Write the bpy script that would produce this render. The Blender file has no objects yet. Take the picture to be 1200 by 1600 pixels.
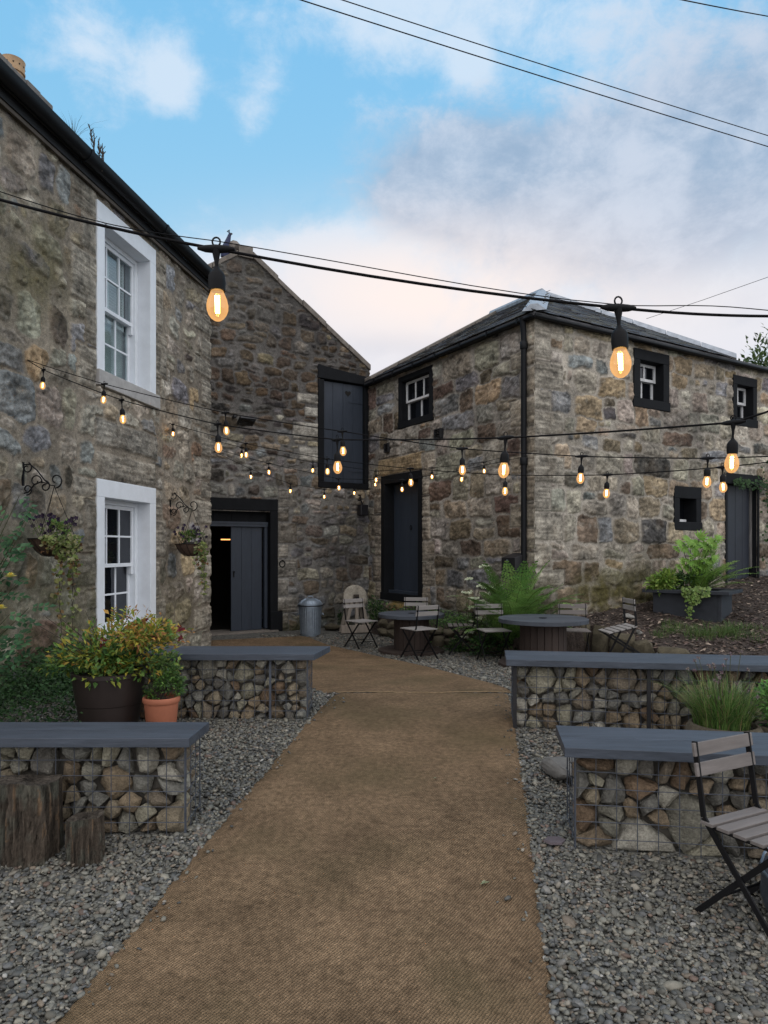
import bpy, bmesh, math, random
import numpy as np
from mathutils import Vector, Matrix, Quaternion
R = math.radians
random.seed(11)
rng = np.random.default_rng(11)
sc = bpy.context.scene
COL = sc.collection

# ------------------------------------------------------------------ camera numbers
F, CX, HZ, H = 1100.0, 600.0, 857.0, 1.55      # focal length in photo pixels, principal column, horizon row, eye height


def PT(px, py, Y):
    return Vector(((px - CX) / F * Y, Y, H + (HZ - py) / F * Y))


GK = [(-60, -.3), (0, -.24), (2.4, -.10), (3.0, -.03), (3.7, .05), (4.6, .13), (5.5, .195), (6.35, .225), (7.4, .16), (9.8, .02),
      (11.5, 0), (400, 0)]
GKX = np.array([k[0] for k in GK]); GKY = np.array([k[1] for k in GK])


def g(Y):
    """ground height along the depth of the courtyard: a low crest where the matting ends"""
    Y = np.asarray(Y, float)
    out = 0
    for o, w in ((-.5, .15), (-.25, .2), (0, .3), (.25, .2), (.5, .15)):
        out = out + w * np.interp(Y + o, GKX, GKY)
    return out


def gf(Y):
    return float(g(Y))


def hit(px, py):
    """where the line of sight through a photo point meets the ground"""
    lo, hi = 1.0, 60.0
    for _ in range(60):
        m = .5 * (lo + hi)
        z = H + (HZ - py) / F * m
        if z > gf(m): lo = m
        else: hi = m
    return Vector(((px - CX) / F * lo, lo, gf(lo)))


# ------------------------------------------------------------------ numpy noise
_T = rng.random((256, 256))


def vnoise(x, y, seed=0):
    x = np.asarray(x, float) + seed * 17.31; y = np.asarray(y, float) + seed * 9.77
    xi = np.floor(x).astype(int); yi = np.floor(y).astype(int)
    fx = x - xi; fy = y - yi
    fx = fx * fx * (3 - 2 * fx); fy = fy * fy * (3 - 2 * fy)
    a = _T[yi & 255, xi & 255]; b = _T[yi & 255, (xi + 1) & 255]
    c = _T[(yi + 1) & 255, xi & 255]; d = _T[(yi + 1) & 255, (xi + 1) & 255]
    return (a * (1 - fx) + b * fx) * (1 - fy) + (c * (1 - fx) + d * fx) * fy


def fbm(x, y, seed=0, octv=4):
    s = 0; a = .5; t = 0
    for i in range(octv):
        s = s + a * vnoise(x * 2 ** i, y * 2 ** i, seed + i * 3); t += a; a *= .5
    return s / t - .5


def sstep(a, b, x):
    t = np.clip((x - a) / (b - a), 0, 1)
    return t * t * (3 - 2 * t)


# ------------------------------------------------------------------ mesh builder
class MB:
    def __init__(self):
        self.v = []; self.f = []; self.c = []; self.usec = False

    def add(self, V, Fc, col=None):
        n = len(self.v)
        self.v.extend([tuple(p) for p in V])
        self.f.extend([tuple(i + n for i in f) for f in Fc])
        if col is not None:
            self.usec = True
        cc = (1, 1, 1) if col is None else col
        if len(cc) and not hasattr(cc[0], '__len__'):
            self.c.extend([tuple(cc)] * len(V))
        else:
            self.c.extend([tuple(k) for k in cc])
        return self

    def hexa(self, p, col=None):      # 8 corners: bottom 4 then top 4, same winding
        return self.add(p, [(0, 3, 2, 1), (4, 5, 6, 7), (0, 1, 5, 4), (1, 2, 6, 5), (2, 3, 7, 6), (3, 0, 4, 7)], col)

    def box(self, c, s, rz=0, M=None, col=None):
        x, y, z = s[0] / 2, s[1] / 2, s[2] / 2
        pts = [(-x, -y, -z), (x, -y, -z), (x, y, -z), (-x, y, -z), (-x, -y, z), (x, -y, z), (x, y, z), (-x, y, z)]
        M_ = M if M is not None else Matrix.Rotation(rz, 3, 'Z')
        return self.hexa([Vector(c) + M_ @ Vector(p) for p in pts], col)

    def bar(self, a, b, w, t, up=(0, 0, 1), col=None):    # rectangular bar from a to b
        a = Vector(a); b = Vector(b); d = (b - a).normalized(); up = Vector(up)
        sx = d.cross(up)
        if sx.length < 1e-4: sx = d.cross(Vector((1, 0, 0)))
        sx.normalize(); sy = sx.cross(d).normalized()
        sx = sx * w / 2; sy = sy * t / 2
        return self.hexa([a - sx - sy, a + sx - sy, a + sx + sy, a - sx + sy, b - sx - sy, b + sx - sy, b + sx + sy, b - sx + sy], col)

    def tube(self, pts, r, n=6, col=None, cap=True):
        pts = [Vector(p) for p in pts]
        if not hasattr(r, '__len__'): r = [r] * len(pts)
        V = []; Fc = []
        prev = None
        for i, p in enumerate(pts):
            t = (pts[min(i + 1, len(pts) - 1)] - pts[max(i - 1, 0)])
            if t.length < 1e-9: t = Vector((0, 0, 1))
            t.normalize()
            if prev is None:
                a = t.cross(Vector((0, 0, 1)))
                if a.length < .05: a = t.cross(Vector((1, 0, 0)))
            else:
                a = prev - t * prev.dot(t)
            a.normalize(); prev = a
            b = t.cross(a)
            for k in range(n):
                an = 2 * math.pi * k / n
                V.append(p + (a * math.cos(an) + b * math.sin(an)) * r[i])
        for i in range(len(pts) - 1):
            for k in range(n):
                k2 = (k + 1) % n
                Fc.append((i * n + k, i * n + k2, (i + 1) * n + k2, (i + 1) * n + k))
        if cap:
            Fc.append(tuple(range(n - 1, -1, -1))); m = (len(pts) - 1) * n
            Fc.append(tuple(m + k for k in range(n)))
        return self.add(V, Fc, col)

    def lathe(self, prof, c=(0, 0, 0), n=24, M=None, col=None, wob=0):
        V = []; Fc = []
        c = Vector(c)
        for j, (r, z) in enumerate(prof):
            for k in range(n):
                an = 2 * math.pi * k / n
                rr = r * (1 + (wob * math.sin(3 * an + j) if wob else 0))
                p = Vector((rr * math.cos(an), rr * math.sin(an), z))
                if M is not None: p = M @ p
                V.append(c + p)
        for j in range(len(prof) - 1):
            for k in range(n):
                k2 = (k + 1) % n
                Fc.append((j * n + k, j * n + k2, (j + 1) * n + k2, (j + 1) * n + k))
        if prof[0][0] > 1e-4: Fc.append(tuple(range(n - 1, -1, -1)))
        if prof[-1][0] > 1e-4:
            m = (len(prof) - 1) * n; Fc.append(tuple(m + k for k in range(n)))
        return self.add(V, Fc, col)

    def prism(self, poly, vec, col=None):
        n = len(poly); vec = Vector(vec)
        V = [Vector(p) for p in poly] + [Vector(p) + vec for p in poly]
        Fc = [tuple(range(n - 1, -1, -1)), tuple(range(n, 2 * n))]
        for i in range(n):
            j = (i + 1) % n
            Fc.append((i, j, n + j, n + i))
        return self.add(V, Fc, col)

    def leaf(self, p, d, nrm, L, W, col, fold=.25, droop=0.0):
        """one folded leaf blade: base p, direction d, facing nrm"""
        d = Vector(d).normalized(); nrm = Vector(nrm)
        s = d.cross(nrm)
        if s.length < 1e-3: s = d.cross(Vector((.3, .5, .8)))
        s.normalize(); up = s.cross(d).normalized()
        p = Vector(p); m = p + d * L * .45; t = p + d * L - up * droop * L
        V = [p, m + s * W / 2 + up * fold * W, t, m - s * W / 2 + up * fold * W, m]
        return self.add(V, [(0, 4, 1), (1, 4, 2), (0, 3, 4), (3, 2, 4)], col)


def root_loc(o):
    l = Vector((0, 0, 0))
    while o is not None:
        l = l + Vector(o.location); o = o.parent
    return l


def np_mesh(name, V, Q, C=None, smooth=True):
    me = bpy.data.meshes.new(name)
    V = np.asarray(V, np.float32); Q = np.asarray(Q, np.int32)
    k = Q.shape[1]
    me.vertices.add(len(V)); me.vertices.foreach_set('co', V.ravel())
    me.loops.add(Q.size); me.loops.foreach_set('vertex_index', Q.ravel())
    me.polygons.add(len(Q)); me.polygons.foreach_set('loop_start', np.arange(0, Q.size, k, dtype=np.int32))
    me.polygons.foreach_set('use_smooth', np.full(len(Q), smooth, dtype=bool))
    if C is not None:
        at = me.color_attributes.new('Col', 'FLOAT_COLOR', 'POINT')
        cc = np.ones((len(V), 4), np.float32); cc[:, :3] = C
        at.data.foreach_set('color', cc.ravel())
    me.update(); me.validate()
    return me


def obj(name, mb, m, parent=None, local=False, smooth=None, bevel=0, recenter=True):
    """link one mesh object; builder coordinates are world coordinates unless local"""
    if isinstance(mb, MB):
        me = bpy.data.meshes.new(name)
        me.from_pydata([tuple(v) for v in mb.v], [], mb.f)
        if mb.usec:
            at = me.color_attributes.new('Col', 'FLOAT_COLOR', 'POINT')
            cc = np.ones((len(mb.v), 4), np.float32); cc[:, :3] = np.array(mb.c)
            at.data.foreach_set('color', cc.ravel())
        me.update()
        bm = bmesh.new(); bm.from_mesh(me)
        if not mb.usec: bmesh.ops.recalc_face_normals(bm, faces=bm.faces)
        if bevel:
            es = [e for e in bm.edges if len(e.link_faces) == 2 and e.calc_face_angle(0) > .6]
            bmesh.ops.bevel(bm, geom=es, offset=bevel, segments=2, affect='EDGES', profile=.6, clamp_overlap=True)
        bm.to_mesh(me); bm.free()
        if smooth is not None:
            me.polygons.foreach_set('use_smooth', [True] * len(me.polygons))
            me.set_sharp_from_angle(angle=R(smooth))
    else:
        me = mb
    if m is not None: me.materials.append(m)
    o = bpy.data.objects.new(name, me); COL.objects.link(o)
    if parent is not None:
        o.parent = parent
        if not local:
            me.transform(Matrix.Translation(-root_loc(parent)))
    elif recenter and len(me.vertices) and not local:
        co = np.empty(len(me.vertices) * 3, np.float32); me.vertices.foreach_get('co', co); co = co.reshape(-1, 3)
        c = Vector((float((co[:, 0].min() + co[:, 0].max()) / 2), float((co[:, 1].min() + co[:, 1].max()) / 2), float(co[:, 2].min())))
        me.transform(Matrix.Translation(-c)); o.location = c
    return o


def thing(name, label, cat, loc=(0, 0, 0), rz=0, group=None):
    o = bpy.data.objects.new(name, None); COL.objects.link(o)
    o.empty_display_size = .1
    o.location = loc; o.rotation_euler = (0, 0, rz)
    return tag(o, label, cat, group)


def tag(o, label, cat, group=None, kind=None):
    if label: o['label'] = label
    if cat: o['category'] = cat
    if group: o['group'] = group
    if kind: o['kind'] = kind
    return o


def struct(o, kind='structure'):
    o['kind'] = kind
    return o


def copy_tree(o, parent=None):
    c = o.copy(); COL.objects.link(c)
    c.parent = parent
    for ch in [k for k in bpy.data.objects if k.parent == o]:
        copy_tree(ch, c)
    return c


# ------------------------------------------------------------------ materials
def mat(name, col=(.5, .5, .5), rough=.8, var=.2, vs=8.0, bump=0.0, bs=40.0, attr=False, metal=0.0, spec=.4, stretch=None, ramp=None,
        trans=0.0, coat=0.0, var2=0.0, vs2=60.0, emit=None, estr=0.0, bd=.01):
    m = bpy.data.materials.new(name); m.use_nodes = True
    nt = m.node_tree; N = nt.nodes; L = nt.links
    b = N['Principled BSDF']
    b.inputs['Roughness'].default_value = rough
    b.inputs['Metallic'].default_value = metal
    b.inputs['Specular IOR Level'].default_value = spec
    if coat: b.inputs['Coat Weight'].default_value = coat
    tc = N.new('ShaderNodeTexCoord'); mp = N.new('ShaderNodeMapping')
    L.new(tc.outputs['Object'], mp.inputs['Vector'])
    if stretch: mp.inputs['Scale'].default_value = stretch
    if attr:
        a = N.new('ShaderNodeAttribute'); a.attribute_name = 'Col'; src = a.outputs['Color']
    elif ramp:
        oi = N.new('ShaderNodeObjectInfo'); rp = N.new('ShaderNodeValToRGB')
        rp.color_ramp.interpolation = 'CONSTANT'
        els = rp.color_ramp.elements
        while len(els) < len(ramp): els.new(.5)
        for i, c in enumerate(ramp):
            els[i].position = i / len(ramp); els[i].color = (*c, 1)
        L.new(oi.outputs['Random'], rp.inputs['Fac']); src = rp.outputs['Color']
    else:
        rgb = N.new('ShaderNodeRGB'); rgb.outputs[0].default_value = (*col, 1); src = rgb.outputs[0]

    def vary(src, amt, scale, det=5):
        n = N.new('ShaderNodeTexNoise'); n.inputs['Scale'].default_value = scale; n.inputs['Detail'].default_value = det
        n.inputs['Roughness'].default_value = .65
        L.new(mp.outputs[0], n.inputs['Vector'])
        mr = N.new('ShaderNodeMapRange'); mr.inputs['From Min'].default_value = .28; mr.inputs['From Max'].default_value = .72
        mr.inputs['To Min'].default_value = 1 - amt; mr.inputs['To Max'].default_value = 1 + amt
        L.new(n.outputs['Fac'], mr.inputs['Value'])
        mx = N.new('ShaderNodeVectorMath'); mx.operation = 'SCALE'
        L.new(src, mx.inputs[0]); L.new(mr.outputs[0], mx.inputs['Scale'])
        return mx.outputs[0]
    if var: src = vary(src, var, vs)
    if var2: src = vary(src, var2, vs2)
    L.new(src, b.inputs['Base Color'])
    if bump:
        n = N.new('ShaderNodeTexNoise'); n.inputs['Scale'].default_value = bs; n.inputs['Detail'].default_value = 6
        n.inputs['Roughness'].default_value = .7
        L.new(mp.outputs[0], n.inputs['Vector'])
        bp = N.new('ShaderNodeBump'); bp.inputs['Strength'].default_value = bump; bp.inputs['Distance'].default_value = bd
        L.new(n.outputs['Fac'], bp.inputs['Height']); L.new(bp.outputs[0], b.inputs['Normal'])
    if emit:
        b.inputs['Emission Color'].default_value = (*emit, 1); b.inputs['Emission Strength'].default_value = estr
    if trans:
        t = N.new('ShaderNodeBsdfTranslucent'); L.new(src, t.inputs['Color'])
        mx = N.new('ShaderNodeMixShader'); mx.inputs[0].default_value = trans
        L.new(b.outputs[0], mx.inputs[1]); L.new(t.outputs[0], mx.inputs[2])
        L.new(mx.outputs[0], N['Material Output'].inputs['Surface'])
    return m


M = {}
M['wall'] = mat('stone_masonry', attr=True, rough=.92, var=.24, vs=22, bump=.9, bs=60, var2=.36, vs2=115, spec=.2, bd=.018)
M['black'] = mat('black_paint', (.009, .010, .012), rough=.75, var=.25, vs=5, bump=.3, bs=30, spec=.15)
M['door'] = mat('slate_blue_paint', (.032, .042, .060), rough=.5, var=.16, vs=3, bump=.12, bs=60, stretch=(1, 1, .15), var2=.12, vs2=30)
M['bench'] = mat('blue_grey_bench_paint', (.048, .058, .076), rough=.5, var=.3, vs=6, bump=.35, bs=60, stretch=(.12, 1, 1), var2=.28, vs2=34)
M['white'] = mat('white_paint', (.74, .78, .83), rough=.5, var=.06, vs=6, bump=.1, bs=40)
M['whiteworn'] = mat('worn_white_paint', (.60, .61, .62), rough=.6, var=.18, vs=14, bump=.1, bs=40)
M['sill'] = mat('sill_stone', (.38, .37, .36), rough=.8, var=.2, vs=9, bump=.2, bs=50)
M['slate'] = mat('roof_slate', attr=True, rough=.6, var=.25, vs=9, bump=.25, bs=50, spec=.4)
M['lead'] = mat('lead_flashing', (.30, .33, .37), rough=.5, var=.3, vs=8, metal=.35, bump=.2, bs=14)
M['coping'] = mat('coping_stone', (.17, .15, .13), rough=.9, var=.3, vs=9, bump=.5, bs=40, var2=.2, vs2=90)
M['gutter'] = mat('black_gutter', (.007, .008, .010), rough=.5, var=.2, vs=6, spec=.2)
M['fascia'] = mat('dark_fascia', (.016, .016, .018), rough=.7, var=.3, vs=6)
M['iron'] = mat('black_iron', (.006, .006, .007), rough=.6, var=.2, vs=10, spec=.2)
M['wire'] = mat('galvanised_wire', (.075, .085, .105), rough=.55, var=.25, vs=12, metal=.3)
M['rock'] = mat('gabion_rock', rough=.85, var=.38, vs=11, bump=1.0, bs=32, var2=.38, vs2=75, spec=.3, bd=.03,
                ramp=[(.21, .20, .16), (.30, .28, .21), (.20, .155, .105), (.15, .14, .12), (.36, .34, .28), (.25, .195, .13), (.21, .175, .13),
                      (.24, .235, .205), (.28, .235, .165), (.18, .125, .08), (.175, .17, .15), (.36, .34, .285)])
M['core'] = mat('gabion_core', (.085, .077, .065), rough=.95, var=.4, vs=14, bump=.9, bs=18)
M['coir'] = None
M['slatwood'] = mat('weathered_slat_wood', (.25, .235, .225), rough=.75, var=.22, vs=14, bump=.2, bs=60, stretch=(.15, 1, 1))
M['slatdark'] = mat('brown_slat_wood', (.155, .138, .130), rough=.7, var=.25, vs=14, bump=.2, bs=60, stretch=(.15, 1, 1))
M['spooltop'] = mat('slate_painted_tabletop', (.055, .064, .080), rough=.62, var=.28, vs=7, bump=.25, bs=40, stretch=(.2, 1, 1))
M['spooldrum'] = mat('spool_drum_wood', (.044, .031, .026), rough=.8, var=.3, vs=10, bump=.3, bs=40, stretch=(1, 1, .15))
M['zinc'] = mat('galvanised_zinc', (.30, .36, .43), rough=.42, var=.22, vs=9, metal=.75, var2=.1, vs2=40)
M['terracotta'] = mat('terracotta', (.38, .135, .075), rough=.75, var=.12, vs=9, bump=.1, bs=60)
M['brownpot'] = mat('dark_brown_pot', (.030, .022, .020), rough=.45, var=.2, vs=6)
M['soil'] = mat('potting_soil', (.02, .016, .012), rough=1, var=.4, vs=40, bump=1, bs=60)
M['leaf'] = mat('leaves', attr=True, rough=.5, var=.1, vs=30, trans=.25, spec=.3)
M['petal'] = mat('petals', attr=True, rough=.7, var=.1, vs=30, trans=.2)
M['stem'] = mat('plant_stems', (.05, .055, .022), rough=.8, var=.3, vs=20)
M['twig'] = mat('dry_twigs', (.05, .040, .032), rough=.9, var=.3, vs=20)
M['log'] = mat('old_log_wood', attr=True, rough=.92, var=.5, vs=26, bump=1.0, bs=55, stretch=(1, 1, .12), bd=.04, spec=.2, var2=.4, vs2=90)
M['oldwood'] = mat('grey_old_wood', (.25, .215, .18), rough=.85, var=.3, vs=12, bump=.4, bs=30, stretch=(1, 1, .2))
M['millstone'] = mat('grindstone', (.34, .31, .255), rough=.9, var=.35, vs=9, bump=.6, bs=50, var2=.25, vs2=50)
M['palestone'] = mat('pale_grey_stone', (.20, .195, .18), rough=.88, var=.25, vs=7, bump=.6, bs=26, var2=.15, vs2=80)
M['potstone'] = mat('carved_stone_pot', (.125, .105, .075), rough=.9, var=.3, vs=10, bump=.9, bs=30, var2=.2, vs2=60, bd=.03)
M['coirliner'] = mat('coir_basket_liner', (.085, .052, .038), rough=.95, var=.35, vs=20, bump=.8, bs=60)
M['soilbed'] = mat('mulch_soil', (.052, .039, .032), rough=1, var=.45, vs=9, bump=1, bs=22, var2=.4, vs2=45, bd=.04)
M['chip'] = mat('bark_chips', attr=True, rough=.95, var=.2, vs=20)
M['pebble'] = mat('pebbles', attr=True, rough=.55, var=.22, vs=60, spec=.4)
M['bracket'] = M['iron']
M['planter'] = mat('dark_planter_paint', (.022, .026, .034), rough=.62, var=.25, vs=7, bump=.2, bs=40)
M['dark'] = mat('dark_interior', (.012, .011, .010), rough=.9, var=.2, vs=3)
M['cable'] = mat('black_rubber_cable', (.005, .005, .006), rough=.75, var=.1, spec=.12)
M['socket'] = mat('black_lamp_socket', (.006, .006, .007), rough=.6, var=.1, spec=.15)
M['filament'] = mat('glowing_filament', (1, .6, .2), var=0, emit=(1.0, .60, .17), estr=80)
M['potclay'] = mat('chimney_pot_clay', (.44, .30, .18), rough=.85, var=.2, vs=8, bump=.2, bs=30)
M['chimney'] = mat('chimney_render', (.16, .15, .14), rough=.92, var=.3, vs=5, bump=.5, bs=25, var2=.2, vs2=50)
M['box'] = mat('black_plastic_box', (.012, .012, .015), rough=.4, var=.15)
M['peafowl'] = mat('peafowl_feathers', attr=True, rough=.45, var=.15, vs=30)
M['roofplain'] = mat('slate_plain', (.060, .060, .066), rough=.65, var=.35, vs=6, bump=.4, bs=20)
M['curtain'] = mat('white_shutter_paint', (.85, .86, .86), rough=.6, var=.05)
M['lampstrip'] = mat('warm_lamp', (1, .5, .2), var=0, emit=(1, .42, .12), estr=2.2)


def glass_mat(name, tint=(.75, .8, .8), fac=.04, dark=None):
    m = bpy.data.materials.new(name); m.use_nodes = True
    nt = m.node_tree; N = nt.nodes; L = nt.links
    N.remove(N['Principled BSDF'])
    if dark:
        t = N.new('ShaderNodeBsdfDiffuse'); t.inputs['Color'].default_value = (*dark, 1)
    else:
        t = N.new('ShaderNodeBsdfTransparent'); t.inputs['Color'].default_value = (*tint, 1)
    gl = N.new('ShaderNodeBsdfGlossy'); gl.inputs['Roughness'].default_value = .04
    gl.inputs['Color'].default_value = (.9, .93, 1, 1)
    fr = N.new('ShaderNodeLayerWeight'); fr.inputs['Blend'].default_value = .5
    pw = N.new('ShaderNodeMath'); pw.operation = 'POWER'; pw.inputs[1].default_value = 4; L.new(fr.outputs['Facing'], pw.inputs[0])
    # old hand-made panes: a slow waviness
    tc = N.new('ShaderNodeTexCoord'); n = N.new('ShaderNodeTexNoise'); n.inputs['Scale'].default_value = 4
    L.new(tc.outputs['Object'], n.inputs['Vector'])
    bp = N.new('ShaderNodeBump'); bp.inputs['Strength'].default_value = .08; bp.inputs['Distance'].default_value = .02
    L.new(n.outputs['Fac'], bp.inputs['Height']); L.new(bp.outputs[0], gl.inputs['Normal'])
    mth = N.new('ShaderNodeMath'); mth.operation = 'MULTIPLY_ADD'; mth.inputs[1].default_value = .9; mth.inputs[2].default_value = fac
    L.new(pw.outputs[0], mth.inputs[0])
    mx = N.new('ShaderNodeMixShader'); L.new(mth.outputs[0], mx.inputs[0]); L.new(t.outputs[0], mx.inputs[1]); L.new(gl.outputs[0], mx.inputs[2])
    L.new(mx.outputs[0], N['Material Output'].inputs['Surface'])
    return m


M['pane'] = glass_mat('window_glass')
M['panedark'] = glass_mat('dark_window_glass', dark=(.006, .007, .009), fac=.04)


def bulb_glass():
    m = bpy.data.materials.new('amber_bulb_glass'); m.use_nodes = True
    nt = m.node_tree; N = nt.nodes; L = nt.links
    N.remove(N['Principled BSDF'])
    t = N.new('ShaderNodeBsdfTransparent'); t.inputs['Color'].default_value = (1, .90, .74, 1)
    e = N.new('ShaderNodeEmission'); e.inputs['Color'].default_value = (1, .52, .19, 1); e.inputs['Strength'].default_value = 1.15
    lw = N.new('ShaderNodeLayerWeight'); lw.inputs['Blend'].default_value = .45
    gl = N.new('ShaderNodeBsdfGlossy'); gl.inputs['Roughness'].default_value = .03
    a = N.new('ShaderNodeMixShader'); L.new(lw.outputs['Facing'], a.inputs[0]); a.inputs[0].default_value = .3
    mr = N.new('ShaderNodeMapRange'); mr.inputs['To Min'].default_value = .42; mr.inputs['To Max'].default_value = .66
    L.new(lw.outputs['Facing'], mr.inputs['Value']); L.new(mr.outputs[0], a.inputs[0])
    L.new(t.outputs[0], a.inputs[1]); L.new(e.outputs[0], a.inputs[2])
    b = N.new('ShaderNodeMixShader'); b.inputs[0].default_value = .05
    L.new(a.outputs[0], b.inputs[1]); L.new(gl.outputs[0], b.inputs[2])
    L.new(b.outputs[0], N['Material Output'].inputs['Surface'])
    return m


M['bulb'] = bulb_glass()


def coir_mat():
    m = mat('coir_matting', (.245, .168, .102), rough=.95, var=.30, vs=2.4, var2=.42, vs2=30, spec=.1)
    nt = m.node_tree; N = nt.nodes; L = nt.links
    b = N['Principled BSDF']
    tc = [n for n in N if n.type == 'TEX_COORD'][0]
    mp = N.new('ShaderNodeMapping'); mp.inputs['Rotation'].default_value = (0, 0, R(36)); mp.inputs['Scale'].default_value = (1, 1, 1)
    L.new(tc.outputs['Object'], mp.inputs['Vector'])
    w = N.new('ShaderNodeTexWave'); w.inputs['Scale'].default_value = 27; w.inputs['Distortion'].default_value = 3.0
    w.inputs['Detail'].default_value = 3; w.inputs['Detail Scale'].default_value = 2.5
    L.new(mp.outputs[0], w.inputs['Vector'])
    mp2 = N.new('ShaderNodeMapping'); mp2.inputs['Rotation'].default_value = (0, 0, R(-54))
    L.new(tc.outputs['Object'], mp2.inputs['Vector'])
    w2 = N.new('ShaderNodeTexWave'); w2.inputs['Scale'].default_value = 33; w2.inputs['Distortion'].default_value = 4
    w2.inputs['Detail'].default_value = 2
    L.new(mp2.outputs[0], w2.inputs['Vector'])
    nz = N.new('ShaderNodeTexNoise'); nz.inputs['Scale'].default_value = 150; nz.inputs['Detail'].default_value = 3
    L.new(tc.outputs['Object'], nz.inputs['Vector'])
    ad = N.new('ShaderNodeMath'); ad.operation = 'MULTIPLY_ADD'; ad.inputs[1].default_value = .45
    L.new(w2.outputs['Fac'], ad.inputs[0]); L.new(w.outputs['Fac'], ad.inputs[2])
    ad2 = N.new('ShaderNodeMath'); ad2.operation = 'MULTIPLY_ADD'; ad2.inputs[1].default_value = 1.3
    L.new(nz.outputs['Fac'], ad2.inputs[0]); L.new(ad.outputs[0], ad2.inputs[2])
    bp = N.new('ShaderNodeBump'); bp.inputs['Strength'].default_value = .9; bp.inputs['Distance'].default_value = .012
    L.new(ad2.outputs[0], bp.inputs['Height']); L.new(bp.outputs[0], b.inputs['Normal'])
    src = b.inputs['Base Color'].links[0].from_socket
    mr = N.new('ShaderNodeMapRange'); mr.inputs['From Min'].default_value = .5; mr.inputs['From Max'].default_value = 1.9
    mr.inputs['To Min'].default_value = .66; mr.inputs['To Max'].default_value = 1.28
    L.new(ad2.outputs[0], mr.inputs['Value'])
    sc_ = N.new('ShaderNodeVectorMath'); sc_.operation = 'SCALE'
    L.new(src, sc_.inputs[0]); L.new(mr.outputs[0], sc_.inputs['Scale'])
    # damp, mossy, greener worn patches with a shape of their own
    n2 = N.new('ShaderNodeTexNoise'); n2.inputs['Scale'].default_value = 1.1; n2.inputs['Detail'].default_value = 5
    L.new(tc.outputs['Object'], n2.inputs['Vector'])
    m2 = N.new('ShaderNodeMapRange'); m2.inputs['From Min'].default_value = .5; m2.inputs['From Max'].default_value = .72
    m2.inputs['To Max'].default_value = .7
    L.new(n2.outputs['Fac'], m2.inputs['Value'])
    mix = N.new('ShaderNodeMix'); mix.data_type = 'RGBA'
    L.new(m2.outputs[0], mix.inputs[0]); L.new(sc_.outputs[0], mix.inputs[6]); mix.inputs[7].default_value = (.135, .110, .058, 1)
    L.new(mix.outputs[2], b.inputs['Base Color'])
    return m


M['coir'] = coir_mat()


def gravel_mat():
    m = mat('gravel_bed', (.13, .128, .115), rough=.85, var=.25, vs=1.2, spec=.3)
    nt = m.node_tree; N = nt.nodes; L = nt.links
    b = N['Principled BSDF']; tc = [n for n in N if n.type == 'TEX_COORD'][0]
    src = b.inputs['Base Color'].links[0].from_socket
    v = N.new('ShaderNodeTexVoronoi'); v.inputs['Scale'].default_value = 42
    L.new(tc.outputs['Object'], v.inputs['Vector'])
    hs = N.new('ShaderNodeSeparateColor'); L.new(v.outputs['Color'], hs.inputs[0])
    mr = N.new('ShaderNodeMapRange'); mr.inputs['To Min'].default_value = .4; mr.inputs['To Max'].default_value = 1.5
    L.new(hs.outputs[0], mr.inputs['Value'])
    s = N.new('ShaderNodeVectorMath'); s.operation = 'SCALE'
    L.new(src, s.inputs[0]); L.new(mr.outputs[0], s.inputs['Scale']); L.new(s.outputs[0], b.inputs['Base Color'])
    bp = N.new('ShaderNodeBump'); bp.inputs['Strength'].default_value = 1; bp.inputs['Distance'].default_value = .02; bp.invert = True
    L.new(v.outputs['Distance'], bp.inputs['Height']); L.new(bp.outputs[0], b.inputs['Normal'])
    return m


M['gravel'] = gravel_mat()


# ------------------------------------------------------------------ wall planes
class Wall:
    def __init__(self, O, u, n):
        self.O = Vector((O[0], O[1])); self.u = Vector(u).normalized(); self.n = Vector(n).normalized()

    def s(self, px, d=0):
        r = (px - CX) / F
        ox = self.O.x + self.n.x * d; oy = self.O.y + self.n.y * d
        return (r * oy - ox) / (self.u.x - r * self.u.y)

    def Y(self, px, d=0):
        return self.O.y + self.n.y * d + self.u.y * self.s(px, d)

    def z(self, px, py, d=0):
        return H + (HZ - py) / F * self.Y(px, d)

    def p(self, s, z, d=0):
        q = self.O + self.u * s + self.n * d
        return Vector((q.x, q.y, z))

    def box(self, mb, s0, s1, z0, z1, d0, d1, col=None):
        return mb.hexa([self.p(s0, z0, d0), self.p(s1, z0, d0), self.p(s1, z0, d1), self.p(s0, z0, d1),
                        self.p(s0, z1, d0), self.p(s1, z1, d0), self.p(s1, z1, d1), self.p(s0, z1, d1)], col)


def perp(u, towards):
    n = Vector((u[1], -u[0]))
    return n if n.dot(Vector(towards)) > 0 else -n


WL = Wall((-2.765, 11.14), (.1545, 1), (1, -.1545))              # house on the left; s grows away from the viewer
uG = Vector((1.618, 1)).normalized()
WG = Wall((-3.08, 12.54), uG, perp(uG, (0, -1)))                 # gable wall; s grows to the right
P_Q = WG.p(WG.s(577), 0)
uA = Vector((-.582, 1)).normalized()                             # left face of the barn, going away
tC = 4.867
P_C = Vector((P_Q.x - uA.x * tC, P_Q.y - uA.y * tC, 0))
WA = Wall((P_C.x, P_C.y), uA, perp(uA, (-1, -.3)))               # s grows away from the near corner
uB = uG
WB = Wall((P_C.x, P_C.y), uB, perp(uB, (0, -1)))                 # s grows to the right, away


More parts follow.
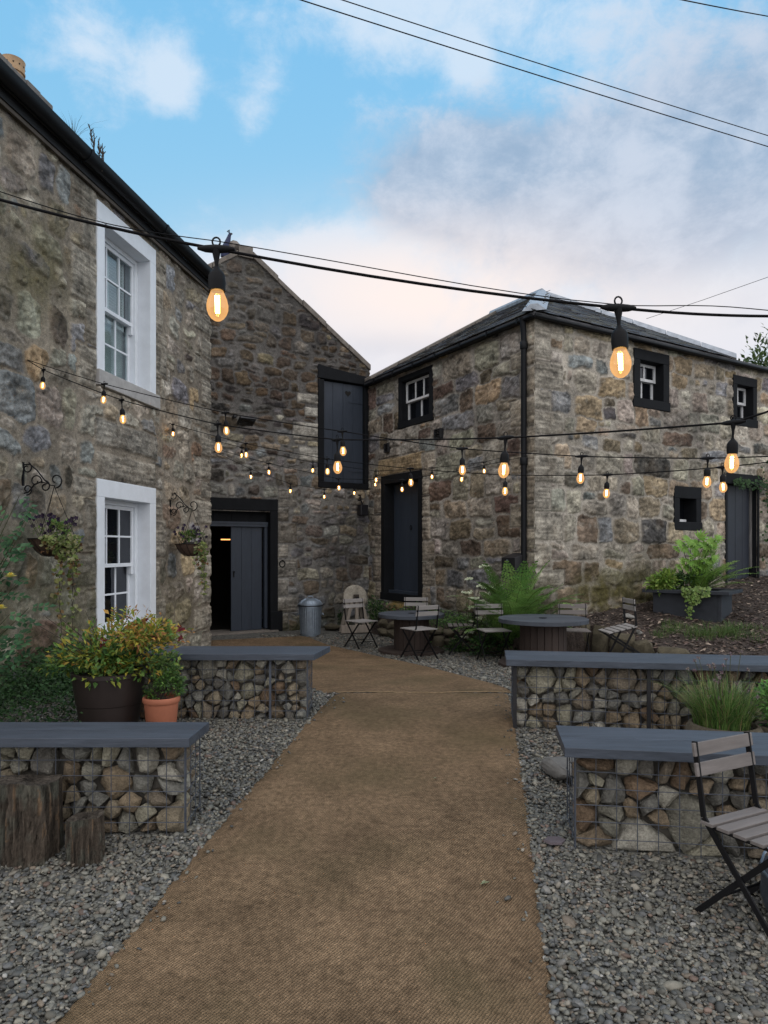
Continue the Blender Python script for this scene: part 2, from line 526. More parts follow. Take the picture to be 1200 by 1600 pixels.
def masonry(S, Z, st, seed):
    """lay rubble on an (nz, ns) grid: edge distance, stone id and per-stone data"""
    r = random.Random(seed)
    SS, ZZ = np.meshgrid(S, Z)
    w = st.get('warp', .05)
    ws = SS + w * 2 * fbm(SS * 2.3, ZZ * 2.3, seed, 3) + .055 * fbm(SS * 10, ZZ * 10, seed + 2, 4)
    wz = ZZ + w * 2 * fbm(SS * 2.3 + 40, ZZ * 2.3, seed + 5, 3) + .055 * fbm(SS * 10, ZZ * 10 + 30, seed + 7, 4)
    F1 = np.full(SS.shape, 9.); F2 = np.full(SS.shape, 9.); ID = np.zeros(SS.shape, int)
    seeds = []
    z = Z[0] - .2
    while z < Z[-1] + .2:
        h = r.uniform(*st['h']); s = S[0] - r.uniform(.1, .5)
        while s < S[-1] + .3:
            wd = r.uniform(*st['w']) * (1 if r.random() < .8 else 1.5)
            q = r.random()
            if q < st.get('split', .2):
                k = r.uniform(.35, .65)
                seeds.append((s + wd / 2, z + h * k / 2, wd / 2, h * k / 2))
                if r.random() < .5:
                    j = r.uniform(.35, .65)
                    seeds.append((s + wd * j / 2, z + h * (1 + k) / 2, wd * j / 2, h * (1 - k) / 2))
                    seeds.append((s + wd * (1 + j) / 2, z + h * (1 + k) / 2, wd * (1 - j) / 2, h * (1 - k) / 2))
                else:
                    seeds.append((s + wd / 2, z + h * (1 + k) / 2, wd / 2, h * (1 - k) / 2))
            else:
                seeds.append((s + wd / 2, z + h / 2, wd / 2, h / 2))
            s += wd
        z += h
    jit = st.get('jit', .2); pw = st.get('p', 4.0)
    info = []
    for (cx, cz, a, b) in seeds:
        cx += r.uniform(-jit, jit) * a; cz += r.uniform(-jit, jit) * b
        a *= r.uniform(.85, 1.12); b *= r.uniform(.85, 1.12)
        rot = r.uniform(-1, 1) * st.get('rot', .12)
        k = len(info)
        info.append((cx, cz, a, b))
        m = max(a, b) * 2.1 + .12
        i0, i1 = np.searchsorted(S, (cx - m, cx + m)); j0, j1 = np.searchsorted(Z, (cz - m, cz + m))
        if i1 <= i0 or j1 <= j0: continue
        dx = ws[j0:j1, i0:i1] - cx; dz = wz[j0:j1, i0:i1] - cz
        dx, dz = dx + rot * dz, dz - rot * dx
        d = ((np.abs(dx) / a) ** pw + (np.abs(dz) / b) ** pw) ** (1 / pw)
        f1 = F1[j0:j1, i0:i1]; f2 = F2[j0:j1, i0:i1]; idd = ID[j0:j1, i0:i1]
        new = d < f1
        f2[:] = np.where(new, f1, np.minimum(f2, d)); f1[:] = np.where(new, d, f1); idd[:] = np.where(new, k, idd)
    mn = np.array([min(i[2], i[3]) for i in info])
    e = (F2 - F1) * .5 * mn[ID]
    e = np.minimum(e, (1.22 - F1) * mn[ID] * .8)
    return SS, ZZ, e, ID, info, r


def stone_wall(name, W, s0, s1, z0, z1, res, st, seed, parent, openings=(), top=None, quoins=(), moss=(), depth=.035, flat=()):
    S = np.arange(s0, s1 + res * .5, res); Z = np.arange(z0, z1 + res * .5, res)
    SS, ZZ, e, ID, info, r = masonry(S, Z, st, seed)
    n = len(info) + len(quoins)
    pal_lo = st['pal']; pal_hi = st.get('pal_hi', pal_lo); zs = st.get('zsplit', 99)
    col = np.zeros((n, 3)); hgt = np.zeros(n); tx = np.zeros(n); tz = np.zeros(n)
    for k in range(len(info)):
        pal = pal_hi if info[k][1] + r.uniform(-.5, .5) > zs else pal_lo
        tot = sum(p[1] for p in pal); q = r.random() * tot
        for c, w_ in pal:
            q -= w_
            if q <= 0: break
        b = r.uniform(*st.get('br', (.8, 1.22)))
        col[k] = [x * b * r.uniform(.95, 1.05) for x in c]
        hgt[k] = r.uniform(.3, 1); tx[k] = r.uniform(-.06, .06); tz[k] = r.uniform(-.06, .06)
    mw = st.get('mortar_w', .012) * (1 + .9 * fbm(SS * 3, ZZ * 3, seed + 11, 3) * 2)
    smoothq = np.zeros(SS.shape)
    for q, (a0, a1, b0, b1, c) in enumerate(quoins):
        k = len(info) + q
        wob = .012 * fbm(SS * 6, ZZ * 6, seed + 77, 3) * 2
        dd = np.minimum(np.minimum(SS - a0, a1 - SS), np.minimum(ZZ - b0, b1 - ZZ)) + wob
        ins = dd > -.004
        e = np.where(ins, np.maximum(dd, 0), e); ID = np.where(ins, k, ID)
        smoothq = np.where(ins, 1, smoothq)
        col[k] = np.array(c) * r.uniform(.85, 1.15); hgt[k] = r.uniform(.55, .8)
    m = sstep(mw * .5, mw * 1.5, e)
    prof = 1 - np.exp(-np.maximum(e, 0) / st.get('rnd', .03))
    cx = np.array([i[0] for i in info] + [0] * len(quoins)); cz = np.array([i[1] for i in info] + [0] * len(quoins))
    tilt = np.where(smoothq > 0, 0, tx[ID] * (SS - cx[ID]) + tz[ID] * (ZZ - cz[ID]))
    rough = fbm(SS * 9, ZZ * 9, seed + 21, 4); fine = fbm(SS * 28, ZZ * 28, seed + 25, 3)
    amp = np.where(smoothq > 0, .35, 1.0)
    hh = m * (depth * (.25 + .75 * hgt[ID]) * prof + np.clip(tilt, -.02, .02) + amp * (.036 * rough + .026 * fine)) + (1 - m) * (.012 * fine)
    # colour
    mort = np.array(st['mortar']); mort_hi = np.array(st.get('mortar_hi', st['mortar']))
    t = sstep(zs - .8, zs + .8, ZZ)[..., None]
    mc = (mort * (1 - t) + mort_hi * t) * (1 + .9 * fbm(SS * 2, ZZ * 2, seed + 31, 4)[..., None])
    vein = 1 + 1.5 * fbm(SS * 5 + ID * 3.7, ZZ * 8 + ID * 1.9, seed + 41, 4) + 1.1 * fbm(SS * 24, ZZ * 30, seed + 43, 3)
    scol = col[ID] * vein[..., None]
    warm = np.clip(fbm(SS * 4 + ID * 2.1, ZZ * 4, seed + 47, 3) * 3, 0, 1)[..., None] * st.get('warm', .35)
    scol = scol * (1 - warm) + np.array((.24, .155, .075)) * warm
    pale = np.clip(fbm(SS * 7 + ID * .9, ZZ * 9, seed + 51, 4) * 4 - .55, 0, 1)[..., None] * st.get('pale', .5)
    scol = scol * (1 - pale) + np.array((.40, .37, .31)) * pale
    c = scol * m[..., None] + mc * (1 - m[..., None])
    # pits and open joints
    pit = np.clip(fbm(SS * 16, ZZ * 22, seed + 57, 3) * 5 - 1.15, 0, 1)
    hh = hh - pit * .014 * (1 - smoothq * .7); c = c * (1 - .55 * pit[..., None])
    th = np.array([r.uniform(-.35, .35) if r.random() < .8 else r.uniform(-1.5, 1.5) for _ in range(n)])[ID]
    xa = SS * np.cos(th) + ZZ * np.sin(th) + ID * .37; za = ZZ * np.cos(th) - SS * np.sin(th) + ID * .61
    hatch = np.where(smoothq > 0, fbm(SS * 4, ZZ * 42, seed + 91, 2), fbm(xa * 6, za * 26, seed + 93, 3))
    hk = m * st.get('hatch', 1.0)
    c = c * (1 + 1.1 * hk * hatch)[..., None]; hh = hh + hk * .016 * hatch
    blotch = np.clip(np.abs(fbm(SS * 13, ZZ * 13, seed + 95, 4)) * 9, 0, 1)
    c = c * (.80 + .26 * blotch)[..., None]
    streak = 1 + st.get('streak', .3) * fbm(SS * 5, ZZ * .5, seed + 61, 3)[..., None] * 2 + .35 * fbm(SS * .8, ZZ * .8, seed + 63, 3)[..., None] * 2
    c = c * streak
    for (ms, mz, rs, rz, k, mcol) in moss:
        w_ = np.exp(-((SS - ms) / rs) ** 2 - ((ZZ - mz) / rz) ** 2) * k * np.clip(1 + 3 * fbm(SS * 5, ZZ * 5, seed + 71, 4), 0, 1.6)
        w_ = np.clip(w_, 0, 1)[..., None]
        c = c * (1 - w_) + np.array(mcol) * w_ * (1 + 1.0 * fbm(SS * 20, ZZ * 20, seed + 73, 3)[..., None])
    c = np.clip(c, .008, .7)
    for (a0_, a1_, b0_, b1_) in flat:
        hh = np.where((SS > a0_) & (SS < a1_) & (ZZ > b0_) & (ZZ < b1_), np.minimum(hh, -.012), hh)
    nz, ns = SS.shape
    X = W.O.x + W.u.x * SS + W.n.x * hh; Yv = W.O.y + W.u.y * SS + W.n.y * hh
    V = np.stack([X, Yv, ZZ], -1).reshape(-1, 3)
    idx = np.arange(nz * ns).reshape(nz, ns)
    Q = np.stack([idx[:-1, :-1], idx[:-1, 1:], idx[1:, 1:], idx[1:, :-1]], -1)
    sc_ = .5 * (S[:-1] + S[1:]); zc = .5 * (Z[:-1] + Z[1:])
    SC, ZC = np.meshgrid(sc_, zc)
    keep = np.ones(SC.shape, bool)
    for (a0, a1, b0, b1) in openings:
        keep &= ~((SC > a0) & (SC < a1) & (ZC > b0) & (ZC < b1))
    if top is not None: keep &= ZC < top(SC)
    Q = Q[keep]
    cr = W.u.x * 0 - 0
    nn = Vector((W.u.x, W.u.y, 0)).cross(Vector((0, 0, 1)))
    if nn.x * W.n.x + nn.y * W.n.y < 0: Q = Q[:, ::-1]
    used = np.unique(Q); remap = np.zeros(len(V), int); remap[used] = np.arange(len(used))
    me = np_mesh(name, V[used], remap[Q], c.reshape(-1, 3)[used])
    return obj(name, me, M['wall'], parent)

# =================================================================== BUILDINGS
GREY = (.305, .278, .232); DARK = (.12, .105, .09); OCH = (.34, .26, .165); PALE = (.42, .38, .31); REDB = (.19, .135, .10); BLUE = (.21, .212, .215)
TAN = (.30, .25, .185); DBR = (.165, .13, .095)
ST_L = dict(h=(.22, .44), w=(.22, .55), split=.30, jit=.34, p=3.2, rot=.28, warp=.07, mortar=(.255, .222, .178), mortar_w=.028, rnd=.028,
            pal=[(GREY, 5), (DARK, 1.2), (OCH, .5), (PALE, 1.5), (REDB, .7), (BLUE, 2.6), (TAN, 1.3)], warm=.13, pale=.6, streak=.3)
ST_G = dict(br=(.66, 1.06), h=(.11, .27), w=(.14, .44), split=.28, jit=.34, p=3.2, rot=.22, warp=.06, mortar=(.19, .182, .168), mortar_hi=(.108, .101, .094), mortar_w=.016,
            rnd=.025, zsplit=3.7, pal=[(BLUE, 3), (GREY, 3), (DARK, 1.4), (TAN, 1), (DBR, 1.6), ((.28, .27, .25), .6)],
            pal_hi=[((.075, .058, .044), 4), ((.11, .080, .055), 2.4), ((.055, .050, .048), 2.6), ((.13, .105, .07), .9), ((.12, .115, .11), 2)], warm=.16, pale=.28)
ST_A = dict(h=(.22, .44), w=(.30, .76), split=.24, jit=.16, p=4.5, rot=.08, warp=.035, mortar=(.285, .26, .225), mortar_w=.016, br=(.78, 1.02), rnd=.03,
            pal=[(GREY, 4), (TAN, 2.2), (DBR, 1.1), (OCH, .4), (BLUE, 2.4), ((.14, .10, .08), 1)], warm=.18, pale=.25)
ST_B = dict(h=(.20, .42), w=(.24, .66), split=.26, jit=.2, p=4.2, rot=.1, warp=.04, mortar=(.34, .31, .265), mortar_w=.018, br=(.82, 1.05), rnd=.03,
            pal=[(GREY, 4), (TAN, 2), (DBR, .5), ((.29, .225, .15), .7), (BLUE, 1.6), (PALE, 1.2), ((.09, .088, .085), .5)], warm=.2, pale=.55)


def frame_boxes(mb, W, a0, a1, z0, z1, t, d0, d1):
    """four members butted end to end round an opening a0..a1, z0..z1 (outer)"""
    W.box(mb, a0, a0 + t, z0, z1, d0, d1); W.box(mb, a1 - t, a1, z0, z1, d0, d1)
    W.box(mb, a0 + t, a1 - t, z0, z0 + t, d0, d1); W.box(mb, a0 + t, a1 - t, z1 - t, z1, d0, d1)


def sash(parent, W, a0, a1, z0, z1, d, nx, ny, m, glass, stile=.045, bar=.022, name='sash'):
    mb = MB()
    frame_boxes(mb, W, a0, a1, z0, z1, stile, d - .04, d)
    ia0, ia1, iz0, iz1 = a0 + stile, a1 - stile, z0 + stile, z1 - stile
    for i in range(1, nx):
        x = ia0 + (ia1 - ia0) * i / nx
        W.box(mb, x - bar / 2, x + bar / 2, iz0, iz1, d - .034, d - .004)
    for j in range(1, ny):
        z = iz0 + (iz1 - iz0) * j / ny
        W.box(mb, ia0, ia1, z - bar / 2, z + bar / 2, d - .036, d - .006)
    o = obj(name, mb, m, parent)
    gm = MB(); W.box(gm, ia0, ia1, iz0, iz1, d - .024, d - .020)
    obj('glass_pane', gm, glass, parent)
    return o


def planks(W, a0, a1, z0, z1, d0, d1, n, gap=.006, seed=1):
    r = random.Random(seed); mb = MB(); w = (a1 - a0) / n
    for i in range(n):
        W.box(mb, a0 + i * w + gap / 2, a0 + (i + 1) * w - gap / 2, z0 + r.uniform(0, .004), z1 - r.uniform(0, .004), d0, d1 + r.uniform(-.003, .003))
    return mb


# ------------------------------------------------------------------ the house on the left
house = thing('stone_house', 'two storey rubble stone house with white painted sash windows and black gutter', 'house', WL.p(-3.5, 0, -3))
a0, a1 = WL.s(149.5), WL.s(241.5)
UZ0, UZ1 = 3.40, 5.50          # upper window: sill underside, lintel top
LZ0, LZ1 = .42, 2.345
OPL = [(a0 + .06, a1 - .06, UZ0 + .06, UZ1 - .08), (a0 + .06, a1 - .06, LZ0, LZ1 - .08)]
TOOL = (.25, .228, .19)
QL = []
r_ = random.Random(5)
z = -.1; k = 0
while z < 5.55:                                   # dressed quoins on the far corner
    h = r_.uniform(.28, .42); w = .62 if k % 2 else .34
    QL.append((-w, .4, z, min(z + h, 5.6), (.29, .265, .22))); z += h + .012; k += 1
for side in (0, 1):                               # dressed margins beside the windows
    for (b0, b1) in ((UZ0 - .1, UZ1 + .1), (LZ0 - .3, LZ1)):
        z = b0; k = side
        while z < b1 - .1:
            h = r_.uniform(.34, .62); w = r_.uniform(.20, .36) if k % 2 else r_.uniform(.40, .55)
            if side == 0: QL.append((a0 - w, a0 + .02, z, min(z + h, b1), TOOL))
            else: QL.append((a1 - .02, a1 + w * .7, z, min(z + h, b1), TOOL))
            z += h + .014; k += 1
QL.append((a0 - .03, a1 + .02, LZ1 - .02, LZ1 + .34, TOOL)); QL.append((a0 - .06, a1 + .08, LZ1 + .355, LZ1 + .72, (.235, .22, .19)))
stone_wall('wall', WL, -8.6, .02, -.35, 5.60, .0125, ST_L, 3, house, OPL, quoins=QL, flat=[(a0, a1, UZ0, UZ1), (a0, a1, LZ0, LZ1)],
           moss=[(-5.6, .3, 1.3, .8, .8, (.045, .05, .022)), (-3.3, .2, .8, .5, .75, (.05, .052, .025)), (-6.5, 3.6, 1.2, .8, .45, (.15, .13, .06)),
                 (-4.3, 4.3, .6, .5, .5, (.14, .125, .06)), (-5.2, 1.7, 1.2, .5, .35, (.07, .075, .05)), (-1.3, .5, .8, .6, .5, (.13, .115, .06)), (-4.0, .9, 1.2, .6, .5, (.10, .10, .05))], depth=.03)
mb = MB()                                          # the other walls, never seen close
WL.box(mb, -8.6, -.002, -.35, 5.6, -6.0, -5.7); WL.box(mb, -.30, -.003, -.35, 5.6, -5.69, -.06); WL.box(mb, -8.6, -8.3, -.35, 5.6, -5.69, -.06)
mb.prism([WL.p(-.31, 5.6, -.1), WL.p(-.31, 5.6, -5.9), WL.p(-.31, 8.0, -3)], (WL.u.x * .3, WL.u.y * .3, 0))
mb.prism([WL.p(-8.6, 5.6, -.1), WL.p(-8.6, 5.6, -5.9), WL.p(-8.6, 8.0, -3)], (WL.u.x * .3, WL.u.y * .3, 0))
obj('wall', mb, M['coping'], house)

for (z0, z1, low) in ((UZ0, UZ1, False), (LZ0, LZ1, True)):
    sillh = .18 if not low else .12
    sm = MB()
    j = .155; lt = .205
    WL.box(sm, a0, a0 + j, z0 + sillh, z1 - lt, -.20, .022)
    WL.box(sm, a1 - j, a1, z0 + sillh, z1 - lt, -.20, .022)
    WL.box(sm, a0, a1, z1 - lt, z1, -.20, .022)
    win = obj('window', sm, M['white'], house, bevel=.006)
    b0, b1, c0, c1 = a0 + j, a1 - j, z0 + sillh, z1 - lt
    si = MB(); WL.box(si, a0 - .02, a1 + .05, z0, z0 + sillh - .001, -.22, .06)
    obj('sill', si, M['sill'], win, bevel=.01)
    fr = MB(); frame_boxes(fr, WL, b0 + .002, b1 - .002, c0 + .002, c1 - .002, .055, -.30, -.16)
    obj('sash_box', fr, M['white'], win)
    mid = c0 + (c1 - c0) * .50
    sash(win, WL, b0 + .06, b1 - .06, mid - .02, c1 - .06, -.185, 3, 2, M['white'], M['panedark'] if low else M['pane'])
    sash(win, WL, b0 + .06, b1 - .06, c0 + .06, mid + .025, -.235, 3, 2, M['white'], M['panedark'] if low else M['pane'])
    hn = MB(); WL.box(hn, b1 - .115, b1 - .062, mid - .12, mid - .022, -.23, -.187)
    obj('sash_horn', hn, M['white'], win)
    if not low:
        sh = MB()
        q0, q1 = WL.s(164, -.30), WL.s(190, -.30)
        frame_boxes(sh, WL, q0, q1, mid - .1, c1 - .06, .04, -.31, -.27)
        zz = mid - .05
        while zz < c1 - .11:
            p0, p1 = WL.p(q0 + .04, zz, -.305), WL.p(q1 - .04, zz, -.305)
            p2, p3 = WL.p(q1 - .04, zz + .030, -.275), WL.p(q0 + .04, zz + .030, -.275)
            sh.add([p0, p1, p2, p3, p0 + Vector((0, 0, .007)), p1 + Vector((0, 0, .007)), p2 + Vector((0, 0, .007)), p3 + Vector((0, 0, .007))],
                   [(0, 1, 2, 3), (4, 7, 6, 5), (0, 4, 5, 1), (1, 5, 6, 2), (2, 6, 7, 3), (3, 7, 4, 0)])
            zz += .038
        obj('louvred_shutter', sh, M['curtain'], win)
        cb = MB(); WL.box(cb, b0, b1, c0, mid - .06, -.335, -.325); obj('pale_panel', cb, mat('pale_panel_paint', (.55, .60, .58), var=.15, vs=3), win)  # plain pale panel added behind the lower panes
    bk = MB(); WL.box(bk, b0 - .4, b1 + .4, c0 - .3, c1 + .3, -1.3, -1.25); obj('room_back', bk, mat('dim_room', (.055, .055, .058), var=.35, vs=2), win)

# roof, fascia, gutter
mb = MB()
mb.hexa([WL.p(-9.0, 5.70, .08), WL.p(.12, 5.70, .08), WL.p(.12, 8.10, -3), WL.p(-9.0, 8.10, -3),
         WL.p(-9.0, 5.76, .10), WL.p(.12, 5.76, .10), WL.p(.12, 8.18, -3), WL.p(-9.0, 8.18, -3)])
mb.hexa([WL.p(-9.0, 8.095, -3), WL.p(.12, 8.095, -3), WL.p(.12, 5.60, -6.2), WL.p(-9.0, 5.60, -6.2),
         WL.p(-9.0, 8.175, -3), WL.p(.12, 8.175, -3), WL.p(.12, 5.68, -6.2), WL.p(-9.0, 5.68, -6.2)])
roofL = obj('roof', mb, M['roofplain'], house)
mb = MB(); WL.box(mb, -8.8, .05, 5.60, 5.695, .036, .075); WL.box(mb, -8.8, .05, 5.60, 5.64, -.05, .034)
obj('fascia', mb, M['fascia'], house)
mb = MB(); WL.box(mb, -8.8, .05, 5.560, 5.598, .036, .060)
obj('eaves_board', mb, mat('worn_board', (.09, .075, .062), var=.3), house)
mb = MB()
pr = [(.078 * math.cos(t), .090 * math.sin(t)) for t in np.linspace(math.pi, 2 * math.pi, 11)]
pr = [(.082, .014)] + [(-x, z) for x, z in pr] + [(-.082, .014)]
prof = [WL.p(-8.9, 5.760 + z_, .162 + x_) for x_, z_ in pr]
inner = [WL.p(-8.9, 5.760 + z_ * .93, .162 + x_ * .93) for x_, z_ in reversed(pr)]
mb.prism(prof + inner, (WL.u.x * 9.0, WL.u.y * 9.0, 0))
for s in (-7.2, -5.45, -3.7, -1.95, -.35):
    ring = [WL.p(s, 5.760 + z_ * 1.1, .162 + x_ * 1.1) for x_, z_ in pr] + [WL.p(s, 5.760 + z_ * .99, .162 + x_ * .99) for x_, z_ in reversed(pr)]
    mb.prism(ring, (WL.u.x * .05, WL.u.y * .05, 0))
gutL = obj('gutter', mb, M['gutter'], house, smooth=40)
# chimney
cs1 = WL.s(75, -2.6); cz = WL.z(75, 163, -2.6)
mb = MB(); WL.box(mb, cs1 - 1.5, cs1, 7.3, cz - .12, -3.3, -2.6)
chim = obj('chimney', mb, M['chimney'], house, bevel=.015)
mb = MB(); r2 = random.Random(3)
for i in range(5):
    w = 1.62 / 5; WL.box(mb, cs1 - 1.57 + i * w, cs1 - 1.57 + (i + 1) * w - .008, cz - .119, cz - r2.uniform(0, .02), -3.37, -2.535 + r2.uniform(-.01, .01))
obj('chimney_cap', mb, M['chimney'], chim, bevel=.012)
ps = WL.s(20, -2.9); pc = WL.p(ps, cz, -2.9)
mb = MB(); mb.lathe([(.15, -.02), (.155, .10), (.15, .22), (.155, .222), (.175, .225), (.178, .245), (.165, .25), (.172, .40), (.178, .42), (.15, .43), (.12, .42), (.12, .1)], pc, 28)
pot = obj('chimney_pot', mb, M['potclay'], chim, smooth=50)
mb = MB()
for k in range(12):
    an = k * math.pi / 6
    mb.tube([pc + Vector((.150 * math.cos(an), .150 * math.sin(an), .33)), pc + Vector((.1735 * math.cos(an), .1735 * math.sin(an), .33))], .012, 8)
obj('vent_holes', mb, M['dark'], chim)

# ------------------------------------------------------------------ the gabled building in the corner
sap = WG.s(383); zap = WG.z(383, 393)
sQ = WG.s(577); zr = WG.z(577, 578); kR = (zap - zr) / (sQ - sap)
gable = thing('gabled_barn', 'dark stone gable ended building with black framed doorway and loft door', 'barn', WG.p(.6, 0, -3))
d0s, d1s = WG.s(322), WG.s(434)
dz1 = WG.z(434, 781); dzl = WG.z(434, 799)
ld0, ld1 = WG.s(497), WG.s(575.5)
lz0 = WG.z(508, 762); lz1 = WG.z(497, 590); ltop = WG.z(497, 569)
QG = []
z = 2.2; k = 0
for (zz, w, h) in ((WG.z(490, 632), .45, .20), (WG.z(490, 652), .30, .2), (WG.z(490, 690), .55, .36), (WG.z(490, 722), .42, .30)):
    QG.append((ld0 - w, ld0 + .01, zz, zz + h, (.30, .285, .25)))
z = 0; k = 0
while z < dz1 - .05:
    h = r_.uniform(.26, .4); w = .5 if k % 2 else .28
    QG.append((d1s - .01, d1s + w * .8, z, z + h, (.20, .185, .16))); z += h + .012; k += 1
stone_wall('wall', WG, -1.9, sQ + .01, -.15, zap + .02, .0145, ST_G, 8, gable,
           [(d0s - .6, d1s - .10, -.2, dzl - .02), (ld0 + .05, ld1 - .04, lz0 + .05, lz1)],
           top=lambda s: zap - kR * np.abs(s - sap), quoins=QG, flat=[(ld0 - .01, ld1, lz0, ltop - .0), (d0s - .6, d1s, -.2, dz1), (d0s, d1s + .09, -.2, WG.z(434, 955))],
           moss=[(1.6, .0, 1.6, .25, .6, (.06, .062, .03)), (sap + .1, zap - .9, .6, .7, .5, (.16, .155, .14)), (2.7, 1.6, .5, .8, .5, (.035, .030, .026))], depth=.04)
# copings on the two rakes
mb = MB()
apx = (sap, zap)
for (s_a, s_b) in ((sap + .14, sQ + .02), (sap - .14, -1.9)):
    n = 5
    for i in range(n):
        t0 = s_a + (s_b - s_a) * i / n; t1 = s_a + (s_b - s_a) * ((i + .985) / n)
        za = zap - kR * abs(t0 - sap); zb = zap - kR * abs(t1 - sap)
        e = r_.uniform(-.012, .012)
        mb.hexa([WG.p(t0, za - .005, .045 + e), WG.p(t1, zb - .005, .045 + e), WG.p(t1, zb - .005, -.32), WG.p(t0, za - .005, -.32),
                 WG.p(t0, za + .105 + e, .045 + e), WG.p(t1, zb + .105 + e, .045 + e), WG.p(t1, zb + .105 + e, -.32), WG.p(t0, za + .105 + e, -.32)])
WG.box(mb, sap - .137, sap + .137, zap - .12, zap + .085, -.30, .05)
obj('coping', mb, M['coping'], gable, bevel=.012)
mb = MB()
mb.tube([WG.p(sap - .17, zap + .02, -.25), WG.p(sap - .17, zap + .07, -.06), WG.p(sap - .15, zap + .02, .03)], [.10, .12, .07], 10)
obj('ridge_stone', mb, M['coping'], gable, smooth=60)
mb = MB()
for sg in (1, -1):
    se = sQ + .0 if sg > 0 else -2.2
    ze = zap - kR * abs(se - sap)
    mb.hexa([WG.p(sap, zap - .12, -.33), WG.p(se, ze - .12, -.33), WG.p(se, ze - .12, -7), WG.p(sap, zap - .12, -7),
             WG.p(sap, zap - .03, -.33), WG.p(se, ze - .03, -.33), WG.p(se, ze - .03, -7), WG.p(sap, zap - .03, -7)][:8])
obj('roof', mb, M['roofplain'], gable)
mb = MB()
WG.box(mb, -2.0, -1.75, -.2, 5.2, -7, -.05); WG.box(mb, sQ - .25, sQ - .005, -.2, 4.95, -7, -.4); WG.box(mb, -2.0, sQ, -.2, 5.2, -7.3, -7.01)
obj('wall', mb, M['coping'], gable)
# doorway
mb = MB()
WG.box(mb, d0s - .6, d1s, dzl, dz1, -.22, .02)
WG.box(mb, d1s - .155, d1s, .02, dzl - .002, -.22, .018)
WG.box(mb, d1s - .155, d1s + .09, .0, WG.z(434, 955), -.20, .03)
door = obj('doorway', mb, M['black'], gable, bevel=.012)
zt = WG.z(415, 823); ztt = zt + .075
mb = MB(); WG.box(mb, d0s - .6, d1s - .157, zt, ztt, -.21, -.10); WG.box(mb, d0s - .6, d1s - .157, ztt - .02, ztt + .012, -.205, -.085)
WG.box(mb, d1s - .215, d1s - .157, .05, zt - .001, -.21, -.12)
obj('transom', mb, M['door'], door)
obj('transom_panel', planks(WG, d0s - .5, d1s - .158, ztt + .014, dzl - .004, -.19, -.165, 5), M['black'], door)
la, lb = WG.s(365.5), WG.s(414)
lf = planks(WG, la, lb, .035, zt - .006, -.20, -.155, 3, gap=.003)
leaf_o = obj('door_leaf', lf, M['door'], door, bevel=.004)
mb = MB(); mb.tube([WG.p(la + .05, 1.12, -.155), WG.p(la + .05, 1.12, -.12)], .018, 10); WG.box(mb, la + .035, la + .065, 1.02, 1.10, -.156, -.150)
obj('door_knob', mb, M['iron'], door)
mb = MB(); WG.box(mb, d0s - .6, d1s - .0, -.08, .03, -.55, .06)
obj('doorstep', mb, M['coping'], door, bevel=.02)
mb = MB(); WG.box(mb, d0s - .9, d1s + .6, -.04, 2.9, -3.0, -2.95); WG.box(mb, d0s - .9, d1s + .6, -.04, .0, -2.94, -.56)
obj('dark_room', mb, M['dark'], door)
ls = WG.s(353.5, -2.0); lzz = WG.z(353.5, 843, -2.0)
mb = MB(); WG.box(mb, ls - .10, ls + .14, lzz - .012, lzz + .012, -2.05, -2.0)
tag(obj('strip_lamp', mb, M['lampstrip']), 'small warm strip lamp glowing inside the dark doorway', 'lamp')
# loft door
mb = MB()
mb.prism([WG.p(ld0 - .01, lz1, .02), WG.p(ld1, lz1 - .02, .02), WG.p(ld1, WG.z(575.5, 590), .02), WG.p(ld0 - .01, ltop, .02)], (-WG.n.x * .2, -WG.n.y * .2, 0))
WG.box(mb, ld0, ld0 + .125, lz0 + .12, lz1 - .022, -.2, .018); WG.box(mb, ld1 - .09, ld1, lz0 + .12, lz1 - .022, -.2, .018)
WG.box(mb, ld0 - .0, ld1, lz0, lz0 + .118, -.2, .03)
ldo = obj('loft_door', mb, M['black'], gable, bevel=.01)
q0, q1 = ld0 + .128, ld1 - .093
obj('door_leaf', planks(WG, q0, q1, lz0 + .125, lz1 - .03, -.10, -.062, 4, gap=.007, seed=4), M['door'], ldo, bevel=.003)
hs, hz = WG.s(543.5, -.06), WG.z(543.5, 615, -.06)
mb = MB(); pts = []
for t in np.linspace(0, 2 * math.pi, 28, endpoint=False):
    x = 16 * math.sin(t) ** 3; y = 13 * math.cos(t) - 5 * math.cos(2 * t) - 2 * math.cos(3 * t) - math.cos(4 * t)
    pts.append(WG.p(hs + x * .0042, hz + y * .0042, -.058))
mb.prism(pts, (WG.n.x * .003, WG.n.y * .003, 0)); obj('heart_cutout', mb, M['dark'], ldo)
mb = MB()
for zz in (lz0 + .35, lz1 - .4):
    mb = MB(); WG.box(mb, q1 - .34, q1 - .01, zz, zz + .035, -.060, -.052)
    obj('strap_hinge', mb, M['door'], ldo)
# iron ring on the wall
rs, rz_ = WG.s(440), WG.z(440, 881)
mb = MB(); mb.tube([WG.p(rs + .055 * math.cos(t), rz_ + .06 * math.sin(t), .035) for t in np.linspace(0, 2 * math.pi, 17)], .010, 6, cap=False)
mb.tube([WG.p(rs, rz_ + .06, .0), WG.p(rs, rz_ + .06, .06)], .016, 8)
obj('wall_ring', mb, M['iron'], gable, smooth=60)
